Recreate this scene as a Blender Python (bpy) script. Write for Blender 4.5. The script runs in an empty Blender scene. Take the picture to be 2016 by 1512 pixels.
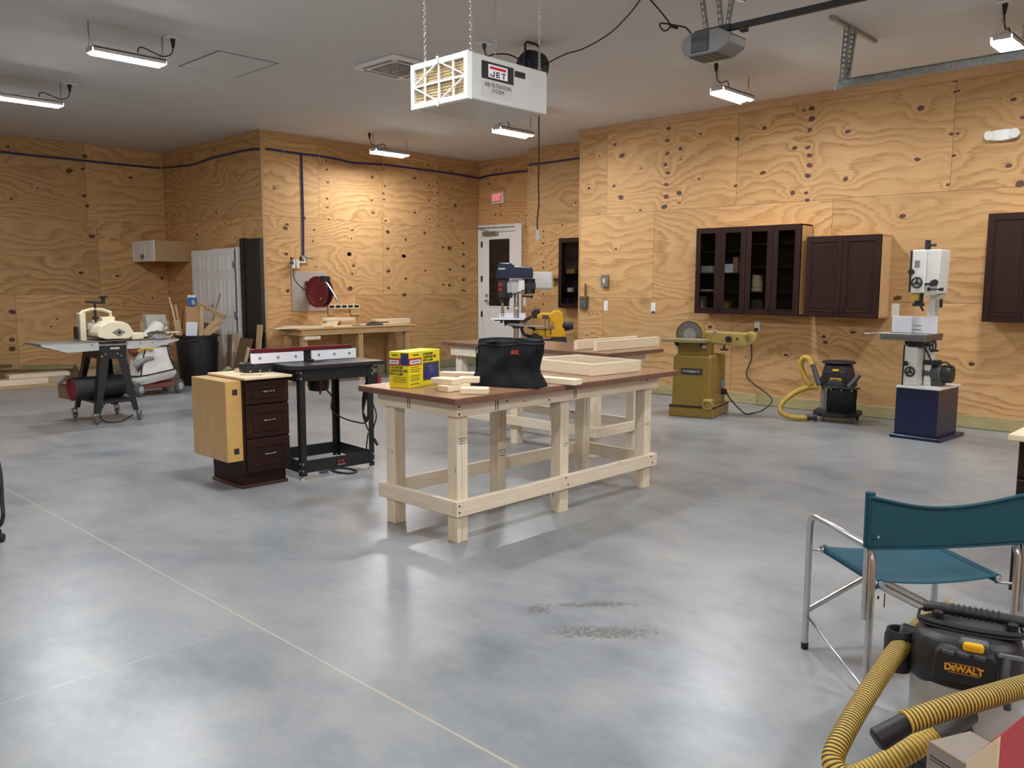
import bpy, bmesh, math, random
from mathutils import Vector as V, Matrix as MX, noise, Quaternion
random.seed(7)
SC = bpy.context.scene
COL = SC.collection
R = math.radians
H = 3.846                      # ceiling height
HC = 1.546                     # eye height of the photographer
# ------------------------------------------------------------------ camera
YAW, PITCH, ROLL, FPX = R(-43.711), R(6.7467), R(0.21265), 1655.1
cF = V((math.sin(YAW)*math.cos(PITCH), math.cos(YAW)*math.cos(PITCH), -math.sin(PITCH)))
cR0 = V((math.cos(YAW), -math.sin(YAW), 0)); cU0 = cR0.cross(cF)
cR = cR0*math.cos(ROLL) + cU0*math.sin(ROLL); cU = -cR0*math.sin(ROLL) + cU0*math.cos(ROLL)
CAMP = V((0, 0, HC))
cam = bpy.data.cameras.new('camera'); camo = bpy.data.objects.new('camera', cam); COL.objects.link(camo)
mw = MX((( cR.x, cU.x, -cF.x, 0), (cR.y, cU.y, -cF.y, 0), (cR.z, cU.z, -cF.z, HC), (0, 0, 0, 1)))
camo.matrix_world = mw
cam.sensor_fit = 'HORIZONTAL'; cam.sensor_width = 36.0; cam.lens = FPX/2016*36.0
cam.clip_start = 0.05; cam.clip_end = 100
SC.camera = camo
def ray(x, y): return cF + cR*((x-1008)/FPX) - cU*((y-756)/FPX)
def wz(x, y, z): d = ray(x, y); return CAMP + d*((z-HC)/d.z)      # survey a point on a level plane
def wx(x, y, X): d = ray(x, y); return CAMP + d*(X/d.x)           # on a wall of constant x
def wy(x, y, Y): d = ray(x, y); return CAMP + d*(Y/d.y)           # on a wall of constant y
def wt(x, y, t): return CAMP + ray(x, y)*t                        # at a known distance

# ------------------------------------------------------------------ materials
def nodes(name):
    m = bpy.data.materials.new(name); m.use_nodes = True
    nt = m.node_tree; return m, nt, nt.nodes['Principled BSDF']
def lnk(nt, a, b): nt.links.new(a, b)
def mat(name, col, rough=0.5, metal=0.0, spec=0.5, var=0.06, nscale=14.0, bump=0.0, trans=0.0, coat=0.0):
    m, nt, b = nodes(name)
    n = nt.nodes.new('ShaderNodeTexNoise'); n.inputs['Scale'].default_value = nscale; n.inputs['Detail'].default_value = 4
    tc = nt.nodes.new('ShaderNodeTexCoord'); lnk(nt, tc.outputs['Object'], n.inputs['Vector'])
    r = nt.nodes.new('ShaderNodeValToRGB')
    r.color_ramp.elements[0].position = 0.3; r.color_ramp.elements[1].position = 0.7
    r.color_ramp.elements[0].color = [max(0, c*(1-var)) for c in col]+[1]
    r.color_ramp.elements[1].color = [min(1, c*(1+var)) for c in col]+[1]
    lnk(nt, n.outputs['Fac'], r.inputs['Fac']); lnk(nt, r.outputs['Color'], b.inputs['Base Color'])
    b.inputs['Roughness'].default_value = rough; b.inputs['Metallic'].default_value = metal
    b.inputs['Specular IOR Level'].default_value = spec
    if trans: b.inputs['Transmission Weight'].default_value = trans
    if coat: b.inputs['Coat Weight'].default_value = coat
    if bump:
        bp = nt.nodes.new('ShaderNodeBump'); bp.inputs['Strength'].default_value = bump; bp.inputs['Distance'].default_value = 0.01
        lnk(nt, n.outputs['Fac'], bp.inputs['Height']); lnk(nt, bp.outputs['Normal'], b.inputs['Normal'])
    return m
def wood(name, light, dark, rough=0.6, freq=14.0, contrast=1.0, knots=True, spec=0.4):
    """sawn lumber: grain runs along the u axis of the box UVs (metres)"""
    m, nt, b = nodes(name)
    uv = nt.nodes.new('ShaderNodeUVMap')
    mp = nt.nodes.new('ShaderNodeMapping'); mp.inputs['Scale'].default_value = (1.1, freq, 1); lnk(nt, uv.outputs['UV'], mp.inputs['Vector'])
    n = nt.nodes.new('ShaderNodeTexNoise'); n.inputs['Scale'].default_value = 3.0; n.inputs['Detail'].default_value = 3; n.inputs['Distortion'].default_value = 0.6
    lnk(nt, mp.outputs['Vector'], n.inputs['Vector'])
    r = nt.nodes.new('ShaderNodeValToRGB')
    e = r.color_ramp.elements; e[0].position = 0.5-0.22/contrast; e[1].position = 0.5+0.2/contrast
    e[0].color = list(dark)+[1]; e[1].color = list(light)+[1]
    lnk(nt, n.outputs['Fac'], r.inputs['Fac'])
    out = r.outputs['Color']
    if knots:
        mp2 = nt.nodes.new('ShaderNodeMapping'); mp2.inputs['Scale'].default_value = (3.0, 9.0, 1); lnk(nt, uv.outputs['UV'], mp2.inputs['Vector'])
        vo = nt.nodes.new('ShaderNodeTexVoronoi'); vo.inputs['Scale'].default_value = 1.0; lnk(nt, mp2.outputs['Vector'], vo.inputs['Vector'])
        r2 = nt.nodes.new('ShaderNodeValToRGB'); r2.color_ramp.elements[0].position = 0.05; r2.color_ramp.elements[1].position = 0.1
        r2.color_ramp.elements[0].color = (0.12, 0.055, 0.025, 1); r2.color_ramp.elements[1].color = (1, 1, 1, 1)
        lnk(nt, vo.outputs['Distance'], r2.inputs['Fac'])
        mx = nt.nodes.new('ShaderNodeMix'); mx.data_type = 'RGBA'; mx.blend_type = 'MULTIPLY'; mx.inputs['Factor'].default_value = 0.75
        lnk(nt, out, mx.inputs[6]); lnk(nt, r2.outputs['Color'], mx.inputs[7]); out = mx.outputs[2]
    lnk(nt, out, b.inputs['Base Color']); b.inputs['Roughness'].default_value = rough; b.inputs['Specular IOR Level'].default_value = spec
    return m
def emit(name, col, s):
    m, nt, b = nodes(name)
    b.inputs['Base Color'].default_value = (0.8, 0.8, 0.8, 1)
    b.inputs['Emission Color'].default_value = list(col)+[1]; b.inputs['Emission Strength'].default_value = s
    return m
def plywood():
    m, nt, b = nodes('rotary_cut_plywood')
    a = nt.nodes.new('ShaderNodeAttribute'); a.attribute_name = 'grain'
    t = nt.nodes.new('ShaderNodeAttribute'); t.attribute_name = 'tint'
    tc = nt.nodes.new('ShaderNodeTexCoord')
    jn = nt.nodes.new('ShaderNodeTexNoise'); jn.inputs['Scale'].default_value = 9; jn.inputs['Detail'].default_value = 4
    jm = nt.nodes.new('ShaderNodeMapping'); jm.inputs['Scale'].default_value = (0.5, 0.5, 5); lnk(nt, tc.outputs['Object'], jm.inputs['Vector']); lnk(nt, jm.outputs['Vector'], jn.inputs['Vector'])
    ja = nt.nodes.new('ShaderNodeMath'); ja.operation = 'MULTIPLY_ADD'; lnk(nt, jn.outputs['Fac'], ja.inputs[0]); ja.inputs[1].default_value = 0.9; lnk(nt, a.outputs['Fac'], ja.inputs[2])
    fr = nt.nodes.new('ShaderNodeMath'); fr.operation = 'FRACT'; lnk(nt, ja.outputs[0], fr.inputs[0])
    r = nt.nodes.new('ShaderNodeValToRGB'); cr = r.color_ramp
    cr.elements[0].position = 0.0; cr.elements[0].color = (0.63, 0.385, 0.180, 1)
    cr.elements[1].position = 1.0; cr.elements[1].color = (0.61, 0.37, 0.170, 1)
    for p, c in ((0.30, (0.60, 0.36, 0.162, 1)), (0.62, (0.51, 0.288, 0.12, 1)), (0.80, (0.40, 0.205, 0.078, 1)), (0.93, (0.54, 0.315, 0.134, 1))):
        e = cr.elements.new(p); e.color = c
    lnk(nt, fr.outputs[0], r.inputs['Fac'])
    n = nt.nodes.new('ShaderNodeTexNoise'); n.inputs['Scale'].default_value = 1.3; n.inputs['Detail'].default_value = 4; lnk(nt, tc.outputs['Object'], n.inputs['Vector'])
    base = nt.nodes.new('ShaderNodeRGB'); base.outputs[0].default_value = (0.56, 0.335, 0.147, 1)
    fm = nt.nodes.new('ShaderNodeMapRange'); fm.inputs['From Min'].default_value = 0.3; fm.inputs['From Max'].default_value = 0.65; fm.inputs['To Min'].default_value = 0.2; fm.inputs['To Max'].default_value = 1.0
    lnk(nt, n.outputs['Fac'], fm.inputs['Value'])
    mx = nt.nodes.new('ShaderNodeMix'); mx.data_type = 'RGBA'; lnk(nt, fm.outputs['Result'], mx.inputs['Factor']); lnk(nt, base.outputs[0], mx.inputs[6]); lnk(nt, r.outputs['Color'], mx.inputs[7])
    # fine streaks along the sheet
    n2 = nt.nodes.new('ShaderNodeTexNoise'); n2.inputs['Scale'].default_value = 60; n2.inputs['Detail'].default_value = 2
    mp = nt.nodes.new('ShaderNodeMapping'); mp.inputs['Scale'].default_value = (0.06, 0.06, 1); lnk(nt, tc.outputs['Object'], mp.inputs['Vector']); lnk(nt, mp.outputs['Vector'], n2.inputs['Vector'])
    m2 = nt.nodes.new('ShaderNodeMapRange'); m2.inputs['To Min'].default_value = 0.86; m2.inputs['To Max'].default_value = 1.12; lnk(nt, n2.outputs['Fac'], m2.inputs['Value'])
    mu = nt.nodes.new('ShaderNodeMath'); mu.operation = 'MULTIPLY'; lnk(nt, m2.outputs['Result'], mu.inputs[0]); lnk(nt, t.outputs['Fac'], mu.inputs[1])
    vm = nt.nodes.new('ShaderNodeVectorMath'); vm.operation = 'SCALE'; lnk(nt, mx.outputs[2], vm.inputs[0]); lnk(nt, mu.outputs[0], vm.inputs['Scale'])
    lnk(nt, vm.outputs[0], b.inputs['Base Color']); b.inputs['Roughness'].default_value = 0.62; b.inputs['Specular IOR Level'].default_value = 0.25
    return m
def concrete():
    m, nt, b = nodes('polished_concrete')
    tc = nt.nodes.new('ShaderNodeTexCoord'); O = tc.outputs['Object']
    def nz(scale, det=6, rough=0.6, dist=0.0, sc=(1, 1, 1)):
        mp = nt.nodes.new('ShaderNodeMapping'); mp.inputs['Scale'].default_value = sc; lnk(nt, O, mp.inputs['Vector'])
        n = nt.nodes.new('ShaderNodeTexNoise'); n.inputs['Scale'].default_value = scale; n.inputs['Detail'].default_value = det; n.inputs['Roughness'].default_value = rough; n.inputs['Distortion'].default_value = dist
        lnk(nt, mp.outputs['Vector'], n.inputs['Vector']); return n.outputs['Fac']
    def rng(v, a, c, lo, hi):
        r = nt.nodes.new('ShaderNodeMapRange'); r.inputs['From Min'].default_value = a; r.inputs['From Max'].default_value = c; r.inputs['To Min'].default_value = lo; r.inputs['To Max'].default_value = hi; lnk(nt, v, r.inputs['Value']); return r.outputs['Result']
    def mth(op, a, c):
        n = nt.nodes.new('ShaderNodeMath'); n.operation = op
        for i, v in ((0, a), (1, c)):
            if isinstance(v, (int, float)): n.inputs[i].default_value = v
            else: lnk(nt, v, n.inputs[i])
        return n.outputs[0]
    def mix(f, a, c):
        n = nt.nodes.new('ShaderNodeMix'); n.data_type = 'RGBA'
        for k, v in (('Factor', f), (6, a), (7, c)):
            if isinstance(v, (tuple, float)): n.inputs[k].default_value = v
            else: lnk(nt, v, n.inputs[k])
        return n.outputs[2]
    big = nz(0.8, 6, 0.6, 0.3); mid = nz(2.4, 9, 0.68, 0.2, (1, 1.5, 1)); fine = nz(22, 5, 0.7)
    r = nt.nodes.new('ShaderNodeValToRGB'); e = r.color_ramp.elements
    e[0].position = 0.36; e[0].color = (0.165, 0.182, 0.20, 1); e[1].position = 0.66; e[1].color = (0.365, 0.37, 0.365, 1)
    k = e = r.color_ramp.elements.new(0.5); k.color = (0.268, 0.282, 0.293, 1)
    s = mth('ADD', mth('MULTIPLY', big, 0.55), mth('MULTIPLY', mid, 0.45)); lnk(nt, s, r.inputs['Fac'])
    col = r.outputs['Color']
    col = mix(rng(fine, 0.5, 0.85, 0, 0.14), col, (0.22, 0.23, 0.24, 1.0))
    col = mix(rng(nz(1.5, 7, 0.7, 0.2), 0.52, 0.75, 0, 0.45), col, (0.38, 0.37, 0.335, 1.0))
    sp = nz(75, 2, 0.5)
    col = mix(rng(sp, 0.74, 0.78, 0, 0.4), col, (0.10, 0.10, 0.10, 1.0))
    sep = nt.nodes.new('ShaderNodeSeparateXYZ'); lnk(nt, O, sep.inputs[0])
    wob = mth('MULTIPLY', mth('SUBTRACT', nz(30, 3), 0.5), 0.006)
    dx = mth('ABSOLUTE', mth('ADD', mth('ADD', sep.outputs[0], 3.40), wob), 0.0)
    dy = mth('ABSOLUTE', mth('ADD', mth('SUBTRACT', sep.outputs[1], 1.855), wob), 0.0)
    jn = rng(nz(3.5, 3), 0.3, 0.6, 0.45, 1.0)
    col = mix(mth('MULTIPLY', rng(dx, 0.002, 0.0045, 0.6, 0.0), jn), col, (0.46, 0.42, 0.35, 1.0))
    col = mix(mth('MULTIPLY', rng(dy, 0.003, 0.0065, 0.9, 0.0), rng(nz(2.5, 3), 0.25, 0.5, 0.7, 1.0)), col, (0.54, 0.46, 0.34, 1.0))
    # grit stains on the slab
    for (cx, cy, rx, ry, ang) in STAINS:
        px = mth('SUBTRACT', sep.outputs[0], cx); py = mth('SUBTRACT', sep.outputs[1], cy)
        ca, sa = math.cos(ang), math.sin(ang)
        u = mth('DIVIDE', mth('ADD', mth('MULTIPLY', px, ca), mth('MULTIPLY', py, sa)), rx)
        v = mth('DIVIDE', mth('SUBTRACT', mth('MULTIPLY', py, ca), mth('MULTIPLY', px, sa)), ry)
        d = mth('ADD', mth('MULTIPLY', u, u), mth('MULTIPLY', v, v))
        g = rng(d, 0.0, 1.0, 0.24, 0.0)
        f = rng(mth('ADD', nz(42, 4, 0.75), g), 0.655, 0.70, 0, 0.75)
        f = mth('MULTIPLY', f, rng(d, 0.7, 1.0, 1.0, 0.0))
        col = mix(f, col, (0.12, 0.105, 0.085, 1.0))
    lnk(nt, col, b.inputs['Base Color'])
    lnk(nt, rng(big, 0.3, 0.7, 0.30, 0.34), b.inputs['Roughness']); b.inputs['Specular IOR Level'].default_value = 0.55
    bp = nt.nodes.new('ShaderNodeBump'); bp.inputs['Strength'].default_value = 0.05; bp.inputs['Distance'].default_value = 0.01; lnk(nt, big, bp.inputs['Height']); lnk(nt, bp.outputs['Normal'], b.inputs['Normal'])
    return m
_a = wz(1190, 1245, 0); _b = wz(1170, 1190, 0)
STAINS = [(_a.x, _a.y, 0.36, 0.10, R(43)), (_b.x, _b.y, 0.36, 0.05, R(47)), (wz(1060, 1200, 0).x, wz(1060, 1200, 0).y, 0.09, 0.07, 0)]
M = dict(
 ply=plywood(), concrete=concrete(),
 knot=mat('dark_knot', (0.085, 0.035, 0.016), 0.6, var=0.5, nscale=60), seam=mat('sheet_gap', (0.08, 0.045, 0.02), 0.9),
 halo=mat('knot_ring', (0.62, 0.40, 0.19), 0.6),
 ceiling=mat('ceiling_paint', (0.66, 0.645, 0.63), 0.85, var=0.015, nscale=2),
 plytrim=wood('plywood_strip', (0.56, 0.345, 0.165), (0.45, 0.26, 0.115), 0.6, 10, knots=False),
 pt=wood('treated_lumber', (0.47, 0.40, 0.20), (0.36, 0.30, 0.14), 0.7, 10),
 ptg=wood('green_treated_lumber', (0.30, 0.29, 0.17), (0.21, 0.19, 0.10), 0.7, 10),
 pine=wood('pale_pine', (0.87, 0.775, 0.61), (0.75, 0.62, 0.45), 0.55, 16, 0.9),
 pine2=wood('clean_white_pine', (0.88, 0.77, 0.58), (0.80, 0.66, 0.46), 0.5, 16, 0.8, knots=False),
 oldpine=wood('amber_pine', (0.62, 0.43, 0.22), (0.44, 0.27, 0.11), 0.55, 14),
 scrap=wood('scrap_pine', (0.60, 0.44, 0.26), (0.46, 0.31, 0.16), 0.6, 14, knots=False),
 scrapdk=wood('brown_scrap', (0.20, 0.12, 0.065), (0.13, 0.075, 0.04), 0.6, 14, knots=False),
 endg=mat('end_grain', (0.60, 0.44, 0.27), 0.7),
 top=wood('brown_hardboard', (0.36, 0.20, 0.115), (0.31, 0.165, 0.09), 0.24, 6, knots=False),
 topedge=wood('brown_board_edge', (0.20, 0.10, 0.062), (0.15, 0.072, 0.045), 0.5, 6, knots=False),
 maple=wood('maple_veneer', (0.66, 0.44, 0.20), (0.58, 0.37, 0.155), 0.35, 8, knots=False),
 paleply=wood('pale_plywood', (0.76, 0.62, 0.42), (0.68, 0.53, 0.34), 0.55, 8, knots=False),
 tanside=mat('tan_cabinet_side', (0.46, 0.30, 0.15), 0.55), maplesd=wood('cabinet_side_maple', (0.68, 0.47, 0.25), (0.61, 0.41, 0.20), 0.45, 5, knots=False),
 espresso=wood('espresso_stain', (0.030, 0.011, 0.008), (0.018, 0.007, 0.005), 0.42, 9, knots=False, spec=0.22),
 espdark=mat('cabinet_interior', (0.012, 0.009, 0.008), 0.6),
 black=mat('black_powder_coat', (0.012, 0.013, 0.015), 0.42), blackpl=mat('black_plastic', (0.014, 0.014, 0.015), 0.5, bump=0.05),
 rubber=mat('black_rubber', (0.012, 0.012, 0.012), 0.7), charcoal=mat('charcoal_panel', (0.022, 0.022, 0.019), 0.6),
 darkgrey=mat('dark_grey_plastic', (0.06, 0.063, 0.065), 0.45), grey=mat('grey_plastic', (0.22, 0.22, 0.225), 0.4),
 lightgrey=mat('pale_grey_paint', (0.48, 0.48, 0.47), 0.4), white=mat('white_paint', (0.84, 0.835, 0.82), 0.4, var=0.02),
 brightwhite=mat('white_laminate', (0.80, 0.80, 0.86), 0.35, var=0.01), offwhite=mat('white_plastic', (0.80, 0.79, 0.76), 0.4, var=0.02),
 cream=mat('cream_enamel', (0.80, 0.72, 0.52), 0.35, var=0.03), machwhite=mat('white_enamel', (0.74, 0.73, 0.68), 0.3, var=0.03),
 steel=mat('brushed_steel', (0.55, 0.55, 0.54), 0.32, 1.0), galv=mat('galvanised_steel', (0.36, 0.38, 0.38), 0.42, 0.9, var=0.2, nscale=25),
 chrome=mat('chrome', (0.75, 0.75, 0.76), 0.12, 1.0, var=0.02), alu=mat('aluminium', (0.62, 0.62, 0.63), 0.28, 1.0), castiron=mat('ground_cast_iron', (0.28, 0.28, 0.28), 0.3, 0.85),
 lite=emit('led_lens', (0.94, 0.97, 1.0), 150.0), housing=mat('lamp_housing', (0.62, 0.60, 0.58), 0.4),
 navy=mat('navy_enamel', (0.007, 0.011, 0.048), 0.3), drillblue=mat('dark_blue_enamel', (0.004, 0.013, 0.042), 0.25, var=0.1),
 airline=mat('blue_air_pipe', (0.014, 0.028, 0.12), 0.35), red=mat('dark_red_enamel', (0.16, 0.012, 0.02), 0.3), rubyred=mat('maroon_anodised', (0.11, 0.006, 0.016), 0.3),
 brightred=mat('bright_red_paint', (0.45, 0.015, 0.025), 0.4), mustard=mat('mustard_enamel', (0.26, 0.165, 0.03), 0.35, var=0.04), mustardlt=mat('mustard_enamel_light', (0.38, 0.27, 0.075), 0.35, var=0.04),
 yellow=mat('machine_yellow', (0.80, 0.42, 0.01), 0.35), vivid=mat('yellow_print', (0.82, 0.70, 0.02), 0.4, var=0.02), hoseyel=mat('hose_yellow', (0.60, 0.40, 0.055), 0.45), hosedark=mat('hose_groove', (0.10, 0.062, 0.014), 0.6),
 redprint=mat('red_print', (0.42, 0.03, 0.02), 0.4), ink=mat('black_ink', (0.015, 0.014, 0.013), 0.6), blueprint=mat('blue_print', (0.025, 0.035, 0.20), 0.4), bluebright=mat('bright_blue_label', (0.03, 0.16, 0.50), 0.4), stamp=mat('lumber_stamp_ink', (0.05, 0.05, 0.07), 0.7),
 photo=mat('printed_photo_grey', (0.07, 0.065, 0.06), 0.4, var=0.3), paper=mat('paper', (0.68, 0.67, 0.64), 0.7, var=0.03, nscale=4),
 teal=mat('teal_canvas', (0.004, 0.060, 0.088), 0.8, var=0.12, nscale=220, bump=0.15), bag=mat('black_nylon', (0.004, 0.0045, 0.006), 0.8, spec=0.25, var=0.3, nscale=9, bump=0.2),
 whitebag=mat('white_canvas', (0.66, 0.64, 0.60), 0.8, var=0.12, nscale=6, bump=0.3), card=mat('cardboard', (0.34, 0.22, 0.12), 0.8), cardlt=mat('pale_cardboard', (0.29, 0.25, 0.21), 0.75),
 tank=mat('grey_beige_tank', (0.42, 0.39, 0.34), 0.4), sstank=mat('stainless_tank', (0.50, 0.50, 0.50), 0.3, 1.0), orange=mat('orange_badge', (0.75, 0.33, 0.02), 0.4),
 pleat=mat('filter_pleat', (0.80, 0.68, 0.47), 0.8), filterwhite=mat('filter_frame_card', (0.85, 0.85, 0.84), 0.6, var=0.01), glass=mat('dark_glass', (0.010, 0.010, 0.010), 0.06, 0.0, 0.6, var=0.0),
 pink=mat('sanding_drum_red', (0.30, 0.05, 0.05), 0.6), abrasive=mat('grey_abrasive', (0.13, 0.12, 0.11), 0.9), copper=mat('polished_copper', (0.55, 0.24, 0.12), 0.2, 1.0), tyre=mat('grey_tyre', (0.10, 0.10, 0.10), 0.8), cartred=mat('faded_red_cart', (0.22, 0.055, 0.05), 0.5),
 exit=emit('exit_letters', (1.0, 0.03, 0.05), 0.55), hangwire=mat('steel_wire', (0.30, 0.29, 0.28), 0.4, 0.8),
)
def clearglass():
    m, nt, b = nodes('clear_pane'); b.inputs['Base Color'].default_value = (0.0, 0.0, 0.0, 1)
    b.inputs['Roughness'].default_value = 0.03; b.inputs['Alpha'].default_value = 0.3; b.inputs['Specular IOR Level'].default_value = 0.5
    return m
M['pane'] = clearglass()

# ------------------------------------------------------------------ mesh builder
def frame(d):
    d = V(d).normalized(); a = V((0, 0, 1)) if abs(d.z) < 0.9 else V((1, 0, 0))
    x = a.cross(d).normalized(); return x, d.cross(x)
def smooth_path(pts, k=6, closed=False):
    P = [V(p) for p in pts]; n = len(P); out = []
    rngn = n if closed else n-1
    for i in range(rngn):
        p1, p2 = P[i], P[(i+1) % n]
        p0 = P[(i-1) % n] if (closed or i > 0) else p1*2-p2
        p3 = P[(i+2) % n] if (closed or i < n-2) else p2*2-p1
        for j in range(k):
            t = j/k
            out.append(0.5*((2*p1)+(p2-p0)*t+(2*p0-5*p1+4*p2-p3)*t*t+(3*p1-p0-3*p2+p3)*t**3))
    if not closed: out.append(P[-1])
    return out
class MB:
    def __init__(s):
        s.bm = bmesh.new(); s.uv = s.bm.loops.layers.uv.new('UVMap'); s.mi = 0
    def _uvbox(s, faces, inv, L):
        ou, ov = random.random()*9, random.random()*9
        for f in faces:
            nl = inv @ f.normal if inv else f.normal
            na = max(range(3), key=lambda i: abs(nl[i]))
            ax = [i for i in range(3) if i != na]
            ua = L if L in ax else ax[0]
            va = [i for i in ax if i != ua][0]
            for l in f.loops:
                c = inv @ l.vert.co if inv else l.vert.co
                l[s.uv].uv = (c[ua]+ou, c[va]+ov+na*0.37)
    def box(s, c, d, rot=None, bev=0.0, seg=1, taper=None):
        c = V(c); hx, hy, hz = d[0]/2, d[1]/2, d[2]/2
        q = rot.to_3x3() if rot is not None else None
        vs = []
        for sx, sy, sz in ((-1,-1,-1),(1,-1,-1),(1,1,-1),(-1,1,-1),(-1,-1,1),(1,-1,1),(1,1,1),(-1,1,1)):
            k = taper if (taper and sz > 0) else 1.0
            p = V((sx*hx*k, sy*hy*k, sz*hz)); p = (q @ p if q else p)+c
            vs.append(s.bm.verts.new(p))
        fs = [s.bm.faces.new([vs[i] for i in f]) for f in ((0,3,2,1),(4,5,6,7),(0,1,5,4),(1,2,6,5),(2,3,7,6),(3,0,4,7))]
        for f in fs: f.material_index = s.mi
        if bev > 0:
            es = list({e for f in fs for e in f.edges})
            r = bmesh.ops.bevel(s.bm, geom=es, offset=min(bev, 0.45*min(d)), segments=seg, affect='EDGES', profile=0.5)
            fs = list({f for v in r['verts'] for f in v.link_faces} | {f for f in fs if f.is_valid})
            for f in fs: f.material_index = s.mi
        s.bm.normal_update()
        L = max(range(3), key=lambda i: d[i])
        s._uvbox(fs, q.transposed() if q else None, L)
        return s
    def bx(s, x0, x1, y0, y1, z0, z1, bev=0.0, seg=1):
        return s.box(((x0+x1)/2, (y0+y1)/2, (z0+z1)/2), (abs(x1-x0), abs(y1-y0), abs(z1-z0)), None, bev, seg)
    def beam(s, a, b, w, h, up=(0, 0, 1), bev=0.0):
        """rectangular bar from a to b"""
        a, b = V(a), V(b); d = (b-a); L = d.length; x = d.normalized(); u = V(up)
        y = u.cross(x)
        if y.length < 1e-4: y = V((0, 1, 0)).cross(x)
        y.normalize(); z = x.cross(y)
        rot = MX(((x.x, y.x, z.x), (x.y, y.y, z.y), (x.z, y.z, z.z)))
        return s.box((a+b)/2, (L, w, h), rot, bev)
    def cyl(s, a, b, r, r2=None, n=20, cap=True, bev=0.0):
        a, b = V(a), V(b); r2 = r if r2 is None else r2
        rings = [(a, r), (b, r2)]
        if bev:
            d = (b-a).normalized(); rings = [(a, r-bev), (a+d*bev, r), (b-d*bev, r2), (b, r2-bev)]
        s._rings(rings, b-a, n, cap); return s
    def _rings(s, rings, d, n, cap=True, mats=None):
        x, y = frame(d); prev = None; first = None
        off = random.random()*5
        for k, (c, r) in enumerate(rings):
            ring = [s.bm.verts.new(V(c)+(x*math.cos(2*math.pi*i/n)+y*math.sin(2*math.pi*i/n))*max(r, 1e-5)) for i in range(n)]
            if prev:
                for i in range(n):
                    f = s.bm.faces.new((prev[i], prev[(i+1) % n], ring[(i+1) % n], ring[i])); f.smooth = True
                    f.material_index = mats[k % len(mats)] if mats else s.mi
                    for l, uvc in zip(f.loops, ((k-1, i), (k-1, i+1), (k, i+1), (k, i))): l[s.uv].uv = (uvc[0]*0.1+off, uvc[1]*2*math.pi*r/n)
            else: first = ring
            prev = ring
        if cap:
            f = s.bm.faces.new(first[::-1]); f.material_index = s.mi
            f = s.bm.faces.new(prev); f.material_index = s.mi
    def lathe(s, prof, c=(0, 0, 0), axis=(0, 0, 1), n=28, cap=True, mats=None):
        c = V(c); a = V(axis).normalized()
        s._rings([(c+a*z, r) for r, z in prof], a, n, cap, mats); return s
    def tube(s, pts, r, n=8, k=0, closed=False, cap=True, rfun=None, mats=None, flat=None):
        P = smooth_path(pts, k, closed) if k else [V(p) for p in pts]
        m = len(P); prevr = None; first = None; xx = None
        for i, p in enumerate(P):
            a = P[(i-1) % m] if (closed or i > 0) else p
            b = P[(i+1) % m] if (closed or i < m-1) else p
            d = (b-a).normalized() if (b-a).length > 1e-9 else V((0, 0, 1))
            if xx is None: xx, _ = frame(d)
            xx = (xx-d*xx.dot(d)); xx = xx.normalized() if xx.length > 1e-6 else frame(d)[0]
            yy = d.cross(xx); rr = rfun(i, m) if rfun else r
            ring = [s.bm.verts.new(p+(xx*math.cos(2*math.pi*j/n)+yy*math.sin(2*math.pi*j/n)*(flat or 1))*rr) for j in range(n)]
            if prevr: s._bridge(prevr, ring, mats[i % len(mats)] if mats else s.mi)
            else: first = ring
            prevr = ring
        if closed: s._bridge(prevr, first, s.mi)
        elif cap:
            f = s.bm.faces.new(first[::-1]); f.material_index = s.mi
            f = s.bm.faces.new(prevr); f.material_index = s.mi
        return s
    def _bridge(s, a, b, mi):
        n = len(a)
        for i in range(n):
            f = s.bm.faces.new((a[i], a[(i+1) % n], b[(i+1) % n], b[i])); f.smooth = True; f.material_index = mi
    def torus(s, c, Rr, r, axis=(0, 0, 1), n=24, m=8, sx=1.0):
        x, y = frame(axis)
        return s.tube([V(c)+x*math.cos(2*math.pi*i/n)*Rr*sx+y*math.sin(2*math.pi*i/n)*Rr for i in range(n)], r, m, 0, True)
    def prism(s, poly, d0, d1, plane='xz', bev=0.0, T=None):
        """extrude a polygon: plane 'xz' runs along y, 'yz' along x, 'xy' along z"""
        def pt(a, b, d):
            p = {'xz': V((a, d, b)), 'yz': V((d, a, b)), 'xy': V((a, b, d))}[plane]
            return T @ p if T is not None else p
        A = [s.bm.verts.new(pt(a, b, d0)) for a, b in poly]; B = [s.bm.verts.new(pt(a, b, d1)) for a, b in poly]
        n = len(poly); fs = [s.bm.faces.new(A), s.bm.faces.new(B[::-1])]
        for i in range(n): fs.append(s.bm.faces.new((A[i], B[i], B[(i+1) % n], A[(i+1) % n])))
        bmesh.ops.recalc_face_normals(s.bm, faces=fs)
        for f in fs: f.material_index = s.mi
        if bev:
            es = list({e for f in fs for e in f.edges})
            r = bmesh.ops.bevel(s.bm, geom=es, offset=bev, segments=2, affect='EDGES', profile=0.5)
            for f in r['faces']: f.material_index = s.mi
            fs = [f for f in fs if f.is_valid]+r['faces']
        s.bm.normal_update(); s._uvbox([f for f in fs if f.is_valid], None, 0); return s
    def sphere(s, c, r, sc=(1, 1, 1), n=16):
        c = V(c); res = bmesh.ops.create_uvsphere(s.bm, u_segments=n, v_segments=max(6, n//2), radius=r)
        for v in res['verts']: v.co = V((v.co.x*sc[0], v.co.y*sc[1], v.co.z*sc[2]))+c
        for f in {f for v in res['verts'] for f in v.link_faces}: f.smooth = True; f.material_index = s.mi
        return s
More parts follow.
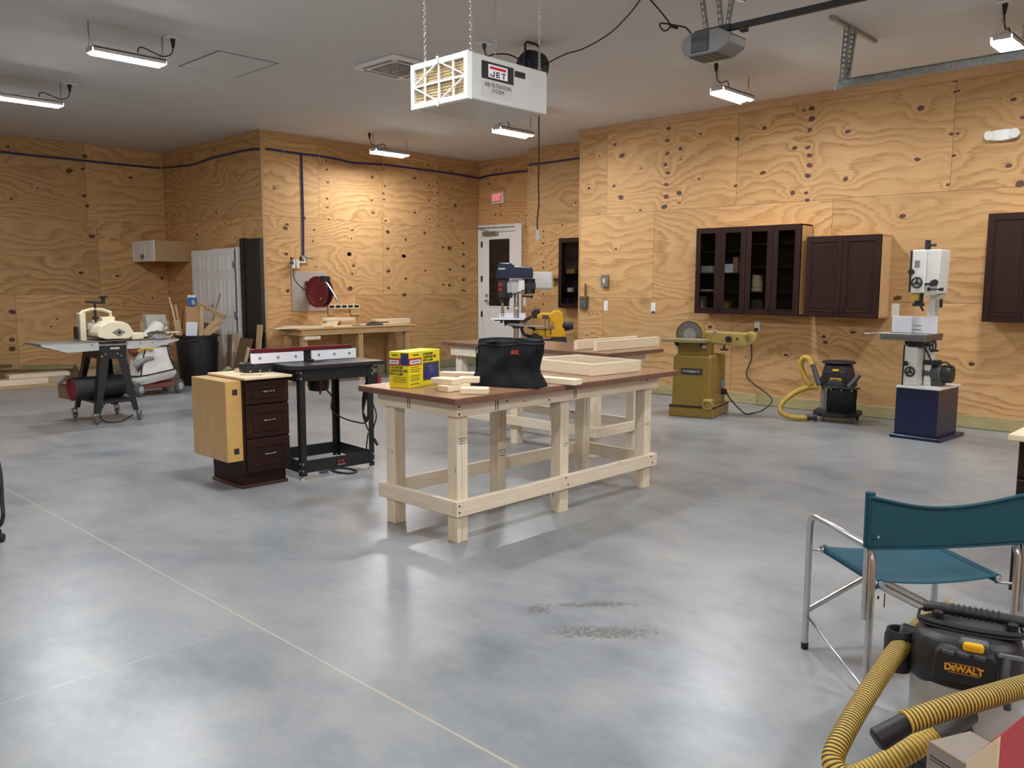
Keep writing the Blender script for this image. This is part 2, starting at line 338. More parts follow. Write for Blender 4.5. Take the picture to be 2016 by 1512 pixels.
    def grid(s, fn, nu, nv, mi=None):
        g = [[s.bm.verts.new(fn(i/nu, j/nv)) for j in range(nv+1)] for i in range(nu+1)]
        for i in range(nu):
            for j in range(nv):
                f = s.bm.faces.new((g[i][j], g[i+1][j], g[i+1][j+1], g[i][j+1])); f.smooth = True; f.material_index = s.mi if mi is None else mi
        return s
    def quad(s, *p):
        f = s.bm.faces.new([s.bm.verts.new(V(q)) for q in p]); f.material_index = s.mi; s.bm.normal_update(); s._uvbox([f], None, 0); return s
def mk(name, mb, m, parent=None, inv=None, sharp=38):
    bm = mb.bm
    if inv is not None: bmesh.ops.transform(bm, matrix=inv, verts=bm.verts)
    bm.normal_update()
    for e in bm.edges:
        if len(e.link_faces) == 2 and e.calc_face_angle(0) > R(sharp): e.smooth = False
    me = bpy.data.meshes.new(name); bm.to_mesh(me); bm.free()
    for q in (m if isinstance(m, (list, tuple)) else [m]): me.materials.append(M[q] if isinstance(q, str) else q)
    o = bpy.data.objects.new(name, me); COL.objects.link(o)
    if parent is not None: o.parent = parent
    return o
def tag(o, label=None, cat=None, group=None, kind=None):
    if label: o['label'] = label
    if cat: o['category'] = cat
    if group: o['group'] = group
    if kind: o['kind'] = kind
    return o
def struct(o): o['kind'] = 'structure'; return o
class T:
    """a thing: an Empty at its base that parents its parts. Parts are given in world metres when rotz == 0 and world=True"""
    def __init__(s, name, label, cat, loc=(0, 0, 0), rotz=0.0, group=None, world=False):
        s.o = bpy.data.objects.new(name, None); COL.objects.link(s.o); s.o.empty_display_size = 0.1
        s.o.location = loc; s.o.rotation_euler = (0, 0, rotz); tag(s.o, label, cat, group)
        s.inv = MX.Translation(-V(loc)) if world else None
    def part(s, name, mb, m, parent=None, label=None):
        o = mk(name, mb, m, parent or s.o, s.inv)
        if label: o['label'] = label
        return o
    def text(s, name, txt, size, p, right, up, m, parent=None, align='CENTER', depth=0.0006, sx=1.0, font_shear=0.0, bold=0.0):
        o = text_obj(name, txt, size, p, right, up, m, align, depth, sx, font_shear, bold, s.inv)
        o.parent = parent or s.o; return o
def text_obj(name, txt, size, p, right, up, m, align='CENTER', depth=0.0006, sx=1.0, shear=0.0, bold=0.0, inv=None):
    cu = bpy.data.curves.new('lettering', 'FONT'); cu.body = txt; cu.size = size; cu.align_x = align; cu.align_y = 'CENTER'
    cu.extrude = depth; cu.resolution_u = 3; cu.shear = shear; cu.offset = bold; cu.space_line = 0.95
    if txt == 'DeWALT': cu.small_caps_scale = 0.78; cu.body_format[1].use_small_caps = True
    to = bpy.data.objects.new('lettering', cu); COL.objects.link(to)
    bpy.context.view_layer.update()
    me = bpy.data.meshes.new_from_object(to.evaluated_get(bpy.context.evaluated_depsgraph_get()))
    bpy.data.objects.remove(to); bpy.data.curves.remove(cu)
    r = V(right).normalized(); u = V(up); u = (u-r*u.dot(r)).normalized(); n = r.cross(u)
    Tm = MX(((r.x*sx, u.x, n.x, p[0]), (r.y*sx, u.y, n.y, p[1]), (r.z*sx, u.z, n.z, p[2]), (0, 0, 0, 1)))
    me.transform(inv @ Tm if inv is not None else Tm)
    me.name = name; me.materials.clear(); me.materials.append(M[m])
    o = bpy.data.objects.new(name, me); COL.objects.link(o); return o
def dup(o, loc, rotz=None, label=None, group=None):
    r = o.copy(); COL.objects.link(r); r.location = loc
    if rotz is not None: r.rotation_euler = (0, 0, rotz)
    if label: r['label'] = label
    if group: r['group'] = group
    for ch in list(o.children):
        c = ch.copy(); COL.objects.link(c); c.parent = r
        for g in ch.children:
            d = g.copy(); COL.objects.link(d); d.parent = c
    return r
def board(name, label, cat, a, b, w, h, m, up=(0, 0, 1), group=None, bev=0.002):
    """one loose board as one mesh, origin at its middle"""
    a, b = V(a), V(b); mid = (a+b)/2; mb = MB(); mb.beam(a-mid, b-mid, w, h, up, bev)
    o = mk(name, mb, m); o.location = mid; tag(o, label, cat, group); return o
# ================================================================== the room
XL, XB, YR, YD, YM, YW = -15.085, -11.73, 6.77, 11.335, 10.81, 10.07   # wall planes
XJ, XK, XE, YN = -9.96, -8.21, 5.5, -5.0                               # corners, far ends behind the camera
fl = MB(); fl.bx(XL-0.2, XE+0.2, YN-0.2, YD+0.2, -0.12, 0.0); struct(mk('floor', fl, 'concrete'))
ce = MB(); ce.bx(XL-0.2, XE+0.2, YN-0.2, YD+0.2, H, H+0.1); struct(mk('ceiling', ce, 'ceiling'))

def plywall(name, P0, d, length, nrm, rows, knots, step=0.04, zseed=0):
    """a plywood clad wall: sheets with rotary-cut grain, knots; u runs along d from P0"""
    d = V(d); nrm = V(nrm); mb = MB(); bm = mb.bm
    G = bm.verts.layers.float.new('grain'); Tn = bm.verts.layers.float.new('tint')
    back = -0.02
    # backing seen through the joints
    mb.mi = 1
    pts = [V(P0)+nrm*-0.004+d*u+V((0, 0, z)) for u, z in ((0, 0), (length, 0), (length, H), (0, H))]
    f = bm.faces.new([bm.verts.new(p) for p in pts]); f.material_index = 1; f.normal_update()
    if f.normal.dot(nrm) < 0: f.normal_flip()
    # solid behind
    hid = [(0, -0.15), (length, -0.15)]
    for sgn in (1,):
        q = [V(P0)+nrm*-0.15+d*u+V((0, 0, z)) for u, z in ((0, 0), (length, 0), (length, H), (0, H))]
        f = bm.faces.new([bm.verts.new(p) for p in q]); f.material_index = 1
    rnd = random.Random(hash(name) % 1000 if False else sum(map(ord, name))+zseed)
    for (z0, z1, breaks) in rows:
        ub = [0.0]+sorted(breaks)+[length]
        for a, b in zip(ub[:-1], ub[1:]):
            if b-a < 0.03: continue
            g = 0.002
            nu = max(2, int((b-a)/step)); nv = max(2, int((z1-z0)/step))
            sx, sy, sz = rnd.uniform(0, 90), rnd.uniform(0, 90), rnd.uniform(0, 90)
            tint = rnd.uniform(0.82, 1.12); tilt = rnd.uniform(-1.2, 1.2); amp = rnd.uniform(2.2, 4.6)
            kk = [k for k in knots if a-0.1 < k[0] < b+0.1 and z0-0.1 < k[1] < z1+0.1]
            vs = []
            for i in range(nu+1):
                u = a+g+(b-a-2*g)*i/nu; col = []
                for j in range(nv+1):
                    z = z0+g+(z1-z0-2*g)*j/nv
                    v = bm.verts.new(V(P0)+d*u+V((0, 0, z)))
                    F = (z+tilt*0.06*u)*7.5+amp*noise.noise((u*0.7+sx, z*1.9+sy, sz))+0.9*noise.noise((u*2.1+sy, z*5+sx, sz))+0.22*noise.noise((u*6+sy, z*13, sx))
                    for (ku, kz, kr) in kk:
                        r2 = ((u-ku)/1.7)**2+(z-kz)**2; s2 = (kr*2.4)**2
                        if r2 < 9*s2: F += 1.5*math.exp(-r2/s2)
                    v[G] = F+20; v[Tn] = tint; col.append(v)
                vs.append(col)
            for i in range(nu):
                for j in range(nv):
                    f = bm.faces.new((vs[i][j], vs[i+1][j], vs[i+1][j+1], vs[i][j+1])); f.material_index = 0
                    f.normal_update()
                    if f.normal.dot(nrm) < 0: f.normal_flip()
    # the knots themselves
    kr_ = random.Random(5)
    for (ku, kz, kr) in knots:
        w = kr*kr_.uniform(1.0, 1.5); hh = kr*kr_.uniform(0.7, 0.95); ph = kr_.uniform(-0.3, 0.3)
        ring = []
        for i in range(14):
            t = 2*math.pi*i/14; q = 1+0.22*noise.noise((math.cos(t)*1.5+ku*9, math.sin(t)*1.5, kz*9))
            uu = math.cos(t)*w*q; zz = math.sin(t)*hh*q
            ring.append(bm.verts.new(V(P0)+nrm*0.0012+d*(ku+uu*math.cos(ph)-zz*math.sin(ph))+V((0, 0, kz+zz*math.cos(ph)+uu*math.sin(ph)))))
        f = bm.faces.new(ring); f.material_index = 2; f.normal_update()
        if f.normal.dot(nrm) < 0: f.normal_flip()
    return struct(mk(name, mb, ['ply', 'seam', 'knot']))
Z1, Z2 = 1.36, 2.578
def kn(lst, sc, ox, oy, fn, ori, ax):
    out = []
    for t in lst:
        x, y, r = t
        px, py = ox+x/sc, oy+y/sc
        p = fn(px, py); dist = (p-CAMP).dot(cF)
        out.append(((p[ax]-ori)*(1), p.z, max(0.010, min(0.05, 1.0*r/sc*dist/FPX))))
    return out
fR = lambda x, y: wy(x, y, YW); fM = lambda x, y: wy(x, y, YM); fD = lambda x, y: wy(x, y, YD)
fB = lambda x, y: wx(x, y, XB); fT = lambda x, y: wy(x, y, YR); fL = lambda x, y: wx(x, y, XL)
kR = kn([(245,743,12),(300,833,20),(238,1073,15),(293,1163,20),(672,617,18),(662,712,17),(662,815,17),(645,903,18),(665,970,17),(653,1062,17),(652,1157,18),(637,1240,20),(765,777,17),(755,1130,18),(757,1207,9),(767,862,7),(925,660,11),(912,1017,11),(447,1265,10),(455,933,9),(1217,700,17),(1203,1072,13),(1432,613,18),(1418,968,19),(1808,458,18),(1808,540,24),(1790,628,18),(1745,472,12),(1672,772,20),(1777,768,17),(1790,830,20),(1790,910,24),(1775,992,20),(1655,1128,20),(1762,1127,15),(1772,1185,16),(120,838,7),(38,1090,9)], 4.032, 1150, 100, fR, XK, 0)
kR += kn([(1337,290,22),(1335,408,15),(1370,398,12),(995,570,28),(268,802,22),(1298,825,17),(1357,820,17),(1320,1040,14),(955,1077,25),(245,1272,24),(1262,1330,17),(1912,483,22),(2003,663,20),(1865,1140,25),(1978,1320,36)], 5.04, 1616, 100, fR, XK, 0)
kR += kn([(1575,1362,14),(1310,760,12),(1400,1010,7)], 5.04, 900, 220, fR, XK, 0)
kR += kn([(2000,25,25),(1955,765,28),(265,1025,16)], 4.58, 1340, 420, fR, XK, 0)
kR += kn([(1283,380,15),(1640,207,20),(1655,258,20),(1915,165,20)], 4.8, 1280, 620, fR, XK, 0)
kR += kn([(868,882,15)], 3.435, 1660, 460, fR, XK, 0)+kn([(1400,1067,8),(1490,1067,8),(1382,1295,10)], 5.4, 900, 420, fR, XK, 0)
kM = kn([(1178,383,10),(1175,902,12)], 5.04, 900, 220, fM, XJ, 0)+kn([(917,192,11),(915,317,12),(920,253,9),(895,427,11),(993,340,9),(1113,462,11),(1120,125,12),(918,522,10),(917,583,10),(1002,541,8),(1110,803,11),(915,860,10),(997,882,8),(915,965,14),(1010,207,7)], 5.4, 900, 420, fM, XJ, 0)
kD = kn([(438,577,9),(317,717,10),(447,765,10),(380,1020,10),(435,1028,10),(432,940,9),(695,1028,8),(697,565,8),(680,1130,8)], 5.04, 900, 220, fD, XB, 0)
kB = kn([(110,490,10),(118,575,11),(128,702,14),(120,862,12),(125,948,12),(137,1068,12),(568,648,15),(692,737,12),(680,810,12),(685,872,11),(700,1083,11),(563,877,11),(576,1003,13),(988,660,12),(990,1003,14),(1125,533,10),(1133,732,10),(1130,878,9),(1137,1065,10),(1212,705,9),(1217,803,8),(1215,935,8),(1215,1037,8),(1220,1130,9),(1350,583,9),(1357,770,9),(1393,930,18),(1300,1038,8),(1357,1080,9),(370,1175,12),(360,1258,10),(340,1412,22),(722,1192,18),(900,1270,14),(723,1358,16),(880,1432,20),(1090,1203,15),(1335,1355,20),(1270,1345,12),(1470,1305,14),(1475,1415,15)], 5.04, 620, 220, fB, YR, 1)
kB += kn([(1208,760,12),(1335,1120,15),(1318,1155,22),(1328,1412,20),(1605,1173,10),(1593,1285,10)], 5.04, 300, 220, fB, YR, 1)
kB += kn([(587,75,8),(943,203,22),(987,318,14),(975,397,13),(955,545,24),(335,570,18),(612,330,9),(1487,222,18),(1335,372,18),(1337,540,15),(1507,448,13),(1492,608,19),(1945,355,13),(1880,505,13),(1940,512,18),(1700,367,12)], 5.04, 500, 460, fB, YR, 1)
kB += kn([(65,562,17),(67,707,18),(70,822,18),(178,1165,9)], 5.4, 900, 420, fB, YR, 1)
kT = kn([(612,378,14),(200,593,7),(350,622,9),(862,680,10),(222,1028,8),(410,990,9),(635,1003,14),(367,1062,9),(915,1085,8),(910,1153,8),(910,1207,8),(1050,1132,7),(425,1158,9),(445,1220,14),(432,1260,9),(435,1333,9),(715,1112,7),(615,1195,8),(825,1258,7)], 5.04, 300, 220, fT, XL, 0)
kL = kn([(57,1040,10),(490,1210,17),(585,1197,13),(600,1107,14),(925,1260,12),(595,1387,14),(617,1460,13),(265,1337,7),(80,1410,10)], 3.6, 0, 0, fL, YN, 1)
kL += kn([(910,330,22),(803,692,16),(1165,722,14),(1605,745,14),(120,1080,24),(1230,995,8),(1515,940,10),(120,1355,26),(120,1445,26),(505,1225,10),(565,1147,10)], 5.04, 0, 400, fL, YN, 1)
def us(lst, fn, ori, ax): return [fn(x, y)[ax]-ori for x, y in lst]
t = us([(1195.9,300),(1453,280),(1883.9,159)], fR, XK, 0); mR = us([(1287.6,450),(1638.6,430)], fR, XK, 0); bR = us([(1187,640),(1440,700)], fR, XK, 0)
def ext(l, L, s=2.44):
    l = list(l)
    while l[-1]+s < L-0.2: l.append(l[-1]+s)
    return l
LR = XE-XK
plywall('wall_right', (XK, YW, 0), (1, 0, 0), LR, (0, -1, 0), [(0, Z1, ext(bR, LR)), (Z1, Z2, ext(mR, LR)), (Z2, H, ext(t, LR))], kR)
plywall('wall_recess', (XJ, YM, 0), (1, 0, 0), XK-XJ, (0, -1, 0), [(0, Z1, []), (Z1, Z2-0.02, []), (Z2-0.02, H, [])], kM)
plywall('wall_exit', (XB, YD, 0), (1, 0, 0), XJ+0.3-XB, (0, -1, 0), [(0, Z2, [1.15]), (Z2, H, [])], kD)
plywall('wall_back', (XB, YR, 0), (0, 1, 0), YD-YR, (1, 0, 0), [(0, Z1, us([(702,640)], fB, YR, 1)), (Z1, Z2, us([(754,500)], fB, YR, 1)), (Z2, H, us([(626,330),(753,400),(863,400)], fB, YR, 1))], kB)
plywall('wall_alcove', (XL, YR, 0), (1, 0, 0), XB-XL, (0, -1, 0), [(0, Z2, []), (Z2, H, us([(449,300)], fT, XL, 0))], kT)
LL = YR-YN
plywall('wall_left', (XL, YN, 0), (0, 1, 0), LL, (1, 0, 0), [(0, Z1, [2, 4.4, us([(33,640)], fL, YN, 1)[0]]), (Z1, Z2, [1.5, 4.1, 6.5, us([(193.5,500)], fL, YN, 1)[0]]), (Z2, H, [2.2, 4.6, 7.1]+us([(167,330)], fL, YN, 1))], kL)
plywall('wall_near', (XL, YN, 0), (1, 0, 0), XE-XL, (0, 1, 0), [(0, Z1, ext([1.2], 20)), (Z1, Z2, ext([2.4], 20)), (Z2, H, ext([0.6], 20))], [], 0.2)
plywall('wall_front', (XE, YN, 0), (0, 1, 0), YW+1-YN, (-1, 0, 0), [(0, Z1, ext([1.2], 15)), (Z1, Z2, ext([2.4], 15)), (Z2, H, ext([0.6], 15))], [], 0.2)
# returns of the two jogs (their faces look away from the camera, but they close the room)
j = MB(); j.bx(XJ-0.012, XJ+0.012, YM-0.006, YD+0.02, 0, H); struct(mk('wall_jog', j, 'plytrim'))
j = MB(); j.bx(XK-0.014, XK+0.012, YW-0.006, YM+0.02, 0, H); struct(mk('wall_corner', j, 'plytrim'))
def sb(name, m, *boxes, bev=0.003):
    mb = MB()
    for b in boxes: mb.bx(*b, bev=bev)
    return struct(mk(name, mb, m))
sb('trim_5', 'plytrim', (XB-0.012, XB+0.012, YR-0.014, YR+0.03, 0, H))
TH = 0.105
sb('trim_1', 'plytrim', (XL, XB+0.02, YR-0.03, YR, H-TH, H)); sb('trim_2', 'plytrim', (XB, XB+0.03, YR-0.03, YD, H-TH, H))
sb('trim_3', 'plytrim', (XB, XJ, YD-0.03, YD, H-0.09, H)); sb('trim_4', 'plytrim', (XK-0.03, -1.0, YW-0.03, YW, H-TH, H), (-1.0, XE, YW-0.03, YW, H-TH, H))
BH = 0.14
sb('baseboard_right', 'pt', (XK, -5.2, YW-0.018, YW, 0.004, BH), (-5.195, -1.55, YW-0.018, YW, 0.004, BH), (-1.545, XE, YW-0.018, YW, 0.004, BH))
sb('baseboard_recess', 'pt', (XJ, XK-0.02, YM-0.018, YM, 0.004, BH)); sb('baseboard_back', 'ptg', (XB, XB+0.018, YR, YD, 0.004, BH+0.02))
sb('baseboard_alcove', 'ptg', (XL, XB, YR-0.018, YR, 0.004, BH)); sb('baseboard_left', 'ptg', (XL, XL+0.018, YN, YR, 0.004, BH))

# ---- exit door (door_1) in the back corner
D = T('door_1', world=True, label=None, cat=None, loc=(-11.17, YD, 0)); struct(D.o)
x0, x1, zt = XB+0.012, -10.585, 2.655
mb = MB(); mb.bx(x0, x0+0.10, YD-0.035, YD, 0, zt, 0.004); mb.bx(x1-0.14, x1, YD-0.035, YD, 0, zt, 0.004); mb.bx(x0+0.10, x1-0.14, YD-0.035, YD, zt-0.13, zt, 0.004)
D.part('door_frame', mb, 'white')
s0, s1 = x0+0.105, x1-0.145; sz = zt-0.14
gx0, gx1, gz0, gz1 = -11.43, -10.885, 1.14, 2.39
mb = MB(); mb.bx(s0, gx0, YD-0.022, YD-0.002, 0.01, sz, 0.002); mb.bx(gx1, s1, YD-0.022, YD-0.002, 0.01, sz, 0.002); mb.bx(gx0, gx1, YD-0.022, YD-0.002, 0.01, gz0, 0.002); mb.bx(gx0, gx1, YD-0.022, YD-0.002, gz1, sz, 0.002)
for a in ((gx0-0.03, gx0+0.004, gz0-0.03, gz1+0.03), (gx1-0.004, gx1+0.03, gz0-0.03, gz1+0.03)): mb.bx(a[0], a[1], YD-0.03, YD-0.018, a[2], a[3], 0.004)
mb.bx(gx0, gx1, YD-0.03, YD-0.018, gz1-0.004, gz1+0.03, 0.004); mb.bx(gx0, gx1, YD-0.03, YD-0.018, gz0-0.03, gz0+0.004, 0.004)
sl = D.part('door_slab', mb, 'white')
mb = MB(); mb.bx(gx0, gx1, YD-0.014, YD-0.008, gz0, gz1); D.part('glass_pane', mb, 'glass')
for z in (2.30, 1.65, 0.98):
    mb = MB(); mb.cyl((s0-0.004, YD-0.04, z-0.055), (s0-0.004, YD-0.04, z+0.055), 0.013, n=10); mb.bx(s0-0.016, s0+0.012, YD-0.034, YD-0.02, z-0.055, z+0.055); D.part('hinge', mb, 'black')
mb = MB(); mb.bx(-11.55, -11.17, YD-0.09, YD-0.022, 2.46, 2.53, 0.006); cl = D.part('door_closer', mb, 'galv')
mb = MB(); mb.beam((-11.40, YD-0.07, 2.545), (-11.70, YD-0.06, 2.60), 0.02, 0.008); mb.beam((-11.70, YD-0.065, 2.61), (-10.75, YD-0.055, 2.60), 0.012, 0.012); D.part('closer_arm', mb, 'galv', cl)
mb = MB(); p = (-11.47, YD-0.03, 1.24); mb.cyl((-11.47, YD-0.022, 1.24), (-11.47, YD-0.09, 1.24), 0.02, n=12); mb.tube([(-11.47, YD-0.085, 1.24), (-11.42, YD-0.09, 1.245), (-11.34, YD-0.085, 1.24)], 0.011, 8, 3); mb.cyl((-11.47, YD-0.022, 1.34), (-11.47, YD-0.05, 1.34), 0.025, n=12); D.part('lever_handle', mb, 'steel')

# ---- double closet door (door_2) on the alcove wall
D = T('door_2', None, None, (-13.3, YR, 0), world=True); struct(D.o)
ys = YR-0.115; zt = 2.105
xa, xm, xb = wy(375, 490, ys).x, wy(416, 489, ys).x, wy(457, 487, ys).x
def slab(xa, xb, y, zt):
    mb = MB(); mb.bx(xa, xb, y, y+0.035, 0.012, zt, 0.003); w = xb-xa
    for (z0, z1) in ((0.22, 0.86), (1.02, 1.62), (1.74, 1.98)):
        for (a, b) in ((0.16, 0.44), (0.56, 0.84)):
            u0, u1 = xa+w*a, xa+w*b
            for q in ((u0, u1, z0, z0+0.014), (u0, u1, z1-0.014, z1), (u0, u0+0.014, z0, z1), (u1-0.014, u1, z0, z1)): mb.bx(q[0], q[1], y-0.006, y+0.002, q[2], q[3], 0.004)
            mb.bx(u0+0.035, u1-0.035, y-0.005, y+0.002, z0+0.035, z1-0.035, 0.004)
    return mb
D.part('door_leaf', slab(xa, xm-0.003, ys+0.01, zt-0.012), 'white'); lf = D.part('door_leaf', slab(xm+0.003, xb, ys, zt), 'white')
mb = MB(); k = wy(418, 603, ys); mb.cyl((k.x, ys, k.z), (k.x, ys-0.05, k.z), 0.012, n=10); mb.sphere((k.x, ys-0.06, k.z), 0.028); mb.cyl((k.x, ys-0.001, k.z), (k.x, ys-0.012, k.z), 0.03, n=14); mb.beam((k.x-0.02, ys-0.06, k.z), (k.x-0.10, ys-0.06, k.z+0.005), 0.016, 0.012); D.part('door_handle', mb, 'steel', lf)
jx = wy(470, 487, ys+0.03).x
mb = MB(); mb.bx(jx-0.035, jx, ys-0.01, YR-0.02, 0, zt+0.01, 0.003); mb.bx(xb+0.005, jx-0.035, ys+0.07, YR-0.02, 0, zt); D.part('door_jamb', mb, 'white')
mb = MB(); mb.bx(xb+0.004, jx-0.036, ys+0.03, ys+0.055, 0, zt-0.03); D.part('gap_shade', mb, 'darkgrey')  # dark strip standing in for the shade in the gap beside the jamb
for z in (1.84, 1.05, 0.3):
    mb = MB(); mb.bx(xb+0.006, jx-0.02, ys-0.004, ys+0.02, z-0.05, z+0.05, 0.003); mb.cyl((xb+0.03, ys-0.012, z-0.055), (xb+0.03, ys-0.012, z+0.055), 0.012, n=10); D.part('hinge', mb, 'grey')
# ---- charcoal door leaf standing open flat against the same wall
D = T('door_3', None, None, (-12.0, YR-0.05, 0), world=True); struct(D.o)
mb = MB(); x0 = wy(470, 473, YR-0.08).x+0.05; mb.bx(x0+0.1, XB+0.012, YR-0.075, YR-0.022, 0.01, 2.235, 0.004); D.part('door_leaf', mb, 'charcoal')
mb = MB(); mb.bx(x0, x0+0.10, YR-0.10, YR-0.024, 0.0, 2.25, 0.004); D.part('door_edge', mb, 'black')
# ================================================================== ceiling fittings
ZL = 3.585
def shop_light(name, label, x, y, side):
    t = T(name, label, 'light', (x, y, ZL), 0, 'shop lights hung in rows from the ceiling')
    mb = MB(); mb.bx(-0.08, 0.08, -0.332, 0.332, 0.022, 0.04, 0.004); mb.bx(-0.035, 0.035, -0.31, 0.31, 0.04, 0.062, 0.008)
    for s in (-1, 1): mb.bx(s*0.077-0.003, s*0.077+0.003, -0.325, 0.325, -0.006, 0.04, 0.001)
    mb.bx(-0.07, 0.07, -0.334, -0.330, -0.006, 0.04, 0.001); mb.bx(-0.07, 0.07, 0.330, 0.334, -0.006, 0.04, 0.001)
    if side < 0: mb.bx(-0.088, -0.083, -0.332, 0.332, -0.034, 0.04, 0.001)  # added lip that blocks light so the wall top falls into shade
    t.part('housing', mb, 'housing')
    for s in (-1, 1):
        mb = MB(); prof = [(0.004, -0.328), (0.022, -0.315), (0.026, -0.30), (0.026, 0.30), (0.022, 0.315), (0.004, 0.328)]
        mb.lathe(prof, (s*0.042, 0, 0.0), (0, 1, 0), 14)
        for v in mb.bm.verts: v.co.z = v.co.z*0.75-0.002
        t.part('led_tube', mb, 'lite')
    for s in (-1, 1):
        mb = MB(); top = (0, s*0.33, H-ZL-0.002); mid = (0, s*0.33, 0.14)
        mb.tube([(-0.06, s*0.315, 0.03), mid, (0.06, s*0.315, 0.03)], 0.0022, 5); mb.tube([mid, top], 0.003, 5)
        for q in range(5): mb.torus((0, s*0.33, 0.15+q*0.022), 0.012, 0.002, (1, 0, 0) if q % 2 else (0, 1, 0), 8, 4)
        t.part('hanger', mb, 'hangwire')
    mb = MB(); ye = side*0.42
    mb.tube([(0, side*0.1, 0.05), (0.0, side*0.1, 0.10), (0.0, side*0.14, 0.125), (0.01, side*0.22, 0.10), (0.02, side*0.32, 0.075), (0.03, side*0.40, 0.11), (0.03, ye, 0.19)], 0.0055, 7, 6)
    c = t.part('power_cord', mb, 'rubber')
    mb = MB(); mb.cyl((0.03, ye, 0.17), (0.03, ye, 0.248), 0.012, 0.024, 10); t.part('plug', mb, 'rubber', c)
    return t
def ceiling_outlet(label, x, y):
    mb = MB(); mb.bx(-0.055, 0.055, -0.075, 0.075, -0.008, 0, 0.003)
    for s in (-1, 1): mb.cyl((0, s*0.032, -0.0095), (0, s*0.032, -0.007), 0.017, n=12)
    o = mk('ceiling_outlet', mb, 'offwhite'); o.location = (x, y, H-0.0005); tag(o, label, 'power outlet', 'outlets in the ceiling beside each shop light')
LP = [(-8.06, 3.33, 1, 'shop light with two lit tubes, brightest large fixture at upper left near the attic hatch'),
      (-10.76, 3.33, 1, 'shop light cut by the left edge of the photo, over the left plywood wall'),
      (-10.74, 8.45, -1, 'shop light hanging in front of the back wall, left of the white air cleaner'),
      (-8.06, 8.45, -1, 'shop light directly below and behind the hanging white air cleaner box'),
      (-4.77, 8.43, -1, 'shop light under the garage door opener, against the right plywood wall'),
      (-2.09, 8.38, -1, 'glaring shop light at the top right corner above the emergency light'),
      (-4.77, 3.33, 1, 'shop light out of frame above the main workbench'), (-2.09, 3.33, 1, 'shop light out of frame above the bare concrete in front of the bench'),
      (-4.77, -1.75, 1, 'shop light out of frame, third of the rear row'), (-2.09, -1.75, 1, 'shop light out of frame behind the photographer to the left'),
      (1.2, 3.33, 1, 'shop light out of frame right of the photographer'), (1.2, 8.4, -1, 'shop light out of frame above the right wall'),
      (1.2, -1.75, 1, 'shop light out of frame behind the photographer'), (3.6, 3.33, 1, 'added unseen shop light farthest right, brightening faces towards the camera'), (3.6, -1.75, 1, 'added unseen shop light in the rear right corner, brightening faces towards the camera')]  # last two lamps are added to brighten faces turned towards the camera
OL = ['outlet at the far end of the big upper left shop light', 'outlet at the far end of the shop light at the left edge', 'outlet left of the shop light before the back wall', 'outlet hidden over the light under the air cleaner', 'outlet below the garage door opener', 'outlet above the light in the top right corner']
for i, (x, y, s, l) in enumerate(LP):
    shop_light('shop_light', l, x, y, s)
    if i < 6: ceiling_outlet('white ceiling '+OL[i], x+0.03, y+s*0.42)
# attic hatch
mb = MB(); hx0, hx1, hy0, hy1 = -9.0, -8.11, 4.25, 4.92
for q in ((hx0, hx1, hy0, hy0+0.012), (hx0, hx1, hy1-0.012, hy1), (hx0, hx0+0.012, hy0, hy1), (hx1-0.012, hx1, hy0, hy1)): mb.bx(q[0], q[1], q[2], q[3], H-0.006, H-0.0005)
t = T('attic_hatch', 'square attic access panel flush in the white ceiling at upper left', 'hatch', (-8.55, 4.58, H), world=True)
t.part('reveal', mb, 'grey'); mb = MB(); mb.bx(hx0+0.02, hx1-0.02, hy0+0.02, hy1-0.02, H-0.009, H-0.0005, 0.003); t.part('panel', mb, 'ceiling')
# ceiling cassette
t = T('ceiling_cassette', 'square ceiling air conditioner cassette with louvred grille behind the air cleaner', 'air conditioner', (-7.25, 5.83, H), world=True)
x0, x1, y0, y1 = -7.60, -6.92, 5.50, 6.16; zc = H-0.045
mb = MB(); mb.bx(x0, x1, y0, y1, zc, H-0.001, 0.012); t.part('panel', mb, 'offwhite')
mb = MB(); g0, g1, h0, h1 = x0+0.13, x1-0.13, y0+0.13, y1-0.13
mb.bx(g0, g1, h0, h1, zc-0.002, zc+0.004); gr = t.part('return_grille', mb, 'darkgrey')
mb = MB()
for k in range(13):
    u = g0+0.015+(g1-g0-0.03)*k/12; mb.bx(u-0.006, u+0.006, h0, h1, zc-0.008, zc-0.001)
    v = h0+0.015+(h1-h0-0.03)*k/12; mb.bx(g0, g1, v-0.006, v+0.006, zc-0.008, zc-0.001)
t.part('louvres', mb, 'grey', gr)
for q in ((x0+0.10, x1-0.10, y0+0.035, y0+0.075), (x0+0.10, x1-0.10, y1-0.075, y1-0.035), (x0+0.035, x0+0.075, y0+0.10, y1-0.10), (x1-0.075, x1-0.035, y0+0.10, y1-0.10)):
    mb = MB(); mb.bx(q[0], q[1], q[2], q[3], zc-0.003, zc+0.004); t.part('air_slot', mb, 'darkgrey')
# flush ceiling register
mb = MB(); p = wz(1258, 228, H); mb.bx(-0.17, 0.17, -0.10, 0.10, -0.008, 0, 0.003)
for k in range(8): mb.bx(-0.15, 0.15, -0.08+k*0.021, -0.07+k*0.021, -0.012, -0.007)
o = mk('ceiling_register', mb, 'ceiling'); o.location = (p.x, p.y, H-0.0005); tag(o, 'flat white air register in the ceiling close to the top of the right wall', 'vent')

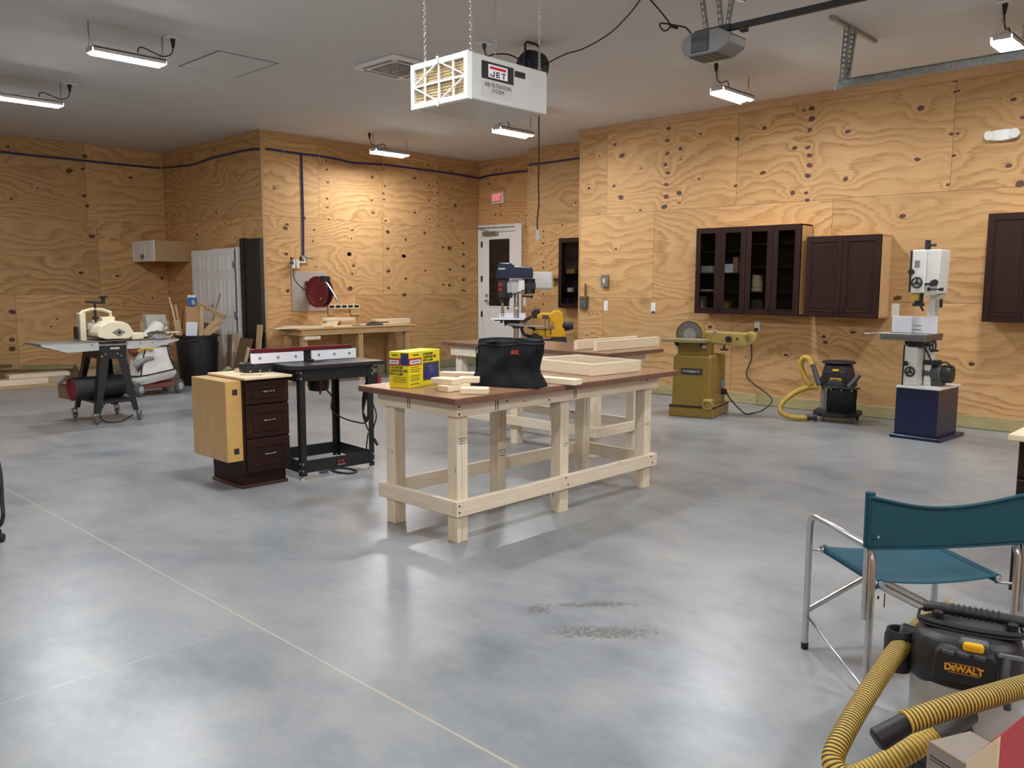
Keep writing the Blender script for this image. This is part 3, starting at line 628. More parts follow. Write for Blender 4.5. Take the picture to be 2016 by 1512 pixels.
# ------------------------------------------------ air cleaner
ax0, ax1, ay0, ay1, az0, az1 = -4.63, -4.065, 3.84, 4.60, 2.735, 3.03
t = T('air_filtration_unit', 'white box air cleaner with pleated filter face hanging on four chains from the ceiling', 'air cleaner', (-4.35, 4.22, az0), world=True)
mb = MB(); mb.bx(ax0+0.008, ax1, ay0+0.03, ay1, az0+0.004, az1, 0.006); t.part('body', mb, mat('white_painted_sheet', (0.56, 0.56, 0.54), 0.25, var=0.02))
mb = MB(); fw = 0.035; W = ax1-ax0; Hh = az1-az0
for q in ((ax0+fw, ax1-fw, az0, az0+fw), (ax0+fw, ax1-fw, az1-fw, az1), (ax0, ax0+fw, az0, az1), (ax1-fw, ax1, az0, az1)): mb.bx(q[0], q[1], ay0-0.012, ay0+0.029, q[2], q[3], 0.001)
for k in (1, 2, 3): mb.bx(ax0+W*k/4-0.006, ax0+W*k/4+0.006, ay0-0.008, ay0+0.004, az0+fw, az1-fw)
cz = (az0+az1)/2; cx = (ax0+ax1)/2
mb.bx(ax0+fw, ax1-fw, ay0-0.0075, ay0+0.004, cz-0.006, cz+0.006)
for a, b in (((ax0+0.02, cz), (cx, az1-0.02)), ((cx, az1-0.02), (ax1-0.02, cz)), ((ax1-0.02, cz), (cx, az0+0.02)), ((cx, az0+0.02), (ax0+0.02, cz))): mb.beam((a[0], ay0-0.006, a[1]), (b[0], ay0-0.006, b[1]), 0.006, 0.014, (0, 1, 0))
mb.bx(cx-0.006, cx+0.006, ay0-0.022, ay0-0.01, az1-0.03, az1+0.012); mb.bx(cx-0.006, cx+0.006, ay0-0.022, ay0-0.01, az0-0.012, az0+0.03)
ff = t.part('filter_frame', mb, 'filterwhite')
mb = MB(); N = 12
for k in range(N):
    za = az0+0.03+(az1-az0-0.06)*k/N; zb = az0+0.03+(az1-az0-0.06)*(k+1)/N
    mb.quad((ax0+0.03, ay0+0.006, za), (ax1-0.03, ay0+0.006, za), (ax1-0.03, ay0+0.026, (za+zb)/2), (ax0+0.03, ay0+0.026, (za+zb)/2))
    mb.quad((ax0+0.03, ay0+0.026, (za+zb)/2), (ax1-0.03, ay0+0.026, (za+zb)/2), (ax1-0.03, ay0+0.006, zb), (ax0+0.03, ay0+0.006, zb))
t.part('filter_pleats', mb, 'pleat', ff)
def onside(x, y): return wx(x, y, ax1)
a, b = onside(948, 119), onside(1011, 149)
lz1, lz0 = az1-0.035, az1-0.035-0.112
mb = MB(); mb.bx(ax1-0.001, ax1+0.0015, a.y, b.y, lz0, lz1); lb = t.part('label_panel', mb, 'ink')
my = (a.y+b.y)/2; mz = (lz0+lz1)/2
mb = MB(); mb.box((ax1+0.002, my, mz), (0.002, (b.y-a.y)*0.60, 0.082), None, 0.0); t.part('logo_plate', mb, 'brightwhite', lb)
mb = MB(); mb.box((ax1+0.0034, my, mz+0.022), (0.001, (b.y-a.y)*0.50, 0.017)); t.part('logo_bar', mb, 'brightred', lb)
lw_ = (b.y-a.y)*0.13; lh = 0.036; z0 = mz-0.034
def ltr(c, bars, nm):
    mb = MB()
    for (u0, u1, v0, v1) in bars: mb.bx(ax1+0.0028, ax1+0.0042, c+u0*lw_, c+u1*lw_, z0+v0*lh, z0+v1*lh)
    t.part(nm, mb, 'ink', lb)
ltr(my-lw_*1.35, [(0.25, 0.5, 0.2, 1), (-0.25, 0.5, 0, 0.2), (-0.5, -0.25, 0.08, 0.45)], 'logo_letter'); ltr(my, [(-0.45, -0.2, 0, 1), (-0.2, 0.45, 0, 0.2), (-0.2, 0.4, 0.4, 0.6), (-0.2, 0.45, 0.8, 1)], 'logo_letter'); ltr(my+lw_*1.35, [(-0.13, 0.13, 0, 0.8), (-0.5, 0.5, 0.8, 1)], 'logo_letter')
mb = MB(); mb.box((ax1+0.0008, my, lz0-0.055), (0.001, b.y-a.y, 0.11)); cap = t.part('caption_plate', mb, 'lightgrey')
t.text('caption', 'AIR FILTRATION\nSYSTEM', 0.037, (ax1+0.002, my, lz0-0.052), (0, 1, 0), (0, 0, 1), 'ink', cap, sx=0.92)
a, b = onside(1013, 137), onside(1034, 150); mb = MB(); mb.bx(ax1, ax1+0.002, a.y, b.y, lz1-0.052, lz1-0.012, 0.004); t.part('control_panel', mb, 'ink')
for (x, y) in ((ax0+0.08, ay0+0.05), (ax1-0.03, ay0+0.05), (ax0+0.10, ay1-0.05), (ax1-0.03, ay1-0.05)):
    mb = MB(); z = az1; mb.torus((x, y, z+0.012), 0.012, 0.003, (0, 1, 0), 10, 5); k = 0; zz = z+0.035
    while zz < H-0.012:
        mb.torus((x, y, zz), 0.0085, 0.0026, (1, 0, 0) if k % 2 else (0, 1, 0), 10, 5); 
        zz += 0.0215; k += 1
    for v in mb.bm.verts:
        pass
    t.part('chain', mb, 'steel')
mb = MB(); mb.bx(ax1-0.10, ax1-0.03, ay0+0.03, ay0+0.07, az1, az1+0.02, 0.003); t.part('chain_bracket', mb, 'galv')

# ------------------------------------------------ retractable cord reel on the ceiling
rp = wz(1048, 84, H); rx, ry = rp.x, rp.y
t = T('cord_reel', 'black and blue retractable cord reel on a ceiling bracket behind the air cleaner', 'cord reel', (rx, ry, H), world=True)
mb = MB(); d = V((0.0, 1, 0)); w = 0.10
mb.tube([(rx, ry-w, H-0.26), (rx, ry-w, H-0.03), (rx, ry-w+0.03, H-0.006), (rx, ry+w-0.03, H-0.006), (rx, ry+w, H-0.03), (rx, ry+w, H-0.26)], 0.012, 6, 0); t.part('bracket', mb, 'black')
mb = MB(); prof = [(0.02, -0.085), (0.13, -0.085), (0.155, -0.07), (0.16, -0.02), (0.16, 0.02), (0.155, 0.07), (0.13, 0.085), (0.02, 0.085)]
mb.lathe(prof, (rx, ry, H-0.235), (0, 1, 0), 32); mb.bx(rx-0.06, rx+0.06, ry-0.06, ry+0.06, H-0.46, H-0.33, 0.02); t.part('reel_housing', mb, 'blackpl')
mb = MB(); mb.cyl((rx, ry-0.086, H-0.235), (rx, ry-0.095, H-0.235), 0.085, n=28); t.part('reel_cap', mb, 'drillblue')
# feed cord to its ceiling outlet and the hanging drop cord
pl = wz(953, 85, H)
mb = MB(); mb.tube([(pl.x, pl.y, H-0.05), (pl.x+0.02, pl.y+0.02, H-0.12), wt(972, 107, (V((pl.x+0.12, pl.y+0.12, H-0.15))-CAMP).dot(cF)), wt(1000, 107, (V((rx-0.2, ry-0.1, H-0.2))-CAMP).dot(cF)), (rx-0.05, ry-0.10, H-0.17)], 0.007, 7, 6)
fc = t.part('feed_cord', mb, 'rubber'); mb = MB(); mb.cyl((pl.x, pl.y, H-0.055), (pl.x, pl.y, H-0.009), 0.013, 0.024, 10); t.part('plug', mb, 'navy', fc)
dz = [(rx, ry, H-0.44), (rx+0.0, ry, 2.9)]
dt = (V((rx, ry, 2.5))-CAMP).dot(cF)
pts = [wt(1061, 150, dt), wt(1061, 240, dt), wt(1061, 300, dt), wt(1060, 360, dt), wt(1061, 400, dt), wt(1058, 430, dt), wt(1058, 452, dt)]
mb = MB(); mb.tube([(rx, ry, H-0.44)]+pts, 0.0075, 7, 5); dc = t.part('drop_cord', mb, 'rubber')
e = pts[-1]; mb = MB(); mb.cyl(e, e-V((0, 0, 0.10)), 0.016, 0.02, 12); t.part('connector', mb, 'lightgrey', dc)
ceiling_outlet('white ceiling outlet feeding the cord reel behind the air cleaner', pl.x, pl.y)
# loose cable from the reel up to the right
mb = MB(); q = [(rx+0.06, ry+0.06, H-0.22), wz(1110, 108, H-0.20), wz(1150, 95, H-0.17), wz(1200, 66, H-0.12), wz(1235, 32, H-0.06), wz(1259, 2, H-0.02), wz(1266, -14, H-0.01)]
o = mk('ceiling_cable', MB().tube([V(p)-V((rx, ry, H)) for p in q], 0.006, 7, 6), 'rubber'); o.location = (rx, ry, H); tag(o, 'thin black cable looping from the cord reel across the ceiling', 'cable')

# ------------------------------------------------ garage door opener
zb, zt_ = 3.30, 3.475
A = wz(1338, 116, zb); B = wz(1361, 123, zb); C = wz(1452, 102, zb)
x0, x1, y0, y1 = B.x, C.x, A.y, B.y
t = T('garage_door_opener', 'grey garage door opener with two light lenses hung from perforated steel under the ceiling', 'garage door opener', ((x0+x1)/2, (y0+y1)/2, zb), world=True)
L = x1-x0; y1 = y0+max(0.26, y1-y0)
mb = MB(); mb.prism([(x0+0.06, zb), (x1-0.10, zb), (x1-0.01, zb+0.05), (x1, zb+0.12), (x1-0.03, zt_-0.04), (x1-0.10, zt_), (x0+0.07, zt_), (x0+0.02, zt_-0.03), (x0, zb+0.11), (x0+0.015, zb+0.03)], y0, y1, 'xz', 0.012); t.part('body', mb, 'grey')
mb = MB(); u0, u1 = x0+L*0.22, x0+L*0.58
mb.bx(u0, u1, y0-0.012, y0+0.02, zb+0.02, zt_-0.01, 0.006); fp = t.part('front_panel', mb, 'darkgrey')
mb = MB(); lc = (u0+u1)/2
for q in ((lc-0.065, lc+0.065, zt_-0.075, zt_-0.072), (lc-0.065, lc+0.065, zt_-0.048, zt_-0.045), (lc-0.065, lc-0.062, zt_-0.075, zt_-0.045), (lc+0.062, lc+0.065, zt_-0.075, zt_-0.045)): mb.bx(q[0], q[1], y0-0.0135, y0-0.0115, q[2], q[3])
for k in range(6): mb.bx(lc-0.052+k*0.018, lc-0.040+k*0.018, y0-0.0135, y0-0.0115, zt_-0.065, zt_-0.056)
t.part('nameplate', mb, 'ink', fp)
for a, b in ((x0+0.06, x0+0.16), (x1-0.24, x1-0.12)):
    mb = MB(); mb.bx(a, b, y0+0.02, y1-0.02, zb-0.004, zb+0.01, 0.003); t.part('lamp_lens', mb, 'darkgrey')
mb = MB(); rz = zt_+0.015; yc = (y0+y1)/2
mb.bx(x1-0.12, x1+4.2, yc-0.02, yc+0.02, rz-0.022, rz+0.022, 0.003); rl = t.part('rail', mb, 'black')
mb = MB(); mb.bx(x1+0.02, x1+0.07, yc-0.028, yc+0.028, rz-0.05, rz-0.022, 0.003); t.part('chain_trolley', mb, 'black', rl)
def perf(mb, a, b, w=0.032, th=0.003, side=(0, 1, 0)):
    """perforated angle: ladder of small bridges between two edge strips"""
    a, b = V(a), V(b); d = b-a; n = max(3, int(d.length/0.045)); u = V(side).cross(d).normalized()
    for s in (-1, 1): mb.beam(a+u*s*w*0.36, b+u*s*w*0.36, th, w*0.28, u if abs(u.z) < 2 else (0, 0, 1))
    for k in range(n+1):
        p = a+d*(k/n); mb.beam(p-u*w*0.4, p+u*w*0.4, th, 0.022, d)
    mb.beam(a+u*w*0.5+V(side)*w*0.4, b+u*w*0.5+V(side)*w*0.4, w*0.8, th, u)
for (xa, xb_) in ((x0+0.14, x0+0.08), (x0+0.27, x0+0.22)):
    mb = MB(); perf(mb, (xa, yc, zt_), (xb_, yc, H-0.03)); t.part('hanger_strap', mb, 'galv')
mb = MB(); perf(mb, (x0+0.30, yc+0.02, zt_), (x0+0.33, yc+0.06, H-0.03)); t.part('hanger_strap', mb, 'galv')
mb = MB(); mb.bx(x0+0.05, x0+0.36, yc-0.03, yc+0.0, zt_-0.002, zt_+0.04, 0.002); t.part('top_bracket', mb, 'black')
mb = MB(); mb.bx(x0+0.18, x0+0.22, yc-0.2, yc+0.45, H-0.035, H-0.001, 0.002); t.part('ceiling_angle', mb, 'galv')
tt = (V((x0, yc, zt_))-CAMP).dot(cF)
mb = MB(); mb.tube([(x0+0.06, yc-0.05, zt_-0.01), wt(1352, 56, tt), wt(1335, 51, tt), wt(1300, 46, tt), wt(1306, 60, tt), wt(1316, 57, tt), wt(1318, 46, tt), wt(1300, 22, tt+0.1), wt(1281, 0, tt+0.2), wt(1270, -16, tt+0.25)], 0.0065, 7, 6)
mb.tube([wt(1318, 50, tt-0.01), wt(1335, 55, tt-0.01)], 0.014, 8); t.part('power_cord', mb, 'rubber')

# ------------------------------------------------ overhead door track and its ceiling hanger
YT = 7.62
def tr(x, y): return wy(x, y, YT)
a = tr(1650, 166)
t = T('overhead_door_track', 'galvanised overhead door track hung from a perforated strut at upper right', 'door track', (a.x, YT, a.z), world=True)
mb = MB(); mb.bx(a.x, a.x+8.0, YT, YT+0.004, a.z-0.032, a.z+0.032); mb.bx(a.x, a.x+8.0, YT-0.03, YT+0.004, a.z+0.030, a.z+0.034); mb.bx(a.x, a.x+8.0, YT-0.015, YT+0.004, a.z-0.034, a.z-0.031); t.part('track', mb, 'galv')
mb = MB(); mb.bx(a.x-0.035, a.x+0.05, YT-0.008, YT+0.006, a.z-0.05, a.z-0.005, 0.002); t.part('end_stop', mb, 'galv')
p0, p1 = wz(1636, 30, H), wz(1715, 80, H)
mb = MB(); mb.bx(p0.x-0.018, p0.x+0.018, p0.y, p1.y, H-0.032, H-0.001, 0.002); t.part('ceiling_angle', mb, 'galv')
xx = a.x+0.03
mb = MB(); perf(mb, (xx, YT, a.z), (p0.x, p0.y+0.335, H-0.02), 0.05); t.part('hanger_strap', mb, 'galv')
mb = MB(); perf(mb, (xx+0.03, YT+0.01, a.z), (p0.x+0.0, p0.y+0.475, H-0.02), 0.045); t.part('hanger_strap', mb, 'galv')
# ================================================================== things on the walls
# compressed air line
def wpts(lst, fn, off): return [fn(x, y)+V(off) for x, y in lst]
r = 0.016
segs = [wpts([(-30,296),(0,299),(60,306),(150,315),(236,324),(300,330),(314,331)], fL, (r+.004, 0, 0)), wpts([(320,331),(340,329),(377,325),(400,318),(420,311),(450,304),(475,298),(500,294),(513,294)], fT, (0, -r-.004, 0)),
        wpts([(522,293),(557,298),(592,303),(626,307),(660,313),(690,320),(720,322.5),(753,324),(800,330),(860,338),(919,347),(940,351)], fB, (r+.004, 0, 0)), wpts([(945,351),(964,346),(985,343),(1008,340),(1040,337)], fD, (0, -r-.004, 0))]
PN = ['blue air pipe along the top of the left plywood wall', 'blue air pipe sagging along the alcove wall above the white doors', 'blue air pipe along the top of the back wall above the hose reel', 'short blue air pipe above the exit sign']
runs = []
for s_, l_ in zip(segs, PN):
    t = T('air_pipe', l_, 'air pipe', s_[0], world=True, group='runs of blue air pipe'); runs.append(t)
    t.part('pipe', MB().tube(s_, r, 8, 3), 'airline')
q_ = wpts([(1041,325),(1075,321),(1110,316),(1146,311)], fM, (0, -r-.004, 0))
t = T('air_pipe', 'straight blue air pipe across the wall recess left of the right wall', 'air pipe', q_[0], world=True, group='runs of blue air pipe'); t.part('pipe', MB().tube(q_, r, 8, 3), 'airline')
a, b = fB(592, 304), fB(596, 503); t = T('drop_pipe', 'vertical blue air pipe dropping from the back wall run to a small valve', 'air pipe', (XB, a.y, b.z), world=True)
mb = MB(); mb.tube([a+V((r+.004, 0, 0)), V((XB+r+.004, (a.y+b.y)/2+0.01, 2.7)), b+V((r+.004, 0, 0))], r, 8, 3); dr = t.part('pipe', mb, 'airline')
mb = MB(); mb.bx(XB, XB+0.05, b.y-0.05, b.y+0.045, b.z-0.09, b.z+0.0, 0.006); mb.cyl((XB+0.03, b.y-0.05, b.z-0.05), (XB+0.03, b.y-0.02, b.z-0.05), 0.03, n=12); vl = t.part('shut_off_valve', mb, 'grey', dr); 
mb = MB(); mb.beam((XB+0.05, b.y+0.02, b.z-0.04), (XB+0.06, b.y+0.15, b.z-0.045), 0.02, 0.012); mb.bx(XB, XB+0.03, b.y+0.01, b.y+0.05, 2.55, 2.60); t.part('valve_lever', mb, 'darkgrey', dr)
for q in [fL(20, 301), fL(236, 324)]:
    mb = MB(); mb.box((XL+0.012, q.y, q.z), (0.03, 0.02, 0.05)); runs[0].part('pipe_clip', mb, 'grey')
for (x, y) in ((420, 311), (500, 294)):
    q = fT(x, y); mb = MB(); mb.box((q.x, YR-0.014, q.z), (0.02, 0.034, 0.05)); runs[1].part('pipe_clip', mb, 'grey')
for (x, y) in ((557, 298), (626, 307), (753, 324), (919, 347)):
    q = fB(x, y); mb = MB(); mb.box((XB+0.014, q.y, q.z), (0.038, 0.022, 0.05)); runs[2].part('pipe_clip', mb, 'alu')
for (x, y) in ((964, 346), (1008, 340)):
    q = fD(x, y); mb = MB(); mb.box((q.x, YD-0.014, q.z), (0.022, 0.038, 0.05)); runs[3].part('pipe_clip', mb, 'alu')
# filter regulator
yv, zv = b.y-0.16, b.z-0.12
t = T('air_regulator', 'small white air filter and pressure regulator under the blue drop pipe', 'air regulator', (XB, yv, zv), world=True)
mb = MB(); 
for dy in (-0.05, 0.03): mb.cyl((XB+0.055, yv+dy, zv-0.09), (XB+0.055, yv+dy, zv+0.03), 0.028, n=16, bev=0.006); mb.cyl((XB+0.055, yv+dy, zv+0.03), (XB+0.055, yv+dy, zv+0.06), 0.018, n=12)
mb.tube([(XB+0.055, yv-0.12, zv+0.01), (XB+0.055, yv+0.16, zv+0.01)], 0.011, 8); mb.tube([(XB+0.055, yv+0.16, zv+0.01), (XB+0.05, yv+0.16, zv+0.08)], 0.011, 8)
RG = t; t.part('bowls', mb, 'offwhite')
mb = MB(); mb.cyl((XB+0.085, yv-0.10, zv+0.0), (XB+0.11, yv-0.10, zv+0.0), 0.03, n=18); mb.cyl((XB+0.085, yv-0.10, zv+0.06), (XB+0.11, yv-0.10, zv+0.06), 0.024, n=18); t.part('gauge', mb, 'darkgrey')
mb = MB(); mb.beam((XB+0.05, yv-0.02, zv+0.085), (XB+0.06, yv+0.12, zv+0.115), 0.012, 0.006); t.part('lever', mb, 'orange')
# hose reel on its grey backer board
mb = MB(); p0, p1 = fB(573, 534), fB(642, 612); mb.bx(-0.0075, 0.012, p0.y-7.5, p1.y-7.5, 1.11, 1.735, 0.002)
o = mk('backer_board', mb, mat('grey_board', (0.42, 0.36, 0.31), 0.6)); o.location = (XB+0.008, 7.5, 0); tag(o, 'grey square backer board screwed to the back wall under the hose reel', 'board')
ry_, rz_ = 7.52, 1.42
t = T('hose_reel', 'dark red air hose reel mounted on the grey board above the back workbench', 'hose reel', (XB+0.04, ry_, rz_), R(4))
mb = MB(); mb.bx(-0.025, 0.02, -0.02, 0.10, -0.12, 0.17, 0.004); mb.bx(-0.02, 0.40, 0.085, 0.095, -0.03, 0.03, 0.004); mb.bx(0.26, 0.29, 0.04, 0.09, -0.03, 0.03); mb.bx(-0.02, 0.02, -0.055, 0.12, 0.10, 0.17, 0.006); t.part('mounting_arm', mb, 'red')
ax = V((0.12, -1, 0)).normalized(); cx = V((0.275, 0, 0))
mb = MB()
def disc(c, flip):
    pr = [(0.06, 0.03), (0.11, 0.028), (0.125, 0.004), (0.215, -0.004), (0.245, 0.006), (0.247, 0.0), (0.235, -0.012), (0.02, -0.006)]
    mb.lathe(pr if not flip else [(r_, -z) for r_, z in pr], c, ax, 40, True)
disc(cx+ax*0.055, False); fl_ = t.part('front_flange', mb, 'red')
mb = MB(); disc(cx-ax*0.055, True); t.part('rear_flange', mb, 'red')
mb = MB(); mb.lathe([(0.05, -0.05), (0.2, -0.05)]+[(0.2+0.012*abs(math.sin(k*math.pi/2*1.0)), -0.05+k*0.0125) for k in range(9)]+[(0.2, 0.05), (0.05, 0.05)], cx, ax, 36); t.part('hose_wrap', mb, 'rubber')
mb = MB(); mb.cyl(cx+ax*0.055, cx+ax*0.10, 0.05, n=20, bev=0.008); t.part('hub_cap', mb, 'red', fl_)
mb = MB(); mb.lathe([(0.05, 0.0), (0.075, 0.002), (0.08, 0.0), (0.06, -0.001)], cx+ax*0.062, ax, 24, False); u_, v_ = frame(ax)
q = cx+ax*0.0565+V((0.075, 0.01, -0.09)); mb2 = MB(); mb2.cyl(q, q+ax*0.004, 0.03, n=18); t.part('round_label', mb2, 'orange', fl_)
mb3 = MB(); q2 = cx+ax*0.062
for k in range(8):
    a_ = math.radians(-110-k*7); p_ = q2+u_*math.cos(a_)*0.18+v_*math.sin(a_)*0.18; mb3.cyl(p_, p_+ax*0.001, 0.007, n=6)
t.part('maker_mark', mb3, 'lightgrey', fl_)
mb = MB(); mb.bx(0.36, 0.47, -0.05, 0.07, 0.16, 0.25, 0.01); mb.beam((0.38, 0.09, 0.0), (0.41, 0.07, 0.2), 0.02, 0.03); t.part('roller_guide', mb, 'black')
mb = MB(); mb.tube([(0.43, 0.0, 0.16), (0.50, 0.03, 0.07), (0.56, 0.06, -0.03), (0.60, 0.08, -0.10)], 0.017, 8, 5); mb.cyl((0.60, 0.08, -0.09), (0.61, 0.08, -0.15), 0.02, n=10); t.part('hose_end', mb, 'steel')
mb = MB(); mb.tube([(XB+0.055, yv-0.05, zv-0.09), (XB+0.06, yv-0.04, zv-0.25), (XB+0.09, yv+0.06, zv-0.38), (XB+0.16, yv+0.12, 1.44)], 0.007, 7, 6)
RG.part('supply_hose', mb, 'rubber')

# exit sign
a, b = wy(968, 379, YD-0.04), wy(991, 400, YD-0.04)
cx, cz = (a.x+b.x)/2, (a.z+b.z)/2
t = T('exit_sign', 'white exit sign with red letters above the exit door', 'exit sign', (cx, YD, cz), world=True)
mb = MB(); mb.bx(a.x, b.x, YD-0.05, YD-0.001, b.z, a.z, 0.008); t.part('case', mb, 'offwhite')
mb = MB(); mb.bx(a.x+0.03, b.x-0.045, YD-0.052, YD-0.049, b.z+0.02, a.z-0.015); pl_ = t.part('lit_panel', mb, mat('exit_panel', (0.75, 0.42, 0.42), 0.4))
t.text('exit_lettering', 'EXIT', 0.165, (cx-0.008, YD-0.0535, cz+0.002), (1, 0, 0), (0, 0, 1), 'exit', pl_, sx=0.62, bold=0.004)
# emergency light
p = wy(1976, 267, YW)
t = T('emergency_light', 'white twin head emergency light high on the right plywood wall', 'emergency light', (p.x, YW, p.z), world=True)
mb = MB(); W = 0.165
mb.prism([(p.x+W*math.cos(k*math.pi/12)*(1 if abs(math.cos(k*math.pi/12)) < 2 else 1), p.z+0.058*math.sin(k*math.pi/12)) for k in range(24)], YW-0.07, YW-0.001, 'xz', 0.012); t.part('case', mb, 'white')
for s_ in (-1, 1):
    mb = MB(); q = V((p.x+s_*0.11, YW-0.07, p.z+0.008)); d_ = V((s_*0.35, -1, -0.25)).normalized(); mb.lathe([(0.022, -0.01), (0.048, 0.02), (0.05, 0.028), (0.042, 0.03), (0.01, 0.024)], q, d_, 20); t.part('lamp_head', mb, 'offwhite')
# paper plan pinned to the recess wall
a, b = wy(1048, 535, YM), wy(1087, 570, YM)
t = T('paper_plan', 'white sheet of paper with a faint drawing pinned beside the drill press', 'paper', ((a.x+b.x)/2, YM, b.z), world=True)
mb = MB(); mb.grid(lambda u, v: V((a.x+(b.x-a.x)*u, YM-0.0012-0.006*math.sin(u*3.1)*math.sin(v*3.1), b.z+(a.z-b.z)*v)), 8, 6); s_ = t.part('sheet', mb, 'paper'); md = s_.modifiers.new('thick', 'SOLIDIFY'); md.thickness = 0.0008
mb = MB()
for k in range(7): mb.bx(a.x+0.03+0.04*(k % 3), a.x+0.14+0.05*(k % 4), YM-0.0088, YM-0.0078, a.z-0.03-k*0.035, a.z-0.026-k*0.035)
mb.bx(b.x-0.2, b.x-0.06, YM-0.0088, YM-0.0078, b.z+0.09, b.z+0.10); t.part('faint_lines', mb, 'lightgrey')
# hex key rack
a = wy(1091, 550, YM)
t = T('hex_key_rack', 'row of dark hex keys on the wall between the paper and the narrow cabinet', 'hex keys', (a.x, YM, a.z), world=True)
mb = MB(); mb.bx(a.x, a.x+0.20, YM-0.03, YM-0.001, a.z-0.012, a.z+0.012, 0.003); t.part('rail', mb, 'black')
mb = MB()
for k in range(9): 
    L_ = 0.13-0.009*k; x_ = a.x+0.015+k*0.021; mb.tube([(x_, YM-0.045, a.z+0.03), (x_, YM-0.02, a.z+0.03), (x_, YM-0.02, a.z-L_)], 0.004, 6)
t.part('hex_keys', mb, 'black')
# bench brush hung on the corner
p = wy(1155, 560, YW)
t = T('bench_brush', 'dark bench brush hanging handle up at the corner of the right wall', 'brush', (p.x, YW, 1.4), world=True)
mb = MB(); mb.tube([(p.x, YW-0.03, 1.57), (p.x, YW-0.03, 1.52), (p.x, YW-0.03, 1.42), (p.x-0.005, YW-0.03, 1.37)], 0.014, 8, 3, rfun=lambda i, m: 0.010+0.007*math.sin(i/m*3.0)); t.part('handle', mb, 'scrapdk')
mb = MB(); mb.bx(p.x-0.10, p.x+0.045, YW-0.055, YW-0.0008, 1.33, 1.375, 0.006); t.part('brush_head', mb, 'scrapdk')
mb = MB(); mb.bx(p.x-0.10, p.x+0.04, YW-0.05, YW-0.006, 1.19, 1.332, 0.01); t.part('bristles', mb, mat('grey_bristle', (0.09, 0.085, 0.075), 0.9, var=0.5, nscale=120))
# electrical boxes and plates
def plate(name, label, cat, x, y, z, kind, w=0.072, h=0.118, n=(0, -1, 0), m='offwhite', depth=0.007):
    t = T(name, label, cat, (x, y, z), 0)
    mb = MB(); mb.bx(-w/2, w/2, -depth, -0.0005, -h/2, h/2, 0.003); t.part('cover_plate', mb, m)
    if kind == 'switch':
        mb = MB(); mb.bx(-0.016, 0.016, -depth-0.004, -depth+0.001, -0.033, 0.033, 0.002); t.part('rocker', mb, 'white')
    else:
        for s_ in (-1, 1):
            mb = MB(); mb.bx(-0.017, 0.017, -depth-0.002, -depth+0.001, s_*0.02-0.014, s_*0.02+0.014, 0.004)
            r_ = t.part('receptacle', mb, 'white')
            mb = MB(); mb.bx(-0.008, -0.005, -depth-0.003, -depth-0.0015, s_*0.02-0.004, s_*0.02+0.006); mb.bx(0.005, 0.008, -depth-0.003, -depth-0.0015, s_*0.02-0.004, s_*0.02+0.006); t.part('slots', mb, 'ink', r_)
    return t
p = wy(1193, 553, YW); t = plate('switch_box', 'bare metal electrical switch box on the right wall above the white switch', 'switch box', p.x, YW, p.z, 'switch', 0.11, 0.18, m='galv', depth=0.05)
p = wy(1193, 602, YW); plate('light_switch', 'white light switch below the metal box near the wall corner', 'light switch', p.x, YW, p.z, 'switch', 0.075, 0.15)
p = wy(1286.5, 605, YW); t = plate('wall_outlet', 'white outlet with small blue tag on the right wall left of the glass cabinet', 'power outlet', p.x, YW, p.z, 'o', 0.075, 0.13); mb = MB(); mb.bx(-0.02, 0.02, -0.012, -0.007, -0.08, -0.055); t.part('blue_tag', mb, 'blueprint')
p = wy(1491, 642, YW); plate('wall_outlet', 'white outlet below the glass cabinet with the sander cord plugged in', 'power outlet', p.x, YW, p.z, 'o', 0.078, 0.13)
p = wy(1763, 611, YW); plate('wall_outlet', 'white outlet behind the band saw beside the solid wall cabinet', 'power outlet', p.x, YW, p.z, 'o', 0.085, 0.15)
p = wy(1033, 594, YD); plate('light_switch', 'white switch plate right of the exit door frame', 'light switch', p.x, YD, p.z, 'switch', 0.075, 0.15)

# ------------------------------------------------ wall cabinets
def ring(mb, u0, u1, z0, z1, w, y0, y1, bev=0.003):
    mb.bx(u0, u0+w, y0, y1, z0, z1, bev); mb.bx(u1-w, u1, y0, y1, z0, z1, bev); mb.bx(u0+w, u1-w, y0, y1, z1-w, z1, bev); mb.bx(u0+w, u1-w, y0, y1, z0, z0+w, bev)
def cab_door(t, u0, u1, z0, z1, yf, glass, hx):
    """framed door in plane y = yf facing -y, with moulding, panel or glass, handle near hx"""
    w = 0.062
    mb = MB(); ring(mb, u0, u1, z0, z1, w, yf, yf+0.02)
    ring(mb, u0+w-0.004, u1-w+0.004, z0+w-0.004, z1-w+0.004, 0.014, yf-0.006, yf+0.006, 0.005)
    if not glass:
        mb.bx(u0+w, u1-w, yf+0.004, yf+0.016, z0+w, z1-w)
        mb.bx(u0+w+0.035, u1-w-0.035, yf+0.0, yf+0.014, z0+w+0.035, z1-w-0.035, 0.006)
    d = t.part('door', mb, 'espresso')
    if glass:
        mb = MB(); mb.bx(u0+w-0.005, u1-w+0.005, yf+0.008, yf+0.012, z0+w-0.005, z1-w+0.005); t.part('glass_pane', mb, 'pane', d)
    mb = MB(); mb.tube([(hx, yf+0.002, z0+0.05), (hx, yf-0.026, z0+0.06), (hx, yf-0.03, z0+0.09), (hx, yf-0.026, z0+0.12), (hx, yf+0.002, z0+0.13)], 0.005, 7, 4); t.part('handle', mb, 'black', d)
    return d
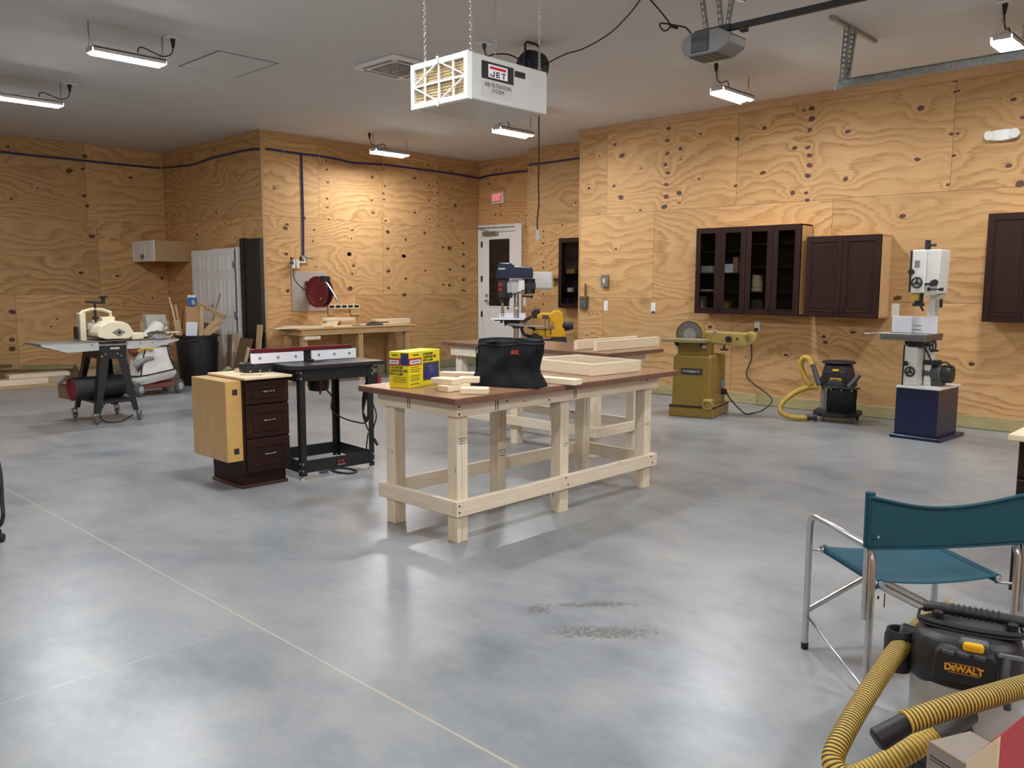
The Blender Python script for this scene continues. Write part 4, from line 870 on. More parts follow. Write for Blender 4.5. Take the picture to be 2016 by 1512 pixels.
def wall_cabinet(name, label, x0, x1, z0, z1, glass, shelves=(), yb=YW, dep=0.32, nd=2):
    yf = yb-dep
    t = T(name, label, 'wall cabinet', ((x0+x1)/2, yb, z0), world=True)
    mb = MB(); th = 0.018; b0 = yf+0.022
    mb.bx(x0, x0+th, b0, yb-0.002, z0, z1, 0.001); mb.bx(x1-th, x1, b0, yb-0.002, z0, z1, 0.001); mb.bx(x0, x1, b0, yb-0.002, z1-th, z1); mb.bx(x0, x1, b0, yb-0.002, z0, z0+th)
    t.part('carcass', mb, 'maplesd')
    mb = MB(); mb.bx(x0+th, x1-th, yb-0.012, yb-0.004, z0+th, z1-th); mb.bx(x0+th, x0+th+0.002, b0, yb-0.004, z0+th, z1-th); mb.bx(x1-th-0.002, x1-th, b0, yb-0.004, z0+th, z1-th); t.part('lining', mb, 'espdark')
    mb = MB(); ring(mb, x0, x1, z0, z1, 0.04, b0-0.004, b0+0.014, 0.001); t.part('face_frame', mb, 'espresso')
    for z in shelves:
        mb = MB(); mb.bx(x0+th, x1-th, b0+0.03, yb-0.012, z-0.009, z+0.009); t.part('shelf', mb, 'espresso')
    w = (x1-x0)/nd
    for k in range(nd):
        u0, u1 = x0+w*k+0.002, x0+w*(k+1)-0.002
        hx = (u1-0.03 if k % 2 == 0 else u0+0.03) if nd > 1 else u0+0.03
        cab_door(t, u0, u1, z0+0.003, z1-0.003, yf, glass, hx)
    return t
yf = YW-0.32
c1a, c1m, c1b = wy(1371, 450, yf).x, wy(1470, 446, yf).x, wy(1578, 439, yf).x
cz0, cz1 = 1.178, 2.284
wall_cabinet('wall_cabinet', 'dark wall cabinet with two glass doors, left half of the pair with tinted panes', c1a, c1m, cz0, cz1, True, (1.46, 1.70, 1.98))
wall_cabinet('wall_cabinet', 'dark wall cabinet with two glass doors, right half holding a stack of rolls', c1m+0.003, c1b, cz0, cz1, True, (1.46, 1.77, 2.06))
c2a, c2b = wy(1588, 466, yf).x, wy(1736, 460, yf).x
wall_cabinet('wall_cabinet', 'shorter dark wall cabinet with two solid doors between glass cabinet and band saw', c2a, c2b, cz0, 2.125, False)
c3a = wy(1946, 420, yf).x
wall_cabinet('wall_cabinet', 'tall dark wall cabinet cut by the right edge of the photo', c3a, c3a+0.86, cz0, 2.29, False)
# narrow glass cabinet in the recess
a, b = wy(1110, 469, YM-0.05), wy(1145, 468, YM-0.05)
t = wall_cabinet('wall_cabinet', 'narrow dark cabinet with one glass door in the wall recess behind the scroll saw', a.x-0.02, a.x+0.50, 1.165, 2.305, True, (1.42, 1.72, 2.02), YM, 0.16, 1)
# what stands in the glass cabinets
def item(name, label, cat, mb, m, loc, group=None):
    o = mk(name, mb, m); o.location = loc; tag(o, label, cat, group); return o
yi = YW-0.14
def sbox(w, d, h, bev=0.002): mb = MB(); mb.bx(-w/2, w/2, -d/2, d/2, 0, h, bev); return mb
def onsh(px, py, z): p = wy(px, py, yi); return (p.x, yi, z)
item('storage_box', 'blue and white box on the middle shelf of the left glass cabinet', 'box', sbox(0.22, 0.12, 0.09), 'lightgrey', onsh(1393, 530, 1.709))
item('storage_box', 'white box behind the second glass door on the middle shelf', 'box', sbox(0.18, 0.12, 0.11), 'brightwhite', onsh(1436, 530, 1.709))
item('storage_box', 'tall brown carton beside the white box behind the second glass door', 'box', sbox(0.07, 0.12, 0.20), 'card', onsh(1452, 526, 1.709))
item('storage_box', 'pale upright carton on the cabinet floor behind the first glass door', 'box', sbox(0.09, 0.12, 0.20), 'lightgrey', onsh(1381, 600, 1.197))
item('storage_box', 'yellowish jar box on the cabinet floor behind the second glass door', 'box', sbox(0.10, 0.10, 0.14), 'mustard', onsh(1432, 600, 1.197))
item('notepad', 'thin white pad on the lower shelf of the left glass cabinet', 'notepad', sbox(0.14, 0.12, 0.022), 'paper', onsh(1392, 570, 1.469))
rp_ = onsh(1490, 575, 1.469)
for k in range(8):
    mb = MB(); mb.lathe([(0.02, 0.0), (0.065, 0.0), (0.07, 0.004), (0.07, 0.022), (0.065, 0.026), (0.02, 0.026)], n=24)
    o = item('abrasive_roll', 'pale roll in the stack of rolls behind the third glass door', 'roll', mb, 'paleply', (rp_[0], rp_[1], 1.470+k*0.0262), 'rolls stacked behind the third glass door')
item('storage_bin', 'grey tapered bin on the cabinet floor below the stack of rolls', 'bin', MB().box((0, 0, 0.09), (0.15, 0.13, 0.18), None, 0.01), 'darkgrey', onsh(1493, 600, 1.197))
p_ = (a.x+0.2, YM-0.07, 0)
item('storage_box', 'gold coloured box on the upper shelf of the narrow recess cabinet', 'box', sbox(0.17, 0.08, 0.075), 'mustardlt', (p_[0], p_[1], 1.729))
item('small_part', 'white bracket on the lower shelf of the narrow recess cabinet', 'hardware', sbox(0.10, 0.06, 0.07), 'offwhite', (p_[0]-0.02, p_[1], 1.429))
item('can', 'dark blue can at the bottom of the narrow recess cabinet', 'can', MB().cyl((0, 0, 0), (0, 0, 0.16), 0.05), 'navy', (p_[0]-0.08, p_[1], 1.184))
# little white over-fridge cabinet in the alcove corner
xr = wy(302, 476, 6.15).x; yfw = 6.15; xl = XL+0.002
t = T('corner_cabinet', 'small white two door cabinet with tan side mounted high in the left corner', 'wall cabinet', ((xl+xr)/2, YR, 1.92), world=True)
mb = MB(); mb.bx(xl, xr, yfw+0.02, YR-0.001, 1.915, 2.262, 0.002); t.part('carcass', mb, 'tanside')
for k in range(2):
    w = (xr-xl)/2; u0, u1 = xl+w*k+0.003, xl+w*(k+1)-0.003
    mb = MB(); ring(mb, u0, u1, 1.915, 2.265, 0.06, yfw, yfw+0.02); mb.bx(u0+0.06, u1-0.06, yfw+0.006, yfw+0.016, 1.97, 2.21); mb.bx(u0+0.085, u1-0.085, yfw+0.001, yfw+0.012, 1.995, 2.185, 0.004)
    d = t.part('door', mb, 'white'); hx = u1-0.025 if k == 0 else u0+0.025
    mb = MB(); mb.tube([(hx, yfw, 1.955), (hx, yfw-0.025, 1.965), (hx, yfw-0.025, 2.03), (hx, yfw, 2.04)], 0.006, 6); mb.bx(hx-0.03, hx+0.03, yfw-0.012, yfw-0.002, 1.99, 2.005); t.part('handle', mb, 'black', d)
# ================================================================== work benches
def bench(name, label, x0, x1, y0, y1, ztop, th, legs_x, legs_y, m_top, m_edge, m_leg, ap=(0.775, 0.864), low=(0.172, 0.265), lowlist=(1, 1, 1, 1), apx=0.085, leg=0.088, stamps=()):
    """table top box; legs at every (x, y) given as near corner; aprons and low stretchers outside the legs"""
    t = T(name, label, 'workbench', ((x0+x1)/2, (y0+y1)/2, 0), world=True)
    mb = MB(); mb.bx(x0, x1, y0, y1, ztop-th, ztop, 0.0035, 2)
    tp = t.part('tabletop', mb, m_edge)
    mb = MB(); mb.bx(x0+0.004, x1-0.004, y0+0.004, y1-0.004, ztop-0.002, ztop+0.001); t.part('top_surface', mb, m_top, tp)
    lx0, lx1 = legs_x[0], legs_x[-1]+leg; ly0, ly1 = legs_y[0], legs_y[-1]+leg
    for x in legs_x:
        for y in legs_y:
            mb = MB(); mb.bx(x, x+leg, y, y+0.038, 0.0, ap[0]+0.06, 0.003); mb.bx(x, x+leg, y+0.0395, y+leg, 0.0, ap[0]+0.06, 0.003)
            t.part('leg', mb, m_leg)
    g = 0.038
    for k, (z0, z1, nm) in enumerate(((ap[0], ap[1], 'apron'), (low[0], low[1], 'stretcher'))):
        for q in range(4):
            if nm == 'stretcher' and not lowlist[q]: continue
            mb = MB()
            if q == 0: mb.bx(lx1, lx1+g, ly0-g, ly1+g, z0, z1, 0.003)
            if q == 1: mb.bx(lx0-g, lx0, ly0-g, ly1+g, z0, z1, 0.003)
            if q == 2: mb.bx(lx0, lx1, ly0-g, ly0, z0, z1, 0.003)
            if q == 3: mb.bx(lx0, lx1, ly1, ly1+g, z0, z1, 0.003)
            t.part(nm, mb, m_leg)
    return t
LGX, LGY = (-4.30, -3.708), (3.318, 4.262, 5.238)
b1 = bench('workbench', 'near workbench of white pine with brown top, carrying the black tool bag', -4.41, -3.49, 3.185, 5.485, 0.90, 0.036, LGX, LGY, 'top', 'topedge', 'pine')
def stamp(t, c, r, u, w, h, rows=2):
    c, r, u = V(c), V(r), V(u); mb = MB(); n = r.cross(u)
    for k in range(rows):
        q = 0
        while q < 5:
            if random.random() > 0.15:
                p = c+r*(w*(q-2)/5)+u*(h*(k-(rows-1)/2)/rows); a_ = w*0.15*random.uniform(.7, 1.1); b_ = h*0.30/rows*random.uniform(.6, 1.2)
                mb.box(p, (1, 1, 1), MX((r*a_, u*b_, n*0.0012)).transposed())
            q += 1
    t.part('lumber_stamp', mb, 'stamp')
fx = -3.6185
stamp(b1, (fx, 3.362, 0.62), (0, 1, 0), (0, 0, 1), 0.06, 0.045, 3); stamp(b1, (fx, 4.306, 0.47), (0, 1, 0), (0, 0, 1), 0.06, 0.03); stamp(b1, (fx, 5.28, 0.50), (0, 1, 0), (0, 0, 1), 0.07, 0.025)
stamp(b1, (-4.25, 3.3165, 0.48), (1, 0, 0), (0, 0, 1), 0.06, 0.03); stamp(b1, (-4.2105, 4.30, 0.33), (0, 1, 0), (0, 0, 1), 0.07, 0.06, 3)
for (yy, zz, vx) in ((3.60, 0.82, 0), (4.35, 0.815, 0)):
    mb = MB(); mb.bx(-3.5825, -3.580, yy, yy+0.006, 0.785, 0.845); mb.bx(-3.5825, -3.580, yy+0.02, yy+0.026, 0.785, 0.845); b1.part('pencil_mark', mb, 'stamp')
mb = MB(); mb.bx(-4.03, -4.024, 3.2785, 3.281, 0.785, 0.85); mb.bx(-4.01, -4.004, 3.2785, 3.281, 0.785, 0.85); b1.part('pencil_mark', mb, 'stamp')
mb = MB()
for (y, z) in ((3.30, 0.835), (3.30, 0.79), (3.30, 0.24), (3.30, 0.20), (4.28, 0.25), (4.30, 0.20), (5.28, 0.25), (5.30, 0.20), (4.1, 0.80), (4.28, 0.85), (5.2, 0.84), (3.7, 0.83)): mb.cyl((-3.583, y, z), (-3.578, y, z), 0.006, n=8)
b1.part('screw_heads', mb, 'knot')

B2X, B2Y = (-6.42, -5.63, -4.67), (5.87, 6.45)
b2 = bench('workbench', 'far workbench of white pine with brown top, standing crosswise behind the near one', -6.56, -4.41, 5.80, 6.67, 0.955, 0.036, B2X, B2Y, 'top', 'topedge', 'pine', ap=(0.82, 0.919), low=(0.19, 0.28))
# back bench against the wall
s_ = 1.0
BBZ = 0.87
b3 = bench('workbench', 'amber pine workbench against the back wall with scattered wood on it', XB+0.03, -11.05, 6.92, 9.22, BBZ, 0.02, (XB+0.08, -11.20), (7.02, 8.06, 9.02), 'oldpine', 'oldpine', 'oldpine', ap=(BBZ-0.11, BBZ-0.02), lowlist=(0, 0, 0, 0))
mb = MB(); mb.bx(-11.10, -11.05, 7.02, 7.30, BBZ-0.17, BBZ-0.12, 0.002); b3.part('cleat', mb, 'pine')

# ---------------------------------------------------------------- on the near bench
ZT = 0.9018
# printed carton of a vise
vA, vB, vC = wz(776, 759, ZT), wz(805, 765, ZT), wz(866, 754, ZT)
ang = math.atan2(vC.y-vB.y, vC.x-vB.x); w_ = (vC-vB).length; d_ = 0.15; hh = 0.225
t = T('vise_box', 'yellow printed carton for a carpenters vise on the corner of the near workbench', 'carton', (vB.x, vB.y, ZT), ang)
# local: x along right face, y into the box; left face is the plane x = 0
mb = MB(); mb.bx(0, w_, 0, d_, 0, hh, 0.0015); bd = t.part('carton', mb, 'vivid')
e = 0.0008; wl = w_*0.40
def fq(nm, x0, x1, z0, z1, m): mb = MB(); mb.bx(x0, x1, -e, 0.0002, z0, z1); return t.part(nm, mb, m, bd)
def sq(nm, y0, y1, z0, z1, m): mb = MB(); mb.bx(-e, 0.0002, y0, y1, z0, z1); return t.part(nm, mb, m, bd)
fq('red_band', 0, wl, hh*0.62, hh*0.82, 'redprint'); sq('red_band', 0, d_, hh*0.62, hh*0.82, 'redprint')
e = 0.0014
fq('brand_plate', wl*0.10, wl*0.92, hh*0.66, hh*0.77, 'brightwhite'); sq('brand_plate', d_*0.50, d_*0.97, hh*0.66, hh*0.77, 'brightwhite')
sq('corner_picture', 0.0, d_*0.40, hh*0.64, hh*0.97, 'photo'); fq('vise_picture', wl*1.12, w_*0.97, hh*0.15, hh*0.66, 'photo')
mb = MB(); e2 = 0.003; px0, px1 = wl*1.15, w_*0.95
mb.prism([(px0+0.01, hh*0.22), (px1-0.02, hh*0.17), (px1-0.005, hh*0.36), (px1-0.03, hh*0.58), (px0+0.04, hh*0.63), (px0+0.03, hh*0.45), (px0, hh*0.36)], -e2, -0.001, 'xz'); t.part('vise_drawing', mb, 'blueprint', bd)
mb = MB()
for k in range(3): mb.box((px0+0.06+k*0.018, -0.0034, hh*0.46), (0.005, 0.001, hh*0.24), MX.Rotation(R(-18), 3, 'Y'))
t.part('drawing_lines', mb, 'steel', bd)
mb = MB(); mb.prism([(d_*0.05, hh*0.68), (d_*0.34, hh*0.66), (d_*0.36, hh*0.80), (d_*0.2, hh*0.93), (d_*0.08, hh*0.9)], -e2, -0.001, 'yz'); t.part('vise_drawing', mb, 'blueprint', bd)
t.text('title', '6" ECONOMY\nCARPENTERS VISE\nWITH CLAMP', 0.021, (wl*1.10, -0.0012, hh*0.81), (1, 0, 0), (0, 0, 1), 'ink', bd, 'LEFT', 0.0003, 0.88, bold=0.0006)
t.text('title', '6" ECONOMY\nCARPENTERS VISE\nWITH CLAMP', 0.022, (-0.0012, d_*0.98, hh*0.47), (0, -1, 0), (0, 0, 1), 'ink', bd, 'LEFT', 0.0003, 0.78, bold=0.0006)
mb = MB()
for k in range(9):
    if k % 4 != 3: mb.bx(wl*0.15, wl*random.uniform(.75, .95), -0.0012, 0, hh*(0.56-k*0.058), hh*(0.575-k*0.058))
for k in range(4): mb.bx(-0.0012, 0, d_*0.12, d_*random.uniform(.8, .94), hh*(0.29-k*0.045), hh*(0.302-k*0.045))
mb.bx(wl*0.3, wl*0.8, -0.0012, 0, hh*0.89, hh*0.92); mb.bx(-0.0012, 0, d_*0.55, d_*0.85, hh*0.89, hh*0.92)
for k in range(7): mb.bx(wl*(0.2+k*0.09), wl*(0.25+k*0.09), -0.0022, 0, hh*0.70, hh*0.74)
for k in range(5): mb.bx(-0.0022, 0, d_*(0.58+k*0.07), d_*(0.62+k*0.07), hh*0.70, hh*0.74)
t.part('small_print', mb, 'ink', bd)
# four wood off-cuts
def block(label, px, z, L, W, Hh, ang, m='pine2'):
    p = wz(px[0], px[1], z); mb = MB(); mb.bx(0, L, 0, W, 0, Hh, 0.003)
    o = mk('wood_block', mb, m); o.location = (p.x, p.y, z); o.rotation_euler = (0, 0, ang); tag(o, label, 'wood block', 'pine off-cuts beside the tool bag'); return o
A0 = R(28)
block('lower left pine block of the little stack in front of the vise carton', (862, 770), ZT, 0.09, 0.19, 0.037, R(2))
block('lower right pine block of the little stack next to the tool bag', (905, 776), ZT, 0.17, 0.10, 0.035, R(40))
block('upper pine block lying on top of the little stack by the vise carton', (848, 755), ZT+0.0385, 0.17, 0.11, 0.036, R(8))
block('upper rear pine block on the little stack, nearest the tool bag', (902, 754), ZT+0.0385, 0.13, 0.085, 0.034, R(42))
o = board('wood_strip', 'long pine strip lying behind the little block stack, half hidden by the bag', 'board', wz(868, 742, ZT)+V((0, 0, 0.019)), wz(945, 744, ZT)+V((0, 0, 0.019)), 0.09, 0.036, 'pine2')
a, b = wz(1068, 752, ZT), wz(1146, 752, ZT)
q0 = wz(1090, 752, ZT); q1 = wz(1146, 757, ZT)
dirv = (q1-q0).normalized()
board('wood_strip', 'straight pine stick lying on the near bench beside the tool bag', 'board', q1-dirv*0.62+V((0, 0, 0.0195))-V((dirv.y, -dirv.x, 0))*0.045*-1, q1+V((0, 0, 0.0195))-V((dirv.y, -dirv.x, 0))*0.045*-1, 0.088, 0.037, 'pine2')
# open square frame of pine boards
f0, f1, f2 = wz(1166, 741, ZT), wz(1262, 731, ZT), wz(1062, 735, ZT)
ex = (f1-f0).normalized(); ey = V((-ex.y, ex.x, 0)); 
if (f2-f0).dot(ey) < 0: ey = -ey
Lx, Ly = (f1-f0).length, 0.66
t = T('shallow_pine_box', 'open rectangular box of white pine boards lying on the near bench right of the bag', 'wooden box', (f0.x, f0.y, ZT), math.atan2(ex.y, ex.x))
fh = 0.086; ft = 0.037; Yn = Ly if ey.dot(V((-ex.y, ex.x, 0))) > 0 else -Ly
sg = 1 if Yn > 0 else -1
def fb(nm, x0, x1, y0, y1): mb = MB(); mb.bx(x0, x1, y0*sg, y1*sg, 0, fh, 0.003); t.part(nm, mb, 'pine2')
fb('front_board', 0, Lx, 0, ft); fb('rear_board', 0, Lx, Ly-ft, Ly); fb('side_board', 0, ft, ft, Ly-ft); fb('side_board', Lx-ft, Lx, ft, Ly-ft)
# two stacked boards on the far bench
Z2T = 0.957
g0, g1 = wz(1175, 692, Z2T), wz(1298, 681, Z2T)
dd = (g1-g0).normalized(); nn = V((-dd.y, dd.x, 0))
board('pine_board', 'front pine board on edge on the far workbench, nearer to the wood frame', 'board', g0+V((0, 0, 0.045))+nn*0.02, g1+V((0, 0, 0.045))+nn*0.02, 0.038, 0.088, 'pine2')
h0 = wz(1143, 690, Z2T); h1 = h0+dd*0.95
board('pine_board', 'rear pine board on edge on the far workbench, sticking out left behind the front one', 'board', h0+V((0, 0, 0.045))+nn*0.06, h1+V((0, 0, 0.045))+nn*0.06, 0.038, 0.088, 'pine2')
# ---------------------------------------------------------------- tool bag
bp = wz(990, 770, ZT); 
bl, br_ = wz(937, 755, ZT), wz(1069, 763, ZT)
ang = math.atan2((br_-bl).y, (br_-bl).x)
L = (br_-bl).length
fw = wz(990, 770, ZT); ey = V((-math.sin(ang), math.cos(ang), 0))
org = wz(993, 770, ZT)
Wd = 0.27; hb = 0.29
bc = (bl+br_)/2
bc = bc+ey*0.02
t = T('tool_bag', 'black nylon tool bag with red lettering slumped on the near workbench', 'tool bag', (bc.x, bc.y, ZT), ang)
mb = MB()
def bagp(u, v):
    a_ = 2*math.pi*u; z = v
    # soft rectangular plan that narrows to the zipped bar on top
    n_ = 4.5-2.0*math.sin(min(1, z)*math.pi)
    c, s = math.cos(a_), math.sin(a_)
    rx = L/2*(1.0-0.07*math.sin(z*math.pi)**1.5-0.05*z); ry = Wd/2*(1.0-0.66*z**1.4)
    k = (abs(c)**n_+abs(s)**n_)**(-1/n_)
    p = V((c*k*rx, s*k*ry, z*hb))
    w = noise.noise((p.x*7, p.y*7, p.z*6))*0.026+noise.noise((p.x*15, p.y*15, p.z*6+3))*0.022+noise.noise((p.x*34, p.y*30, p.z*14))*0.004
    p += V((c, s, 0))*w*(0.25+0.9*math.sin(min(1, z*1.05)*math.pi))
    p.z += (0.010*math.sin(u*6.3+1)+noise.noise((p.x*5, p.y*5, 3))*0.018)*z
    if c < -0.3: p.x -= 0.012*(1-z)**3
    return p
mb.grid(bagp, 64, 26)
top = [bagp(i/64, 1.0) for i in range(64)]
f = mb.bm.faces.new([mb.bm.verts.new(p) for p in top]); bot = [bagp(i/64, 0.0) for i in range(64)]
mb.bm.faces.new([mb.bm.verts.new(V((p.x, p.y, 0.0008))) for p in bot[::-1]])
bmesh.ops.remove_doubles(mb.bm, verts=mb.bm.verts, dist=0.0015); bmesh.ops.recalc_face_normals(mb.bm, faces=mb.bm.faces)
bo = t.part('bag_body', mb, 'bag')
mb = MB(); mb.tube([bagp(i/64, 0.93)*1.0+V((0, 0, 0.0)) for i in range(64)], 0.006, 6, 0, True); t.part('top_piping', mb, 'rubber')
mb = MB(); ys = [-0.02, 0.02]; mb.tube([V((-L*0.47, 0, hb*0.99)), V((-L*0.2, 0, hb*1.035)), V((L*0.2, 0.01, hb*1.03)), V((L*0.46, 0, hb*1.0))], 0.008, 6, 4); t.part('zip', mb, 'rubber')
mb = MB()
for s in (-1, 1): mb.tube([bagp(0.75+s*0.16, z)*1.015 for z in (0.05, 0.3, 0.6, 0.85)]+[V((s*0.05, -0.06, hb*1.0))], 0.009, 6, 4, flat=0.3)
t.part('web_straps', mb, 'bag')
q = bagp(0.75+0.055, 0.76)
t.text('red_lettering', 'SKIL', 0.036, (q.x-0.005, q.y-0.014, q.z), (1, 0.05, 0), (0, 0.22, 1), 'brightred', bo, sx=0.85, font_shear=0.2, bold=0.001)

# ---------------------------------------------------------------- clutter on the back bench
ZB = BBZ+0.0012
def bb(label, px0, px1, y_off, w, h, m='pine2', z=ZB, name='wood_piece'):
    """a board lying along the wall, seen between two places on the bench"""
    X = -11.30+y_off; a, b = wx(px0, 640, X), wx(px1, 640, X)
    return board(name, label, 'wood piece', (X, a.y, z+h/2), (X, b.y, z+h/2), w, h, m, group='wood pieces on the back bench')
bb('long thin pine board along the front left of the back bench', 540, 632, 0.10, 0.10, 0.02)
bb('pale sheet strip lying under the left boards of the back bench', 553, 640, -0.12, 0.16, 0.03, 'paleply')
bb('lowest block of the left stack on the back bench', 628, 660, -0.05, 0.12, 0.055)
bb('second block of the left stack on the back bench', 640, 663, -0.05, 0.11, 0.04, z=ZB+0.056)
bb('top block of the left stack on the back bench', 632, 664, -0.05, 0.12, 0.045, z=ZB+0.097)
bb('lower amber block of the right stack on the back bench', 667, 698, -0.22, 0.12, 0.075, 'oldpine')
bb('upper pale block of the right stack on the back bench', 664, 696, -0.22, 0.12, 0.05, 'pine2', ZB+0.076)
bb('pale flat strip in the middle front of the back bench', 655, 690, 0.08, 0.10, 0.018)
bb('long board pile bottom at the right of the back bench', 740, 803, -0.28, 0.14, 0.05)
bb('long thin board on top at the right of the back bench', 735, 803, -0.28, 0.14, 0.03, 'pine2', ZB+0.051)
bb('short white strip beside the tools on the back bench', 706, 722, -0.05, 0.07, 0.022, 'brightwhite')
o = bb('dark flat saw blade lying on the right of the back bench', 690, 738, 0.06, 0.06, 0.006, 'black', name='hand_saw'); o['category'] = 'hand saw'; del o['group']
o = bb('small yellow handled tool on the front of the back bench', 640, 655, 0.16, 0.03, 0.018, 'orange', name='hand_tool'); o['category'] = 'hand tool'; del o['group']
p = wx(734, 632, -11.25)
mb = MB(); mb.bx(-0.05, 0.05, -0.14, 0.14, 0, 0.03, 0.006); mb.cyl((0, -0.02, 0.03), (0, -0.02, 0.06), 0.04, n=14); mb.beam((0, -0.1, 0.045), (0, 0.28, 0.045), 0.04, 0.02)
item('hand_plane', 'dark hand tool lying among the boards at the right of the back bench', 'hand tool', mb, 'darkgrey', (-11.2, p.y, ZB))
# spirit level on the wall behind the bench, resting on two small blocks
a, b = fB(645, 605), fB(706, 607)
t = T('spirit_level', 'wooden spirit level with dark windows standing on the wall ledge over the back bench', 'level', (XB, (a.y+b.y)/2, a.z), world=True)
mb = MB(); mb.bx(XB+0.002, XB+0.03, a.y, b.y, a.z-0.035, a.z+0.045, 0.002); t.part('body', mb, 'paleply')
mb = MB(); n_ = 5
for k in range(n_): c = a.y+(b.y-a.y)*(k+0.5)/n_; mb.bx(XB+0.029, XB+0.032, c-0.045, c+0.045, a.z-0.012, a.z+0.03, 0.004)
t.part('vial_windows', mb, 'black')
for k, (pa, lab) in enumerate(((650, 'left'), (694, 'right'))):
    q = fB(pa, 614); mb = MB(); mb.bx(0.001, 0.025, -0.05, 0.05+0.08*k, -0.10, -0.002, 0.002); o = item('ledge_block', f'amber wood block under the {lab} end of the spirit level', 'wood block', mb, 'oldpine', (XB, q.y, a.z-0.036))
# ================================================================== drawer cabinet
cx0, cx1, cy0, cy1 = -6.24, -5.735, 3.10, 3.475
t = T('drawer_cabinet', 'dark three drawer base cabinet with an unfinished plywood lid standing left of the router table', 'drawer cabinet', ((cx0+cx1)/2, (cy0+cy1)/2, 0), world=True)
mb = MB(); mb.bx(cx0, cx1, cy0, cy1, 0.115, 0.832, 0.002); t.part('carcass', mb, 'espresso')
mb = MB(); mb.bx(cx0, cx1-0.05, cy0+0.003, cy1-0.003, 0.0, 0.116, 0.002); t.part('toe_kick', mb, 'espresso')
mb = MB(); mb.bx(cx0-0.012, cx1-0.04, cy0-0.012, cy1+0.012, 0.0, 0.022, 0.006); t.part('base_moulding', mb, mat('worn_brown_moulding', (0.09, 0.035, 0.028), 0.5))
for (z0, z1) in ((0.645, 0.815), (0.388, 0.632), (0.128, 0.376)):
    f0, f1 = cy0+0.012, cy1-0.002; xf = cx1+0.02
    mb = MB(); mb.bx(cx1-0.002, xf, f0, f1, z0, z1, 0.004)
    w = 0.062
    for q in ((f0+w, f1-w, z0+0.045, z0+0.055), (f0+w, f1-w, z1-0.055, z1-0.045), (f0+w-0.008, f0+w+0.002, z0+0.045, z1-0.045), (f1-w-0.002, f1-w+0.008, z0+0.045, z1-0.045)): mb.bx(xf-0.004, xf+0.006, q[0], q[1], q[2], q[3], 0.003)
    d = t.part('drawer', mb, 'espresso')
    zc = (z0+z1)/2+0.008; yc = (f0+f1)/2
    mb = MB(); mb.tube([(xf, yc-0.052, zc), (xf+0.018, yc-0.045, zc+0.002)]+[(xf+0.026, yc-0.036+0.012*k, zc+0.003*(1 if k % 2 else -1)) for k in range(7)]+[(xf+0.018, yc+0.045, zc-0.002), (xf, yc+0.052, zc)], 0.0045, 7, 4)
    for s in (-1, 1): mb.sphere((xf+0.02, yc+s*0.042, zc), 0.008, n=8)
    t.part('pull_handle', mb, mat('antique_nickel', (0.25, 0.22, 0.20), 0.3, 0.9, var=0.4, nscale=90), d)
mb = MB(); mb.bx(cx0-0.03, cx1+0.045, cy0-0.005, cy1+0.02, 0.833, 0.850, 0.002); 
o = mk('plywood_square', mb, 'paleply'); tag(o, 'square pale plywood sheet lying on top of the dark drawer cabinet', 'board')
mb = MB(); mb.prism([(0, 0), (0.15, 0.02), (0.155, 0.06), (0.09, 0.07), (0.085, 0.045), (0.0, 0.04)], 0, 0.012, 'xy', 0.002); p = wz(486, 739, 0.851); o = item('wood_scrap', 'small notched wood scrap on the plywood sheet over the drawer cabinet', 'wood scrap', mb, 'paleply', (p.x-0.05, p.y-0.03, 0.8508)); o.rotation_euler = (0, 0, R(38))
mb = MB(); mb.bx(0, 0.11, 0, 0.035, 0, 0.012, 0.002); p = wz(480, 733, 0.851); o = item('wood_scrap', 'thin wood strip behind the notched scrap on the drawer cabinet lid', 'wood scrap', mb, 'paleply', (p.x-0.09, p.y-0.03, 0.8508)); o.rotation_euler = (0, 0, R(48))
# maple box hung on its left side
t = T('maple_cabinet_panel', 'light maple box panel with two dark hinge holes on the drawer cabinet side', 'cabinet panel', (-6.0, cy0-0.06, 0.2), world=True)
px0, px1, py0, py1 = cx0-0.05, cx1-0.02, cy0-0.128, cy0-0.002
mb = MB(); mb.bx(px0, px1, py0, py1, 0.222, 0.828, 0.003); t.part('panel', mb, 'maple')
mb = MB(); mb.bx(px1, px1+0.002, py0, py1-0.0, 0.224, 0.826); t.part('edge_strip', mb, mat('amber_edge', (0.60, 0.36, 0.12), 0.4))
for z in (0.745, 0.30):
    mb = MB(); mb.bx(px1+0.0015, px1+0.006, cy0-0.075, cy0-0.035, z-0.022, z+0.022, 0.008); t.part('hinge_cup', mb, 'ink')

# ================================================================== router table
ra = R(-4.2)
t = T('router_table', 'black steel router table with white fence and maroon rail beside the drawer cabinet', 'router table', (-5.69, 3.555, 0), ra)
